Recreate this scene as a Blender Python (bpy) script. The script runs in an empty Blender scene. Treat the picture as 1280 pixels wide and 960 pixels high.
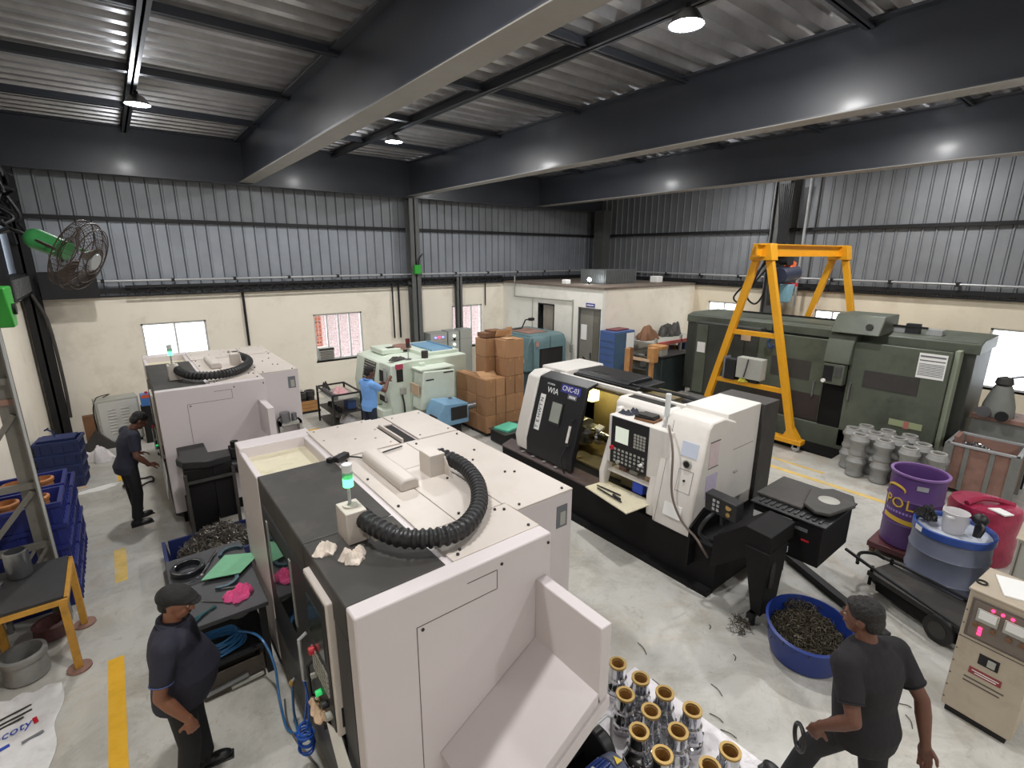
import bpy, bmesh, math, random
from mathutils import Vector, Matrix
random.seed(7)
R = math.radians
PI = math.pi
SC = bpy.context.scene
COL = SC.collection

# ------------------------------------------------------------------ camera
def cam_basis(yaw, pitch, roll):
    cy, sy, cp, sp, cr, sr = math.cos(yaw), math.sin(yaw), math.cos(pitch), math.sin(pitch), math.cos(roll), math.sin(roll)
    fwd = Vector((sy*cp, cy*cp, -sp)); right = Vector((cy, -sy, 0)); up = right.cross(fwd)
    return right*cr + up*sr, up*cr - right*sr, fwd
r_, u_, f_ = cam_basis(R(38.20), R(14.576), R(0.248))
cd = bpy.data.cameras.new('camera'); cam = bpy.data.objects.new('camera', cd); COL.objects.link(cam)
cam.matrix_world = Matrix(((r_.x, u_.x, -f_.x, 0), (r_.y, u_.y, -f_.y, 0), (r_.z, u_.z, -f_.z, 4.0), (0, 0, 0, 1)))
cd.sensor_width = 36.0; cd.lens = 623.6/1280*36; cd.clip_start = 0.05; cd.clip_end = 200
SC.camera = cam

# ------------------------------------------------------------------ sky and exposure
w = bpy.data.worlds.new('sky'); SC.world = w; w.use_nodes = True
bg = w.node_tree.nodes['Background']; bg.inputs[0].default_value = (0.86, 0.93, 1.0, 1); bg.inputs[1].default_value = 6.0
SC.view_settings.view_transform = 'Standard'; SC.view_settings.look = 'None'
SC.view_settings.exposure = 0.0; SC.view_settings.gamma = 1.0; SC.view_settings.use_curve_mapping = False
SC.cycles.use_denoising = True
SC.cycles.max_bounces = 8; SC.cycles.diffuse_bounces = 5; SC.cycles.glossy_bounces = 4; SC.cycles.transmission_bounces = 6; SC.cycles.transparent_max_bounces = 12
SC.cycles.sample_clamp_indirect = 6.0
LAMP_W = 118.0

# ------------------------------------------------------------------ helpers
def lin(c):
    c = c/255.0
    return c/12.92 if c <= 0.04045 else ((c+0.055)/1.055)**2.4
def S(r, g, b): return (lin(r), lin(g), lin(b))
def per_object(m, lo=0.82, hi=1.08):
    """each object of the material is a little lighter or darker than the next"""
    nt = m.node_tree; p = nt.nodes['Principled BSDF']; oi = nt.nodes.new('ShaderNodeObjectInfo'); r = nt.nodes.new('ShaderNodeMapRange'); r.inputs['To Min'].default_value = lo; r.inputs['To Max'].default_value = hi
    nt.links.new(oi.outputs['Random'], r.inputs['Value']); mx = nt.nodes.new('ShaderNodeMix'); mx.data_type = 'RGBA'; mx.blend_type = 'MULTIPLY'; mx.inputs['Factor'].default_value = 1
    nt.links.new(p.inputs['Base Color'].links[0].from_socket, mx.inputs['A']); nt.links.new(r.outputs['Result'], mx.inputs['B']); nt.links.new(mx.outputs['Result'], p.inputs['Base Color'])
    return m
MATS = {}
def mat(name, rgb, rough=0.5, metal=0.0, var=0.0, scale=3.0, bump=0.0, bscale=60.0, dirt=None, dirt_amt=0.0, dirt_scale=1.2, emit=None, emit_s=0.0, alpha=1.0, trans=0.0, coat=0.0, spec=0.5):
    if name in MATS: return MATS[name]
    m = bpy.data.materials.new(name); m.use_nodes = True; nt = m.node_tree; p = nt.nodes['Principled BSDF']
    p.inputs['Roughness'].default_value = rough; p.inputs['Metallic'].default_value = metal
    p.inputs['Specular IOR Level'].default_value = spec
    p.inputs['Base Color'].default_value = (*rgb, 1)
    if coat: p.inputs['Coat Weight'].default_value = coat; p.inputs['Coat Roughness'].default_value = 0.15
    if alpha < 1: p.inputs['Alpha'].default_value = alpha
    if trans: p.inputs['Transmission Weight'].default_value = trans; p.inputs['IOR'].default_value = 1.45
    if emit: p.inputs['Emission Color'].default_value = (*emit, 1); p.inputs['Emission Strength'].default_value = emit_s
    if var or dirt:
        tc = nt.nodes.new('ShaderNodeTexCoord')
        geo = nt.nodes.new('ShaderNodeNewGeometry')
        src = geo.outputs['Position']
        n = nt.nodes.new('ShaderNodeTexNoise'); n.inputs['Scale'].default_value = scale; n.inputs['Detail'].default_value = 5; n.inputs['Roughness'].default_value = 0.65
        nt.links.new(src, n.inputs['Vector'])
        r = nt.nodes.new('ShaderNodeMapRange'); r.inputs['From Min'].default_value = 0.3; r.inputs['From Max'].default_value = 0.7
        r.inputs['To Min'].default_value = 1-var; r.inputs['To Max'].default_value = 1+var*0.6
        nt.links.new(n.outputs['Fac'], r.inputs['Value'])
        mx = nt.nodes.new('ShaderNodeMix'); mx.data_type = 'RGBA'; mx.blend_type = 'MULTIPLY'; mx.inputs['Factor'].default_value = 1
        mx.inputs['A'].default_value = (*rgb, 1); nt.links.new(r.outputs['Result'], mx.inputs['B'])
        out = mx.outputs['Result']
        if dirt:
            n2 = nt.nodes.new('ShaderNodeTexNoise'); n2.inputs['Scale'].default_value = dirt_scale; n2.inputs['Detail'].default_value = 8; n2.inputs['Roughness'].default_value = 0.7
            nt.links.new(src, n2.inputs['Vector'])
            r2 = nt.nodes.new('ShaderNodeMapRange'); r2.inputs['From Min'].default_value = 0.52; r2.inputs['From Max'].default_value = 0.78; r2.inputs['To Max'].default_value = dirt_amt
            nt.links.new(n2.outputs['Fac'], r2.inputs['Value'])
            m2 = nt.nodes.new('ShaderNodeMix'); m2.data_type = 'RGBA'; m2.inputs['B'].default_value = (*dirt, 1)
            nt.links.new(r2.outputs['Result'], m2.inputs['Factor']); nt.links.new(out, m2.inputs['A']); out = m2.outputs['Result']
        nt.links.new(out, p.inputs['Base Color'])
    if bump:
        geo2 = nt.nodes.new('ShaderNodeNewGeometry')
        nb = nt.nodes.new('ShaderNodeTexNoise'); nb.inputs['Scale'].default_value = bscale; nb.inputs['Detail'].default_value = 3
        nt.links.new(geo2.outputs['Position'], nb.inputs['Vector'])
        b = nt.nodes.new('ShaderNodeBump'); b.inputs['Strength'].default_value = bump; b.inputs['Distance'].default_value = 0.02
        nt.links.new(nb.outputs['Fac'], b.inputs['Height']); nt.links.new(b.outputs['Normal'], p.inputs['Normal'])
    MATS[name] = m
    return m

class MB:
    """collects shapes in one bmesh; coordinates minus off"""
    def __init__(s, off=(0, 0, 0)): s.bm = bmesh.new(); s.off = Vector(off)
    def v(s, p): return s.bm.verts.new(Vector(p) - s.off)
    def face(s, vs):
        try: return s.bm.faces.new(vs)
        except ValueError: return None
    def hexa(s, b, t):
        B = [s.v(p) for p in b]; T = [s.v(p) for p in t]; n = len(B)
        s.face(B[::-1]); s.face(T)
        for i in range(n): s.face((B[i], B[(i+1) % n], T[(i+1) % n], T[i]))
        return s
    def box(s, x0, x1, y0, y1, z0, z1):
        q = [(x0, y0), (x1, y0), (x1, y1), (x0, y1)]
        return s.hexa([(a, b, z0) for a, b in q], [(a, b, z1) for a, b in q])
    def obox(s, c, size, rot=(0, 0, 0)):
        from mathutils import Euler
        m = Euler(rot).to_matrix(); h = Vector(size)/2; c = Vector(c)
        f = lambda a, b, z: c + m @ Vector((a*h.x, b*h.y, z*h.z))
        q = [(-1, -1), (1, -1), (1, 1), (-1, 1)]
        return s.hexa([f(a, b, -1) for a, b in q], [f(a, b, 1) for a, b in q])
    def prism(s, poly, ax, a, b):
        """poly in the two other axes (x: y,z; y: x,z; z: x,y) extruded from a to b"""
        def P(q, t): return {'x': (t, q[0], q[1]), 'y': (q[0], t, q[1]), 'z': (q[0], q[1], t)}[ax]
        return s.hexa([P(q, a) for q in poly], [P(q, b) for q in poly])
    def beam(s, p0, p1, w, h, up=(0, 0, 1)):
        p0, p1 = Vector(p0), Vector(p1); d = (p1-p0).normalized(); u = Vector(up)
        if abs(d.dot(u)) > 0.98: u = Vector((0, 1, 0))
        r = d.cross(u).normalized(); u = r.cross(d)
        q = [(-1, -1), (1, -1), (1, 1), (-1, 1)]
        return s.hexa([p0 + r*a*w/2 + u*b*h/2 for a, b in q], [p1 + r*a*w/2 + u*b*h/2 for a, b in q])
    def frame(s, d):
        d = Vector(d).normalized(); u = Vector((0, 0, 1)) if abs(d.z) < 0.95 else Vector((1, 0, 0))
        r = d.cross(u).normalized(); return r, r.cross(d)
    def cyl(s, p0, p1, r0, r1=None, n=16, cap=True):
        r1 = r0 if r1 is None else r1; p0, p1 = Vector(p0), Vector(p1); r, u = s.frame(p1-p0)
        ring = lambda p, q: [s.v(p + (r*math.cos(2*PI*i/n) + u*math.sin(2*PI*i/n))*q) for i in range(n)]
        A, B = ring(p0, r0), ring(p1, r1)
        for i in range(n): s.face((A[i], A[(i+1) % n], B[(i+1) % n], B[i]))
        if cap: s.face(A[::-1]); s.face(B)
        return s
    def lathe(s, c, prof, n=24, sx=1.0, sy=1.0, closed=False):
        c = Vector(c); rings = []
        for r, z in prof:
            rings.append([s.v(c + Vector((r*sx*math.cos(2*PI*i/n), r*sy*math.sin(2*PI*i/n), z))) for i in range(n)])
        pairs = list(zip(rings, rings[1:])) + ([(rings[-1], rings[0])] if closed else [])
        for A, B in pairs:
            for i in range(n): s.face((A[i], A[(i+1) % n], B[(i+1) % n], B[i]))
        if not closed: s.face(rings[0][::-1]); s.face(rings[-1])
        return s
    def tube(s, pts, r, n=8, closed=False):
        pts = [Vector(p) for p in pts]; N = len(pts); rings = []; ru = None
        for k, p in enumerate(pts):
            a = pts[k-1] if (k > 0 or closed) else p; b = pts[(k+1) % N] if (k < N-1 or closed) else p
            d = (b-a).normalized() if (b-a).length > 1e-9 else Vector((0, 0, 1))
            if ru is None: ru, uu = s.frame(d)
            else:
                ru = ru - d*ru.dot(d)
                ru = ru.normalized() if ru.length > 1e-6 else s.frame(d)[0]
                uu = ru.cross(d)
            q = r[k] if hasattr(r, '__len__') else r
            rings.append([s.v(p + (ru*math.cos(2*PI*i/n) + uu*math.sin(2*PI*i/n))*q) for i in range(n)])
        for k in range(N-1 + (1 if closed else 0)):
            A, B = rings[k], rings[(k+1) % N]
            for i in range(n): s.face((A[i], A[(i+1) % n], B[(i+1) % n], B[i]))
        if not closed: s.face(rings[0][::-1]); s.face(rings[-1])
        return s
    def ball(s, c, r, n=14, m=9, rot=None):
        c = Vector(c); r = Vector(r) if hasattr(r, '__len__') else Vector((r, r, r)); rings = []
        T = (lambda p: rot @ p) if rot is not None else (lambda p: p)
        top = s.v(c + T(Vector((0, 0, r.z)))); bot = s.v(c + T(Vector((0, 0, -r.z))))
        for k in range(1, m):
            th = PI*k/m
            rings.append([s.v(c + T(Vector((r.x*math.sin(th)*math.cos(2*PI*i/n), r.y*math.sin(th)*math.sin(2*PI*i/n), r.z*math.cos(th))))) for i in range(n)])
        for i in range(n):
            s.face((top, rings[0][i], rings[0][(i+1) % n])); s.face((bot, rings[-1][(i+1) % n], rings[-1][i]))
        for A, B in zip(rings, rings[1:]):
            for i in range(n): s.face((A[i], B[i], B[(i+1) % n], A[(i+1) % n]))
        return s
    def cap(s, p0, p1, r0, r1, flat0=False, flat1=False, n=14):
        s.cyl(p0, p1, r0, r1, n)
        if not flat0: s.ball(p0, r0, n)
        if not flat1: s.ball(p1, r1, n)
        return s
    def loft(s, rings, n=20):
        """rings: (centre, rx, ry, tilt about y) ellipses"""
        out = []
        for c, rx, ry, t in rings:
            m = Matrix.Rotation(t, 3, 'Y'); c = Vector(c)
            out.append([s.v(c + m @ Vector((rx*math.cos(2*PI*i/n), ry*math.sin(2*PI*i/n), 0))) for i in range(n)])
        for A, B in zip(out, out[1:]):
            for i in range(n): s.face((A[i], A[(i+1) % n], B[(i+1) % n], B[i]))
        s.face(out[0][::-1]); s.face(out[-1]); return s
    def mesh(s, name, m):
        bmesh.ops.recalc_face_normals(s.bm, faces=s.bm.faces)
        me = bpy.data.meshes.new(name); s.bm.to_mesh(me); s.bm.free()
        if m is not None: me.materials.append(m)
        me.shade_smooth(); me.set_sharp_from_angle(angle=R(38))
        return me
    def out(s, name, m, parent=None, bevel=0.0, kind=None, label=None, seg=2):
        o = bpy.data.objects.new(name, s.mesh(name, m)); COL.objects.link(o)
        if parent is not None: o.parent = parent
        if bevel:
            b = o.modifiers.new('bevel', 'BEVEL'); b.width = bevel; b.segments = seg; b.limit_method = 'ANGLE'; b.angle_limit = R(40)
        if kind: o['kind'] = kind
        if label: o['label'] = label
        return o

def thing(name, label, cat, loc=(0, 0, 0), rz=0.0, group=None):
    o = bpy.data.objects.new(name, None); COL.objects.link(o); o.empty_display_size = 0.1
    o.location = loc; o.rotation_euler = (0, 0, rz); o['label'] = label; o['category'] = cat
    if group: o['group'] = group
    return o
def tag(o, label, cat, group=None, kind=None):
    o['label'] = label; o['category'] = cat
    if group: o['group'] = group
    if kind: o['kind'] = kind
    return o
def W(t): return MB(t.location)          # world coordinates for the parts of an unrotated thing
def single(mb_fn, name, m, label, cat, loc, rz=0.0, group=None, bevel=0.0, kind=None):
    """a thing that is one mesh, built in local coordinates"""
    b = MB(); mb_fn(b); o = b.out(name, m, None, bevel); o.location = loc; o.rotation_euler = (0, 0, rz)
    return tag(o, label, cat, group, kind)
KIDS = {}
def copy_tree(o, parent=None):
    c = o.copy(); COL.objects.link(c)
    if parent is not None: c.parent = parent
    for k in list(o.children): copy_tree(k, c)
    return c
def dup(o, loc, rz=None, label=None, group=None):
    c = copy_tree(o); c.location = loc
    if rz is not None: c.rotation_euler = (0, 0, rz)
    if label: c['label'] = label
    if group: c['group'] = group
    return c
def piece(me, name, loc, parent, rot=None):
    o = bpy.data.objects.new(name, me); COL.objects.link(o); o.location = loc; o.parent = parent
    if rot: o.rotation_euler = rot
    return o
def structure(mb, name, m, bevel=0.0):
    o = mb.out(name, m, None, bevel); o['kind'] = 'structure'; return o
def holder(name):
    o = bpy.data.objects.new(name, None); COL.objects.link(o); o['kind'] = 'structure'; return o
def text(body, size, origin, xdir, up, m, parent, name='lettering', off=(0, 0, 0), align='CENTER', ext=0.001, shear=0.0, width=None):
    cu = bpy.data.curves.new('lettering', 'FONT'); cu.body = body; cu.size = size; cu.extrude = ext; cu.align_x = align; cu.align_y = 'CENTER'; cu.shear = shear; cu.resolution_u = 2
    t = bpy.data.objects.new('lettering_source', cu)
    me = bpy.data.meshes.new_from_object(t); bpy.data.objects.remove(t); bpy.data.curves.remove(cu)
    x = Vector(xdir).normalized(); u = Vector(up); u = (u - x*u.dot(x)).normalized(); z = x.cross(u)
    M4 = Matrix(((x.x, u.x, z.x, 0), (x.y, u.y, z.y, 0), (x.z, u.z, z.z, 0), (0, 0, 0, 1)))
    if width:
        xs = [v.co.x for v in me.vertices]; k = width/max(1e-6, max(xs)-min(xs)); me.transform(Matrix.Diagonal((k, 1, 1, 1)))
    me.transform(Matrix.Translation(Vector(origin) - Vector(off)) @ M4)
    me.materials.clear(); me.materials.append(m)
    o = bpy.data.objects.new(name, me); COL.objects.link(o); o.parent = parent
    return o
def arc(pts, n=8):
    """Catmull-Rom through pts"""
    P = [Vector(p) for p in pts]; P = [P[0]*2-P[1]] + P + [P[-1]*2-P[-2]]; o = []
    for i in range(1, len(P)-2):
        a, b, c, d = P[i-1:i+3]
        for k in range(n):
            t = k/n
            o.append(0.5*((2*b) + (c-a)*t + (2*a-5*b+4*c-d)*t*t + (3*b-a-3*c+d)*t**3))
    o.append(P[-2]); return o

# ------------------------------------------------------------------ materials
m_wall = mat('cream_wall', S(242, 234, 219), 0.8, var=0.05, scale=0.7, bump=0.08, bscale=14, dirt=S(150, 128, 104), dirt_amt=0.35, dirt_scale=0.8)
m_wallw = mat('white_wall', S(240, 238, 230), 0.8, var=0.05, scale=0.8, bump=0.08, bscale=14, dirt=S(150, 140, 128), dirt_amt=0.3, dirt_scale=1.1)
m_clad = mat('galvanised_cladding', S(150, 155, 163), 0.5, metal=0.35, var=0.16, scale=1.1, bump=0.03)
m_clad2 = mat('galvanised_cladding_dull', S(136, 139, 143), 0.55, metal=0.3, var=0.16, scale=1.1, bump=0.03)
m_rib = mat('cladding_lap_joint', S(78, 82, 90), 0.6, metal=0.3)
m_deck = mat('galvanised_deck', S(204, 202, 202), 0.3, metal=0.7, var=0.2, scale=2.5)
m_beam = mat('dark_beam_paint', S(60, 63, 70), 0.4, var=0.15, scale=1.4, coat=0.1)
m_col = mat('grey_column_paint', S(92, 93, 92), 0.5, var=0.12, scale=2)
m_dark = mat('black_steel', S(32, 32, 34), 0.55, var=0.15, scale=4, spec=0.35)
m_pipe = mat('pale_conduit', S(176, 178, 180), 0.4, metal=0.3)
m_mw = mat('machine_white', S(204, 195, 187), 0.42, var=0.035, scale=2.2, dirt=S(168, 150, 132), dirt_amt=0.28, dirt_scale=2.1)
m_mwp = mat('machine_white_side', S(212, 204, 205), 0.42, var=0.02, scale=1.6)
m_mwb = mat('machine_bright_white', S(228, 224, 219), 0.42, var=0.03, scale=2.2, dirt=S(190, 176, 160), dirt_amt=0.25, dirt_scale=2.1)
m_mdk = mat('machine_charcoal', S(62, 60, 58), 0.55, spec=0.35, var=0.16, scale=3.5, dirt=S(112, 106, 98), dirt_amt=0.3, dirt_scale=3)
m_mdk2 = mat('machine_black', S(34, 34, 36), 0.42, var=0.1, scale=3, spec=0.35)
m_base = mat('machine_base_black', S(24, 23, 24), 0.65, var=0.2, scale=3, spec=0.2)
m_rub = mat('black_rubber', S(34, 34, 36), 0.45)
m_blk = mat('black_plastic', S(26, 26, 28), 0.45)
m_screw = mat('screw_black', S(40, 36, 34), 0.5)
m_seam = mat('panel_seam', S(96, 86, 80), 0.7)
m_glass = mat('door_glass', S(150, 160, 158), 0.06, alpha=0.35, spec=0.8)
m_pane = mat('window_pane', (0.9, 0.93, 0.95), 0.02, alpha=0.12, spec=0.5)
m_frost = mat('frosted_pane', (0.95, 0.97, 1.0), 0.6, alpha=0.25)
m_chrome = mat('chrome', S(215, 216, 220), 0.12, metal=1.0)
m_steel = mat('machined_steel', S(150, 152, 155), 0.32, metal=0.9, var=0.1, scale=8)
m_brass = mat('brass', S(176, 146, 88), 0.4, metal=0.5)
m_bronze = mat('bronze_bore', S(160, 118, 62), 0.6, metal=0.1)
m_yel = mat('crane_yellow', S(226, 160, 26), 0.42, var=0.1, scale=4, dirt=S(120, 80, 30), dirt_amt=0.3, dirt_scale=4)
m_yel2 = mat('bench_yellow', S(190, 140, 52), 0.5, var=0.14, scale=6, dirt=S(96, 66, 40), dirt_amt=0.6, dirt_scale=5)
m_green = mat('green_lathe', S(87, 93, 81), 0.45, var=0.14, scale=2.4, dirt=S(46, 50, 44), dirt_amt=0.7, dirt_scale=1.7)
m_greend = mat('green_lathe_dark', S(56, 59, 54), 0.5, var=0.2, scale=2.0, dirt=S(34, 36, 34), dirt_amt=0.7, dirt_scale=1.6)
m_fan = mat('fan_green', S(64, 150, 84), 0.4, var=0.1, scale=8)
m_greenb = mat('bright_green', S(50, 160, 54), 0.45)
m_wire = mat('wire_guard', S(74, 62, 54), 0.5, metal=0.4)
m_card = mat('cardboard', S(170, 128, 92), 0.85, var=0.08, scale=4, bump=0.05, dirt=S(150, 104, 66), dirt_amt=0.4)
per_object(m_card, 0.78, 1.1)
m_cardl = mat('cardboard_light', S(192, 152, 112), 0.85, var=0.08, scale=4)
m_tape = mat('parcel_tape', S(176, 132, 84), 0.35)
per_object(m_clad, 0.93, 1.04); per_object(m_clad2, 0.93, 1.04)
m_teal = mat('teal_machine', S(96, 122, 126), 0.45, var=0.08, scale=3, dirt=S(66, 80, 84), dirt_amt=0.4)
m_wg = mat('pale_green_machine', S(214, 224, 210), 0.45, var=0.05, scale=3, dirt=S(170, 176, 150), dirt_amt=0.4, dirt_scale=2)
m_blue = mat('blue_machine', S(120, 160, 190), 0.5, var=0.1, scale=5, dirt=S(90, 110, 120), dirt_amt=0.4, dirt_scale=4)
m_binb = mat('blue_bin', S(32, 42, 112), 0.45, var=0.15, scale=5, dirt=S(30, 36, 66), dirt_amt=0.6, dirt_scale=3)
m_binb2 = mat('blue_crate', S(36, 50, 100), 0.5, var=0.15, scale=6, dirt=S(40, 48, 80), dirt_amt=0.5, dirt_scale=5)
m_swarf = mat('steel_swarf', S(112, 108, 102), 0.35, metal=0.8)
m_swarfd = mat('dark_swarf', S(70, 64, 52), 0.45, metal=0.5)
m_purple = mat('purple_drum', S(84, 54, 112), 0.45, var=0.08, scale=3)
m_gold = mat('drum_gold_print', S(208, 172, 60), 0.5)
m_bdrum = mat('blue_grey_drum', S(106, 112, 132), 0.42, var=0.12, scale=3, dirt=S(140, 146, 160), dirt_amt=0.35, dirt_scale=2.2)
m_red = mat('red_wrap', S(160, 44, 76), 0.3, var=0.25, scale=7, bump=0.3, bscale=18)
m_cab = mat('beige_cabinet', S(182, 170, 152), 0.5, var=0.06, scale=4, dirt=S(140, 116, 92), dirt_amt=0.4, dirt_scale=6)
m_greyc = mat('grey_cabinet', S(168, 168, 160), 0.5, var=0.05, scale=3)
m_rust = mat('rusty_steel', S(146, 112, 100), 0.65, var=0.2, scale=5, dirt=S(110, 84, 74), dirt_amt=0.6, dirt_scale=3)
m_scrapf = mat('bin_frame_grey', S(120, 122, 118), 0.6, var=0.15, scale=4)
m_pot = mat('cast_iron_grey', S(146, 146, 144), 0.5, metal=0.25, var=0.12, scale=9, bump=0.08)
m_potl = mat('cast_iron_machined', S(186, 184, 180), 0.45, metal=0.3, var=0.1, scale=9)
m_paper = mat('paper', S(236, 236, 234), 0.8)
m_ink = mat('grey_print', S(110, 112, 118), 0.7)
m_blueink = mat('blue_print', S(40, 70, 170), 0.6)
m_sign = mat('blue_sign', S(48, 52, 140), 0.5)
m_white = mat('white_print', S(240, 240, 240), 0.6)
m_wood = mat('wood', S(186, 136, 84), 0.7, var=0.15, scale=6)
m_woodd = mat('brown_wood', S(120, 84, 58), 0.7, var=0.15, scale=6)
m_orange = mat('orange_rack', S(214, 96, 60), 0.5)
m_locker = mat('locker_blue', S(70, 96, 150), 0.5, var=0.08, scale=4)
m_lockerd = mat('locker_front', S(72, 96, 120), 0.5, var=0.1, scale=4)
m_cable = mat('black_cable', S(28, 28, 30), 0.5)
m_hose = mat('blue_air_hose', S(52, 108, 160), 0.35)
m_hoseb = mat('blue_coil_hose', S(30, 84, 176), 0.35)
m_rag = mat('white_rag', S(228, 216, 204), 0.9, var=0.1, scale=14, dirt=S(160, 84, 80), dirt_amt=0.55, dirt_scale=14)
m_ragb = mat('beige_rag', S(206, 178, 150), 0.9, var=0.1, scale=20)
m_pink = mat('pink_rag', S(232, 92, 150), 0.9, var=0.12, scale=16)
m_gsheet = mat('green_sheet', S(124, 186, 148), 0.8, var=0.05, scale=20)
m_screen = mat('control_screen', S(190, 200, 190), 0.2, emit=S(220, 225, 205), emit_s=0.55)
m_mag = mat('magnetic_black', S(44, 46, 50), 0.55, var=0.1, scale=10)
m_line = mat('yellow_floor_paint', S(232, 178, 30), 0.6, var=0.12, scale=9, dirt=S(200, 170, 96), dirt_amt=0.4, dirt_scale=9)
m_linef = mat('faded_yellow_paint', S(222, 190, 110), 0.6, var=0.2, scale=6, dirt=S(200, 194, 176), dirt_amt=0.9, dirt_scale=4)
m_sheet = mat('plastic_sheet', S(226, 222, 226), 0.3, var=0.1, scale=9, bump=0.35, bscale=9)
m_silv = mat('corrugated_zinc', S(128, 132, 132), 0.45, metal=0.5, var=0.1, scale=4)
m_em = mat('lamp_lens', (1, 1, 1), 0.4, emit=(0.92, 0.96, 1.0), emit_s=30.0)
m_gl = mat('green_beacon_lit', S(90, 240, 140), 0.3, emit=(0.12, 1.0, 0.35), emit_s=3.0)
m_glu = mat('green_beacon_unlit', S(120, 180, 150), 0.3, alpha=0.85)
m_clear = mat('beacon_clear', S(220, 224, 224), 0.25)
m_redl = mat('red_led', S(255, 30, 60), 0.4, emit=(1.0, 0.03, 0.12), emit_s=4.0)
m_bluel = mat('blue_led', S(70, 80, 255), 0.4, emit=(0.2, 0.25, 1.0), emit_s=3.0)
m_whl = mat('white_led', S(255, 255, 255), 0.4, emit=(0.8, 1.0, 0.95), emit_s=6.0)
m_redp = mat('red_plastic', S(190, 36, 50), 0.4)
m_redd = mat('dark_red_lens', S(110, 40, 46), 0.3)
m_grnp = mat('green_plastic', S(40, 190, 90), 0.4, emit=(0.05, 0.7, 0.2), emit_s=0.5)
m_pit = mat('coolant_stained_tray', S(214, 206, 180), 0.5, var=0.1, scale=5, dirt=S(150, 140, 96), dirt_amt=0.6, dirt_scale=5)
m_int = mat('machine_interior', S(120, 108, 74), 0.5, var=0.2, scale=4, dirt=S(90, 80, 50), dirt_amt=0.5, dirt_scale=5)
m_warm = mat('warm_work_light', S(255, 240, 140), 0.4, emit=(1.0, 0.86, 0.3), emit_s=3.0)
m_jug = mat('translucent_jug', S(224, 222, 224), 0.35, alpha=0.75)
m_brick = mat('outside_brick', S(128, 68, 46), 0.9, var=0.15, scale=6)
m_outw = mat('outside_plaster', S(150, 128, 126), 0.9)
m_mesh = mat('window_grille', S(206, 186, 184), 0.6)
m_alu = mat('aluminium_frame', S(206, 206, 204), 0.45, metal=0.2)
m_door = mat('grey_glass_door', S(134, 132, 124), 0.2, var=0.12, scale=2)
m_roofd = mat('dusty_roof', S(120, 108, 98), 0.9, var=0.2, scale=3)
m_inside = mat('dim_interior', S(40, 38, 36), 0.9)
# ------------------------------------------------------------------ floor
def floor_mat():
    m = bpy.data.materials.new('epoxy_floor'); m.use_nodes = True; nt = m.node_tree; p = nt.nodes['Principled BSDF']
    L = nt.links.new; N = nt.nodes.new
    g = N('ShaderNodeNewGeometry')
    def noise(sc, det=6, ro=0.65, dist=0.0):
        n = N('ShaderNodeTexNoise'); n.inputs['Scale'].default_value = sc; n.inputs['Detail'].default_value = det; n.inputs['Roughness'].default_value = ro; n.inputs['Distortion'].default_value = dist
        L(g.outputs['Position'], n.inputs['Vector']); return n.outputs['Fac']
    def rng(f, a, b, lo=0.0, hi=1.0):
        r = N('ShaderNodeMapRange'); r.inputs['From Min'].default_value = a; r.inputs['From Max'].default_value = b; r.inputs['To Min'].default_value = lo; r.inputs['To Max'].default_value = hi
        L(f, r.inputs['Value']); return r.outputs['Result']
    def mix(fac, a, b):
        x = N('ShaderNodeMix'); x.data_type = 'RGBA'; L(fac, x.inputs['Factor'])
        for k, q in (('A', a), ('B', b)):
            if isinstance(q, tuple): x.inputs[k].default_value = (*q, 1)
            else: L(q, x.inputs[k])
        return x.outputs['Result']
    c = mix(rng(noise(0.35, 4), 0.35, 0.65), S(184, 184, 180), S(201, 199, 192))
    c = mix(rng(noise(1.3, 8, 0.75, 0.6), 0.44, 0.66, 0, 0.75), c, S(152, 149, 141))
    c = mix(rng(noise(0.8, 9, 0.75, 1.0), 0.52, 0.72, 0, 0.6), c, S(176, 156, 130))
    c = mix(rng(noise(5.0, 8, 0.8, 1.5), 0.56, 0.7, 0, 0.6), c, S(126, 120, 112))
    c = mix(rng(noise(26.0, 4, 0.7), 0.66, 0.78, 0, 0.5), c, S(110, 104, 98))
    L(c, p.inputs['Base Color'])
    L(rng(noise(2.2, 6), 0.3, 0.7, 0.3, 0.6), p.inputs['Roughness'])
    b = N('ShaderNodeBump'); b.inputs['Strength'].default_value = 0.08; L(noise(20.0), b.inputs['Height']); L(b.outputs['Normal'], p.inputs['Normal'])
    return m
structure(MB().box(-1.9, 15.8, -8.3, 14.6, -0.12, 0), 'floor', floor_mat())
def fline(x0, x1, y0, y1, m=m_line, n='floor_marking'):
    structure(MB().box(x0, x1, y0, y1, 0.0002, 0.003), n, m)
fline(-0.62, -0.49, 2.2, 5.80); fline(-0.47, -0.33, 10.9, 12.45)
fline(-0.55, -0.42, 7.3, 8.2, m_linef)
fline(3.05, 3.3, 9.4, 11.6); fline(9.56, 9.68, 1.8, 4.4, m_linef); fline(10.02, 10.1, 3.2, 4.2, m_linef)

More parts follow.
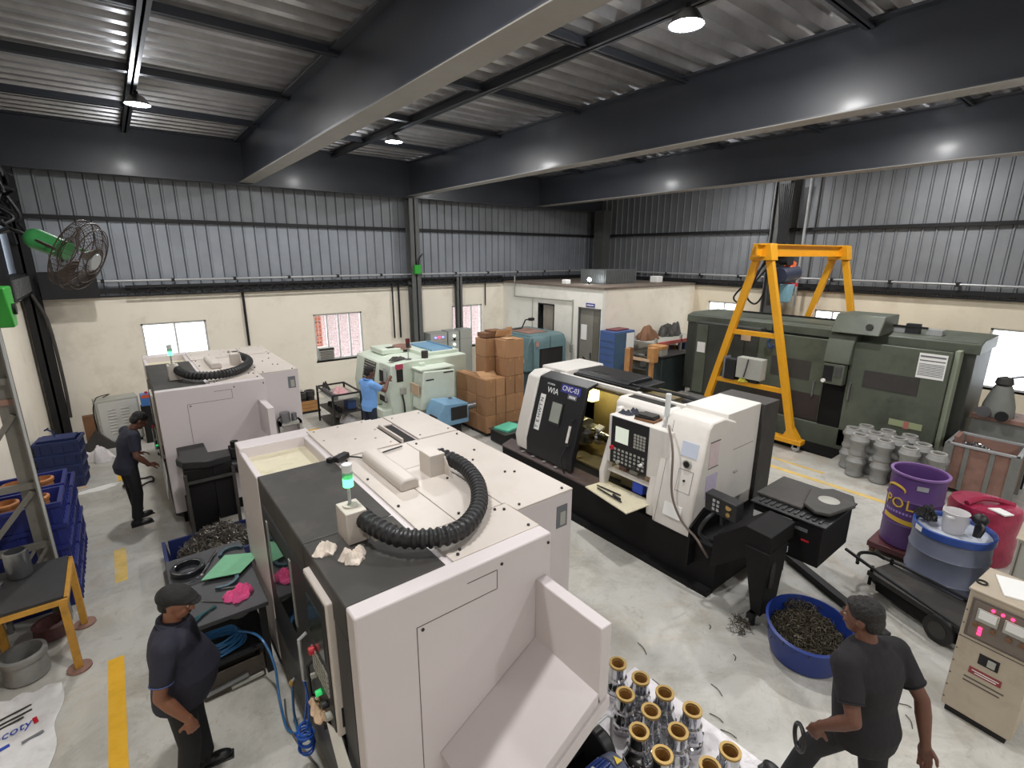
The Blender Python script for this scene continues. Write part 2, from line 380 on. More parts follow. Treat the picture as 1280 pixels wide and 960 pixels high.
# ------------------------------------------------------------------ walls
def wall_box(fixed_ax, f0, f1, a0, a1, z0, z1, holes, name, m):
    """masonry with rectangular openings; fixed axis thickness f0..f1, run a0..a1"""
    b = MB(); xs = sorted({a0, a1, *[h[0] for h in holes], *[h[1] for h in holes]}); zs = sorted({z0, z1, *[h[2] for h in holes], *[h[3] for h in holes]})
    for i in range(len(xs)-1):
        for j in range(len(zs)-1):
            cx, cz = (xs[i]+xs[i+1])/2, (zs[j]+zs[j+1])/2
            if any(h[0] < cx < h[1] and h[2] < cz < h[3] for h in holes): continue
            if fixed_ax == 'y': b.box(xs[i], xs[i+1], f0, f1, zs[j], zs[j+1])
            else: b.box(f0, f1, xs[i], xs[i+1], zs[j], zs[j+1])
    bmesh.ops.remove_doubles(b.bm, verts=b.bm.verts, dist=1e-5)
    seen = {}
    for f in list(b.bm.faces):
        k = tuple(round(q, 4) for q in f.calc_center_median())
        if k in seen:
            for q in (f, seen[k]):
                if q.is_valid: b.bm.faces.remove(q)
        else: seen[k] = f
    return structure(b, name, m)
BW = [(0.35, 1.65, 1.62, 2.42), (4.2, 5.58, 1.05, 2.37), (8.65, 9.85, 0.95, 2.35)]
RW = [(7.95, 9.03, 1.75, 2.55), (4.9, 5.8, 1.75, 2.55), (0.55, 2.12, 1.1, 2.45)]
w_back = wall_box('y', 14.2, 14.4, -1.7, 15.5, 0, 3.05, BW, 'wall_back', m_wall)
w_right = wall_box('x', 15.3, 15.5, -8.2, 14.2, 0, 3.05, RW, 'wall_right', mat('warm_lit_wall', S(232, 222, 200), 0.8, var=0.05, scale=0.7, bump=0.08, bscale=14, dirt=S(170, 140, 104), dirt_amt=0.35, dirt_scale=0.8))  # tint of a warm light is put into this wall's colour
w_left = structure(MB().box(-1.7, -1.5, -8.2, 14.2, 0, 3.05), 'wall_left', m_wall)
w_front = structure(MB().box(-1.7, 15.5, -8.4, -8.2, 0, 6.7), 'wall_front', m_wallw)
# cladding sheets: a flat pan with a raised lap rib, one object each
def clad_mesh(pitch, z0, z1, m):
    b = MB()
    prof = [(0, 0), (pitch-0.055, 0), (pitch-0.04, -0.03), (pitch-0.015, -0.03), (pitch, 0), (pitch, 0.006), (0, 0.006)]
    b.prism(prof, 'z', z0, z1)
    return b.mesh('cladding_sheet', m)
def ribline(z0, z1):
    return MB().box(0, 0.012, -0.002, 0.0, z0, z1).mesh('lap_joint', m_rib)
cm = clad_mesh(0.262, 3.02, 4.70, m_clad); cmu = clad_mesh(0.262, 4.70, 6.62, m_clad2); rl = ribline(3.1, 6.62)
x = -1.68
while x < 15.4:
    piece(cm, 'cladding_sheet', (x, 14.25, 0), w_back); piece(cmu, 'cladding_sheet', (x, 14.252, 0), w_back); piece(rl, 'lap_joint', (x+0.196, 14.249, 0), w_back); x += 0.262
cm2 = clad_mesh(0.262, 3.02, 6.62, m_clad2)
y = -8.1
while y < 14.2:
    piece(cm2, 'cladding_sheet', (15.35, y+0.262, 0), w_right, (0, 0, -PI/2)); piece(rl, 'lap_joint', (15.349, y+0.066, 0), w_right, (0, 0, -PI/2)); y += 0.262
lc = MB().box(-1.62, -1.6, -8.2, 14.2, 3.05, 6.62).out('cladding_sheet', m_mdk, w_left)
for (a, bb, zz, hh) in ((14.13, 14.2, 4.66, 0.08), (14.1, 14.2, 3.14, 0.10)):
    MB().box(-1.6, 15.3, a, bb, zz, zz+hh).out('girt', m_dark, w_back)
    MB().box(15.3-(bb-a)-0.0, 15.3, -8, 14.1, zz, zz+hh).out('girt', m_dark, w_right)
MB().box(-1.5, 15.3, 14.12, 14.2, 3.05, 3.075).out('wall_cap', m_dark, w_back)
MB().box(15.2, 15.3, -8, 14.1, 3.05, 3.075).out('wall_cap', m_dark, w_right)
# dark lattice tray between masonry and cladding
b = MB(); b.box(0.2, 10.6, 14.02, 14.05, 3.24, 3.3); b.box(0.2, 10.6, 14.02, 14.05, 3.06, 3.09)
q = 0.2
while q < 10.5: b.beam((q, 14.035, 3.08), (q+0.16, 14.035, 3.25), 0.02, 0.02); b.beam((q+0.16, 14.035, 3.25), (q+0.32, 14.035, 3.08), 0.02, 0.02); q += 0.32
b.out('cable_tray', m_dark, w_back)
MB().cyl((-0.3, 14.04, 3.40), (15.0, 14.04, 3.40), 0.028, n=10).out('conduit', m_pipe, w_back)
MB().cyl((15.16, -2, 3.36), (15.16, 14, 3.40), 0.028, n=10).out('conduit', m_pipe, w_right)
b = MB()
for k in range(12): b.box(-0.2+k*1.27, -0.14+k*1.27, 14.0, 14.1, 3.36, 3.44)
b.out('conduit_clip', m_dark, w_back)
b = MB()
for k in range(10): b.box(15.12, 15.3, 0.2+k*1.3, 0.26+k*1.3, 3.32, 3.42)
b.out('conduit_clip', m_dark, w_right)
# vertical conduits down the back wall
for (x, z0, r) in ((2.52, 1.7, 0.03), (6.55, 1.5, 0.025), (6.75, 1.5, 0.03), (9.95, 2.3, 0.02)):
    MB().cyl((x, 14.14, z0), (x, 14.14, 3.3), r, n=8).out('conduit', m_dark, w_back)

# ------------------------------------------------------------------ windows
def window(n, ax, f, a0, a1, z0, z1, panes, grille=False, pm=None, skip=()):
    h = holder('window_%d' % n)
    def bx(b, u0, u1, d0, d1, q0, q1): return b.box(u0, u1, d0, d1, q0, q1) if ax == 'y' else b.box(d0, d1, u0, u1, q0, q1)
    t = 0.045; b = MB()
    bx(b, a0, a1, f, f+0.08, z0, z0+t); bx(b, a0, a1, f, f+0.08, z1-t, z1); bx(b, a0, a0+t, f, f+0.08, z0, z1); bx(b, a1-t, a1, f, f+0.08, z0, z1)
    b.out('window_frame', m_alu, h)
    W_ = (a1-a0-2*t)/panes
    for i in range(panes):
        if i > 0: bx(MB(), a0+t+i*W_-0.02, a0+t+i*W_+0.02, f+0.01, f+0.07, z0+t, z1-t).out('mullion', m_alu, h)
        if i not in skip: bx(MB(), a0+t+i*W_+0.02, a0+t+(i+1)*W_-0.02, f+0.035, f+0.041, z0+t, z1-t).out('pane', pm or m_pane, h)
    if grille:
        g = MB(); z = z0+0.12
        while z < z1-0.05: bx(g, a0+t, a1-t, f+0.11, f+0.122, z, z+0.012); z += 0.11
        u = a0+0.15
        while u < a1-0.1: bx(g, u, u+0.01, f+0.11, f+0.12, z0, z1); u += 0.16
        g.out('grille', m_mesh, h, kind='stuff')
    s = MB(); bx(s, a0-0.03, a1+0.03, f-0.04, f+0.02, z0-0.04, z0); s.out('window_sill', m_alu, h)
    return h
window(1, 'y', 14.24, *BW[0], 2, pm=m_frost)
window(2, 'y', 14.24, *BW[1], 4, True, skip=(0,))
window(3, 'y', 14.24, *BW[2], 3, True)
window(4, 'x', 15.34, *RW[0], 2, pm=m_frost)
window(5, 'x', 15.34, *RW[1], 2, pm=m_frost)
window(6, 'x', 15.34, *RW[2], 2, pm=m_frost)
# what stands outside window 2: a brick pier and a pale facade
b = MB()
for k in range(12): b.box(4.35, 4.95, 16.0, 16.3, 0.4+k*0.22, 0.4+k*0.22+0.2)
b.box(4.5, 4.8, 16.1, 16.25, 0, 3.1)
tag(b.out('brick_pier', m_brick), 'orange brick pier standing outside behind the open pane of the barred window', 'pier')
tag(MB().box(5.2, 12.4, 17.6, 18.0, 0, 5.0).out('neighbour_facade', m_outw), 'pale pink plastered facade outside behind the barred windows', 'facade')
t = thing('outdoor_unit', 'grey boxed cooling unit sitting in the open pane of barred window', 'cooling unit', (4.45, 14.22, 1.05))
W(t).box(4.26, 4.68, 14.16, 14.5, 1.095, 1.42).out('body', m_greyc, t, 0.008)
for k in range(5): W(t).box(4.29, 4.65, 14.15, 14.16, 1.12+k*0.045, 1.14+k*0.045).out('louvre', m_seam, t)
W(t).box(4.26, 4.68, 14.15, 14.165, 1.355, 1.40).out('top_band', m_dark, t)

# ------------------------------------------------------------------ office room in the corner
OX, OY, OZ = 10.75, 9.55, 3.05
w_off = wall_box('x', OX, OX+0.12, OY, 14.2, 0, OZ, [(9.63, 10.45, 0.05, 2.47), (11.55, 12.28, 1.4, 2.47)], 'wall_office_left', m_wallw)
structure(MB().box(OX+0.12, 15.3, OY, OY+0.12, 0, OZ), 'wall_office_front', m_wall)
structure(MB().box(OX-0.04, 15.3, OY-0.04, 14.2, OZ, OZ+0.06), 'roof_office', m_roofd)
structure(MB().box(OX+1.4, OX+1.5, OY+0.12, 14.2, 0, OZ), 'wall_office_inner', m_wallw)
d = holder('door_1')
b = MB(); b.box(OX-0.01, OX+0.13, 9.6, 9.65, 0, 2.5); b.box(OX-0.01, OX+0.13, 10.43, 10.48, 0, 2.5); b.box(OX-0.01, OX+0.13, 9.6, 10.48, 2.45, 2.5)
b.out('door_frame', m_col, d)
MB().box(OX+0.04, OX+0.07, 9.65, 9.9, 0.02, 2.45).out('door_leaf', mat('door_side', S(110, 106, 96), 0.25), d)
lf = MB().box(OX+0.04, OX+0.075, 9.91, 10.43, 0.02, 2.45).out('door_leaf', m_door, d)
MB().box(OX+0.03, OX+0.04, 10.15, 10.38, 1.55, 2.0).out('notice', m_paper, lf)
MB().box(OX+0.0, OX+0.04, 9.94, 9.97, 1.0, 1.2).out('door_handle', m_steel, lf)
d = holder('window_7')
b = MB(); b.box(OX-0.01, OX+0.1, 11.53, 11.57, 1.4, 2.49); b.box(OX-0.01, OX+0.1, 12.26, 12.3, 1.4, 2.49); b.box(OX-0.01, OX+0.1, 11.53, 12.3, 2.45, 2.49); b.out('window_frame', m_dark, d)
MB().box(OX+0.05, OX+0.06, 11.57, 12.1, 1.4, 2.45).out('pane', mat('dusty_pane', S(150, 144, 134), 0.3, var=0.2, scale=4), d)
t = thing('office_sign', 'small blue sign with white lettering above the grey office door', 'sign', (OX-0.012, 10.0, 2.58))
W(t).box(OX-0.015, OX, 9.84, 10.18, 2.53, 2.64).out('board', m_sign, t)
for k in range(7): W(t).box(OX-0.017, OX-0.015, 9.875+0.04*k, 9.903+0.04*k, 2.565, 2.605).out('letter_mark', m_white, t)
b = MB(); b.cyl((OX-0.03, 13.5, 2.62), (OX-0.03, 13.5, 3.3), 0.02, n=8); b.cyl((OX-0.03, 13.5, 2.62), (OX-0.03, 10.7, 2.66), 0.02, n=8); b.cyl((OX-0.03, 10.7, 2.7), (OX-0.03, 10.7, 1.2), 0.02, n=8); b.cyl((OX-0.03, 12.55, 2.64), (OX-0.03, 12.55, 1.3), 0.015, n=8)
b.box(OX-0.06, OX, 10.65, 10.75, 1.1, 1.35)
b.out('conduit', m_greyc, w_off)
# zinc sheet enclosure on the office roof
t = thing('zinc_enclosure', 'grey corrugated zinc enclosure standing on the office roof in the corner', 'enclosure', (12.6, 11.2, OZ+0.06))
b = W(t); n = 0
for k in range(20):
    b.box(11.95+0.075*k, 12.0+0.075*k, 10.55, 10.6, 3.12, 3.55); b.box(11.93, 11.98, 10.6+0.05*k, 10.64+0.05*k, 3.12, 3.55)
b.out('corrugation', m_silv, t, kind='stuff')
W(t).box(11.98, 13.45, 10.6, 11.6, 3.11, 3.54).out('body', m_silv, t)
for (x, y, s, lb) in ((11.1, 11.4, 0.1, 'small white junction box on the office roof edge'), (14.3, 10.4, 0.15, 'round white dish light beside the zinc enclosure on office roof')):
    tag(MB().box(x-s, x+s, y-s, y+s, 3.11, 3.11+s*1.4).out('junction_box', m_paper, None, 0.02), lb, 'junction box')
t = thing('roof_bulb', 'small glowing bulb on the office roof left of the zinc enclosure', 'bulb', (11.6, 10.9, 3.11))
W(t).cyl((11.6, 10.9, 3.11), (11.6, 10.9, 3.2), 0.03).out('socket', m_dark, t); W(t).ball((11.6, 10.9, 3.25), 0.06).out('globe', m_em, t)

# ------------------------------------------------------------------ steel frame: beams, columns
def ibeam_y(xa, xb, z0, z1, bw):
    """I-beam along y from (xa, 13.85) to (xb, -8.2)"""
    def bar(b, u0, u1, q0, q1):
        b.hexa([(xb+u0, -8.2, q0), (xb+u1, -8.2, q0), (xa+u1, 13.85, q0), (xa+u0, 13.85, q0)], [(xb+u0, -8.2, q1), (xb+u1, -8.2, q1), (xa+u1, 13.85, q1), (xa+u0, 13.85, q1)]); return b
    b = MB(); bar(b, -bw/2, bw/2, z0+0.012, z0+0.03); bar(b, -bw/2, bw/2, z1-0.03, z1); bar(b, -0.02, 0.02, z0+0.03, z1-0.03)
    o = structure(b, 'roof_beam', m_beam)
    bar(MB(), -bw/2, bw/2, z0, z0+0.012).out('bottom_flange', m_fl, o)
m_fl = mat('flange_bounce_light', S(150, 146, 140), 0.5, var=0.12, scale=2)  # beam underside painted paler to stand for light bounced off the floor
for xa, xb, bw in ((2.84, 2.53, 0.31), (7.15, 7.02, 0.28), (12.1, 11.6, 0.36)):
    ibeam_y(xa, xb, 5.6, 6.52, bw)
b = MB(); b.box(-1.6, 15.3, 13.85, 13.89, 5.58, 6.52); b.box(-1.6, 15.3, 13.75, 14.05, 5.56, 5.59); b.box(-1.6, 15.3, 13.75, 14.05, 6.49, 6.52)
structure(b, 'roof_beam', m_beam)
def column(x, y, zt, w=0.26, d=0.3, name='column', along='x'):
    b = MB()
    b.box(x-w/2, x+w/2, y-d/2, y-d/2+0.03, 0, zt); b.box(x-w/2, x+w/2, y+d/2-0.03, y+d/2, 0, zt); b.box(x-0.02, x+0.02, y-d/2, y+d/2, 0, zt)
    return structure(b, name, m_col)
column(7.2, 13.95, 5.58, 0.3, 0.3); column(-1.32, 13.95, 5.58, 0.26, 0.3).data.materials[0] = m_dark
column(8.82, 14.05, 3.3, 0.2, 0.16)
structure(MB().box(14.8, 15.2, 13.3, 13.75, 0, 5.6), 'column', m_col)
b = MB(); b.box(15.05, 15.07, 6.75, 7.15, 0, 6.5); b.box(14.95, 15.28, 6.75, 6.78, 0, 6.5); b.box(14.95, 15.28, 7.12, 7.15, 0, 6.5); structure(b, 'column', m_col)
# cables tied along the right hand column and a vertical pale pipe
c = MB()
for k in range(9): c.tube(arc([(14.9-0.02*(k % 3), 6.6+0.04*k, 2.6), (14.86, 6.6+0.045*k, 3.6), (14.9, 6.65+0.03*k, 4.6), (14.85, 6.6+0.05*k, 5.9)], 6), 0.018, 6)
tag(c.out('cable_bundle', m_cable, None, kind='stuff'), 'bundle of dark cables climbing the steel column behind the yellow gantry', 'cables')
structure(MB().cyl((15.1, 6.28, 2.6), (15.1, 6.28, 6.4), 0.035, n=10), 'trim_1', m_pipe)

# ------------------------------------------------------------------ deck ceiling
ceil = holder('ceiling')
edges = [-1.6, 2.85, 7.15, 11.95, 15.3]
for i in range(4):
    b = MB(); L_ = edges[i+1]-edges[i]
    prof = [(0, 0), (0.12, 0), (0.145, 0.13), (0.325, 0.13), (0.35, 0), (0.35, 0.008), (0.33, 0.138), (0.14, 0.138), (0.115, 0.008), (0, 0.008)]
    b.prism(prof, 'x', 0, L_); me = b.mesh('deck_sheet', m_deck)
    y = -8.2
    while y < 13.9:
        piece(me, 'deck_sheet', (edges[i], y, 6.55), ceil); y += 0.35
structure(MB().box(-1.8, 15.6, -8.4, 14.5, 6.70, 6.78), 'ceiling_slab', m_dark)
for x in (0.67, 4.98, 9.55, 13.3):
    b = MB(); b.box(x-0.06, x+0.06, -8.2, 13.85, 6.40, 6.42); b.box(x-0.015, x+0.015, -8.2, 13.85, 6.4, 6.55); b.box(x-0.06, x+0.06, -8.2, 13.85, 6.53, 6.55)
    b.out('joist', m_beam, ceil)
for y in (-4.5, -2.1, 0.2, 2.55, 4.9, 7.1, 9.5, 11.8):
    for i in range(4):
        b = MB(); b.box(edges[i]+0.02, edges[i+1]-0.02, y-0.05, y+0.05, 6.44, 6.46); b.box(edges[i]+0.02, edges[i+1]-0.02, y-0.012, y+0.012, 6.44, 6.55)
        b.out('purlin', m_beam, ceil)
# ------------------------------------------------------------------ lamps
def lamp(x, y, label, power=LAMP_W):
    t = thing('high_bay_lamp', label, 'lamp', (x, y, 6.40), 0, 'high bay lamps under the deck')
    W(t).cyl((x, y, 6.34), (x, y, 6.40), 0.03, n=8).out('stem', m_dark, t)
    W(t).lathe((x, y, 6.21), [(0.05, 0.14), (0.1, 0.12), (0.15, 0.05), (0.18, 0.0), (0.175, 0.0), (0.12, 0.04), (0.08, 0.06), (0.02, 0.06)], 20).out('reflector', m_steel, t)
    W(t).lathe((x, y, 6.215), [(0.0, 0.0), (0.17, 0.0), (0.15, 0.012), (0.0, 0.02)], 20).out('lens', m_em, t)
    ld = bpy.data.lights.new('lamp_light', 'AREA'); ld.shape = 'DISK'; ld.size = 0.34; ld.energy = LAMP_W; ld.color = (1.0, 0.975, 0.94); ld.spread = PI; ld.energy = power
    lo = bpy.data.objects.new('lamp_light', ld); COL.objects.link(lo); lo.location = (0, 0, 6.205-6.40); lo.parent = t
    pd_ = bpy.data.lights.new('lamp_glow', 'POINT'); pd_.energy = power*0.26; pd_.color = (0.9, 0.94, 1.0); pd_.shadow_soft_size = 0.09
    pq = bpy.data.objects.new('lamp_glow', pd_); COL.objects.link(pq); pq.location = (0, 0, 6.10-6.40); pq.parent = t
    return t
for (x, y, lb) in ((0.72, 10.3, 'bright round lamp under the deck nearest the left wall'), (4.96, 10.25, 'bright round lamp hanging by the thin joist between the two nearer beams'), (4.88, 3.42, 'largest bright lamp at the top of the picture above the machine'),
                   (0.68, 3.4, 'lamp hidden above the camera over the nearest machine'), (9.55, 10.3, 'lamp hidden behind the second roof beam near the office'), (9.55, 3.4, 'lamp hidden behind the second roof beam near the gantry'),
                   (0.68, -3.4, 'lamp behind the camera by the left wall'), (4.98, -3.4, 'lamp behind the camera in the middle bay'), (9.55, -3.4, 'lamp behind the camera in the third bay')):
    lamp(x, y, lb)
for (x, y, lb) in ((13.3, 3.4, 'unseen fill lamp added in the last bay above the green lathe'), (13.3, 7.6, 'unseen fill lamp added in the last bay before the office')):  # unseen fill lamps, added to brighten the right wall and office front
    lamp(x, y, lb, 85.0)
# green boxes on column and far left
t = thing('switch_box', 'bright green switch box on the middle steel column', 'switch box', (7.2, 13.7, 3.5))
W(t).box(7.1, 7.3, 13.68, 13.8, 3.42, 3.68).out('box', m_greenb, t, 0.01); W(t).tube(arc([(7.25, 13.75, 3.68), (7.28, 13.75, 3.85), (7.4, 13.75, 4.0)]), 0.02).out('cord', m_cable, t)
# ================================================================== twin turning centres
def turning_centre(O, label):
    """O: front left corner on the floor; measured 1.45 wide at the end panel, 3.3 long along y, 2.1 high"""
    t = thing('turning_centre', label, 'machine', (O[0], O[1], 0), 0)
    ox, oy = O
    def B(): return MB((0, 0, 0))
    # everything below is in local coordinates u (x), v (y), z
    B().box(0.1, 1.9, 0.12, 3.1, 0.0, 0.3).out('base', m_base, t)
    # end panel with the white front post
    e = MB(); e.box(0.0, 1.43, 0.0, 0.13, 0.22, 2.1)
    end = e.out('end_panel', m_mwp, t, 0.012)
    s = MB(); s.box(0.36, 0.365, -0.002, 0.0, 0.3, 1.86); s.box(0.36, 0.95, -0.002, 0.0, 1.857, 1.862); s.box(0.95, 0.955, -0.002, 0.0, 1.86, 2.0); s.box(0.72, 0.95, -0.002, 0, 1.998, 2.003)
    s.out('seam', m_seam, end)
    body = MB(); body.box(0.62, 1.44, 0.13, 3.2, 0.3, 2.085); body.box(1.42, 2.04, 0.40, 3.1, 0.32, 2.085); body.box(0.1, 0.64, 0.13, 2.28, 0.3, 1.2)
    bo = body.out('enclosure', m_mwp, t, 0.012)
    MB().box(1.5, 1.9, 0.45, 0.5, 0.0, 0.34).out('rear_foot', m_mwp, t)
    # white top plates with gaps between them
    T0, T1 = 2.085, 2.1
    MB().box(0.70, 1.43, 0.13, 0.54, T0, T1).out('top_plate', m_mw, t, 0.003)
    MB().box(0.70, 0.98, 0.548, 2.2, T0, T1).out('top_plate', m_mw, t, 0.003)
    MB().box(0.988, 1.40, 0.548, 1.60, T0, T1).out('top_plate', m_mw, t, 0.003)
    MB().box(0.988, 1.40, 1.608, 2.2, T0, T1).out('top_plate', m_mw, t, 0.003)
    MB().prism([(1.408, 0.55), (1.43, 0.55), (1.44, 0.40), (2.04, 0.40), (2.04, 2.2), (1.408, 2.2)], 'z', T0, T1).out('top_plate', m_mw, t, 0.003)
    MB().box(0.68, 1.34, 2.21, 3.15, T0, T1+0.01).out('top_plate', m_mw, t, 0.003)
    MB().box(1.56, 2.03, 2.21, 3.12, T0, T1+0.008).out('top_plate', m_mw, t, 0.003)
    MB().box(1.345, 1.555, 2.85, 3.12, T0, T1).out('top_plate', m_mw, t, 0.003)
    MB().box(1.36, 1.54, 2.25, 2.84, 2.0865, 2.088).out('top_slot', m_inside, t)
    MB().box(1.38, 1.40, 2.25, 2.84, 2.086, 2.13).out('slot_edge', m_mw, t)
    sc = MB()
    for (a, b_) in ((0.76, 0.17), (0.80, 0.21), (1.36, 0.17), (1.36, 0.46), (0.76, 0.5), (1.30, 0.50), (1.50, 0.45), (1.96, 0.45), (1.96, 2.1), (1.5, 1.25), (1.78, 1.0), (1.7, 1.4), (1.85, 1.6), (1.47, 0.9), (1.47, 2.1), (0.74, 1.0), (0.74, 1.6), (0.74, 2.1), (1.3, 1.2), (1.05, 0.62), (0.74, 2.3), (1.28, 2.3), (0.74, 2.75), (0.74, 3.08), (1.0, 3.08), (1.28, 3.08), (1.02, 2.6), (1.2, 2.5), (1.62, 2.3), (1.97, 2.3), (1.97, 3.0), (1.62, 3.0), (1.85, 0.95), (1.3, 2.75)):
        sc.cyl((a, b_, 2.1), (a, b_, 2.112), 0.011, n=8)
    for (a, z) in ((0.40, 1.83), (1.40, 2.03), (1.40, 1.4), (0.99, 2.03)): sc.cyl((a, 0.0, z), (a, -0.006, z), 0.011, n=8)
    sc.out('screws', m_screw, t, kind='stuff')
    # rounded cover bump
    MB().prism([(0.86, 2.1), (1.03, 2.1), (1.03, 2.17), (1.0, 2.2), (0.89, 2.2), (0.86, 2.17)], 'y', 1.2, 2.03).out('cover_hump', m_mw, t, 0.015)
    # charcoal hood
    MB().box(0.0, 0.655, 0.14, 0.93, 1.86, 2.09).out('hood', m_mdk, t, 0.01)
    MB().box(0.0, 0.655, 0.936, 2.28, 1.86, 2.09).out('hood', m_mdk, t, 0.01)
    MB().box(0.0, 0.1, 0.13, 0.36, 0.42, 1.87).out('fascia', m_mdk2, t, 0.006); MB().box(0.0, 0.1, 2.18, 2.28, 0.42, 1.87).out('fascia', m_mdk2, t, 0.006)
    dr = MB().box(-0.015, 0.1, 0.84, 2.17, 0.62, 1.87).out('sliding_door', m_mdk2, t, 0.012)
    wn = MB().box(-0.02, -0.014, 1.35, 1.95, 1.1, 1.72).out('door_window', mat('dark_tinted_glass', S(26, 34, 34), 0.04, spec=0.9), dr)
    for (a, b_) in ((1.28, 1.33), (1.98, 2.03)): MB().box(-0.022, -0.014, a, b_, 1.2, 1.78).out('warning_label', mat('label_grey', S(150, 150, 146), 0.4), dr)
    g = MB(); g.tube([(-0.02, 1.02, 0.92), (-0.075, 1.02, 0.95), (-0.075, 1.02, 1.3), (-0.02, 1.02, 1.33)], 0.014); g.out('door_handle', m_pipe, dr)
    g = MB(); g.tube([(-0.02, 0.92, 0.86), (-0.06, 0.92, 0.88), (-0.06, 0.92, 1.14), (-0.02, 0.92, 1.16)], 0.012); g.out('door_handle', m_blk, dr)
    MB().box(-0.01, 0.1, 0.36, 0.84, 0.42, 0.95).out('lower_panel', m_mdk2, t, 0.006)
    MB().prism([(0.1, 0.08), (0.0, 0.14), (-0.01, 0.62), (0.1, 0.62)], 'y', 0.13, 2.28).out('skirt', m_mdk, t, 0.006)
    MB().box(0.02, 0.03, 0.13, 2.28, 0.615, 0.635).out('skirt_ledge', m_dark, t)
    # operator station with cream surround
    op = MB().box(-0.04, 0.06, 0.37, 0.83, 0.98, 1.98).out('operator_station', m_mw, t, 0.012)
    MB().box(-0.048, -0.038, 0.40, 0.81, 1.0, 1.95).out('control_face', m_mdk2, op, 0.004)
    MB().box(-0.053, -0.047, 0.46, 0.76, 1.5, 1.84).out('screen', mat('dark_screen', S(58, 66, 64), 0.12, spec=0.7), op)
    kb = MB()
    for i in range(5):
        for j in range(6): kb.box(-0.056, -0.048, 0.45+0.055*j, 0.49+0.055*j, 1.24+0.04*i, 1.27+0.04*i)
    kb.out('keys', m_greyc, op, kind='stuff')
    for (yy, zz, rr, mm) in ((0.72, 1.42, 0.028, m_redp), (0.66, 1.12, 0.022, m_grnp), (0.54, 1.12, 0.026, m_blk), (0.46, 1.1, 0.028, m_greyc), (0.74, 1.2, 0.02, m_greyc)):
        MB().cyl((-0.048, yy, zz), (-0.085, yy, zz), rr, n=12).out('button', mm, op)
    MB().box(-0.01, 0.03, 0.366, 0.37, 1.05, 1.2).out('slot', m_blk, op)
    pc = MB(); pc.hexa([(-0.06, 0.16, 0.42), (-0.055, 0.16, 0.42), (-0.055, 0.56, 0.95), (-0.06, 0.56, 0.95)], [(-0.03, 0.10, 0.80), (-0.025, 0.10, 0.80), (-0.025, 0.40, 1.0), (-0.03, 0.40, 1.0)])
    pc.out('document_sleeve', m_paper, t)
    MB().cyl((-0.02, 0.52, 0.98), (-0.02, 0.52, 0.9), 0.02, n=10).out('red_knob', m_redp, t)
    # back end: white frame round a stained tray
    f = MB(); f.box(0.0, 0.72, 3.06, 3.3, 0.12, 2.1); f.box(0.0, 0.05, 2.3, 3.06, 0.12, 2.06); f.out('end_frame', m_mwp, t, 0.01)
    MB().box(0.05, 0.70, 2.28, 3.06, 1.93, 1.985).out('drip_tray', m_pit, t)
    MB().box(0.02, 0.05, 2.32, 2.35, 0.4, 2.0).out('frame_gap', m_dark, t)
    # chip guard: upright plate and sloping plate on the end panel
    cg = MB(); cg.box(1.29, 1.385, -0.62, 0.0, 1.12, 1.78)
    ch = cg.out('chute_side', m_mwp, t, 0.008)
    MB().hexa([(1.30, -0.62, 1.30), (1.30, 0.0, 1.30), (0.48, 0.0, 0.83), (0.48, -0.62, 0.83)][::-1], [(1.32, -0.62, 1.20), (1.32, 0.0, 1.20), (0.52, 0.0, 0.74), (0.52, -0.62, 0.74)][::-1]).out('chute_slope', m_mwp, t, 0.006)
    MB().prism([(1.385, 1.15), (1.33, 1.12), (0.50, 0.64), (0.50, 0.76), (1.31, 1.22), (1.385, 1.24)], 'y', -0.64, -0.615).out('chute_lip', m_mwp, t, 0.004)
    # rear label, small motor on the end
    MB().box(1.86, 1.98, 0.396, 0.4, 1.78, 1.98).out('rating_plate', m_ink, t)
    MB().box(1.90, 1.96, 0.394, 0.397, 1.80, 1.92).out('vent_slot', m_greyc, t)
    # cable carrier: two pedestals and the ribbed black conduit
    p = MB().box(0.24, 0.385, 0.72, 0.92, 2.09, 2.32).out('pedestal', m_mw, t, 0.006)
    MB().prism([(0.72, 2.12), (0.62, 2.12), (0.72, 2.3)], 'x', 0.385, 0.40).out('gusset', m_mw, p)
    p2 = MB().box(1.19, 1.34, 1.30, 1.50, 2.09, 2.30).out('pedestal', m_mw, t, 0.006)
    MB().prism([(1.3, 2.1), (1.18, 2.1), (1.3, 2.27)], 'x', 1.33, 1.345).out('gusset', m_mw, p2)
    path = arc([(0.36, 0.80, 2.25), (0.40, 0.62, 2.225), (0.52, 0.40, 2.20), (0.80, 0.29, 2.185), (1.10, 0.45, 2.18), (1.32, 0.75, 2.19), (1.42, 1.05, 2.2), (1.41, 1.28, 2.22), (1.33, 1.42, 2.25)], 10)
    rib = []; rad = []
    # resample evenly for the ribs
    Ls = [0.0]
    for a, b_ in zip(path, path[1:]): Ls.append(Ls[-1] + (b_-a).length)
    nr = 42
    for k in range(nr*4+1):
        d = Ls[-1]*k/(nr*4); i = max(0, min(len(path)-2, next((j for j in range(len(Ls)-1) if Ls[j+1] >= d), len(path)-2)))
        q = (d-Ls[i])/max(1e-6, Ls[i+1]-Ls[i]); rib.append(path[i].lerp(path[i+1], q)); rad.append(0.068 if k % 4 in (1, 2) else 0.055)
    MB().tube(rib, rad, 14).out('ribbed_conduit', m_rub, t)
    # beacon
    bk = MB().cyl((0.31, 0.83, 2.32), (0.31, 0.83, 2.335), 0.05, n=16).out('beacon_foot', m_mw, t)
    MB().cyl((0.31, 0.83, 2.33), (0.31, 0.83, 2.47), 0.012, n=8).out('beacon_pole', m_pipe, t)
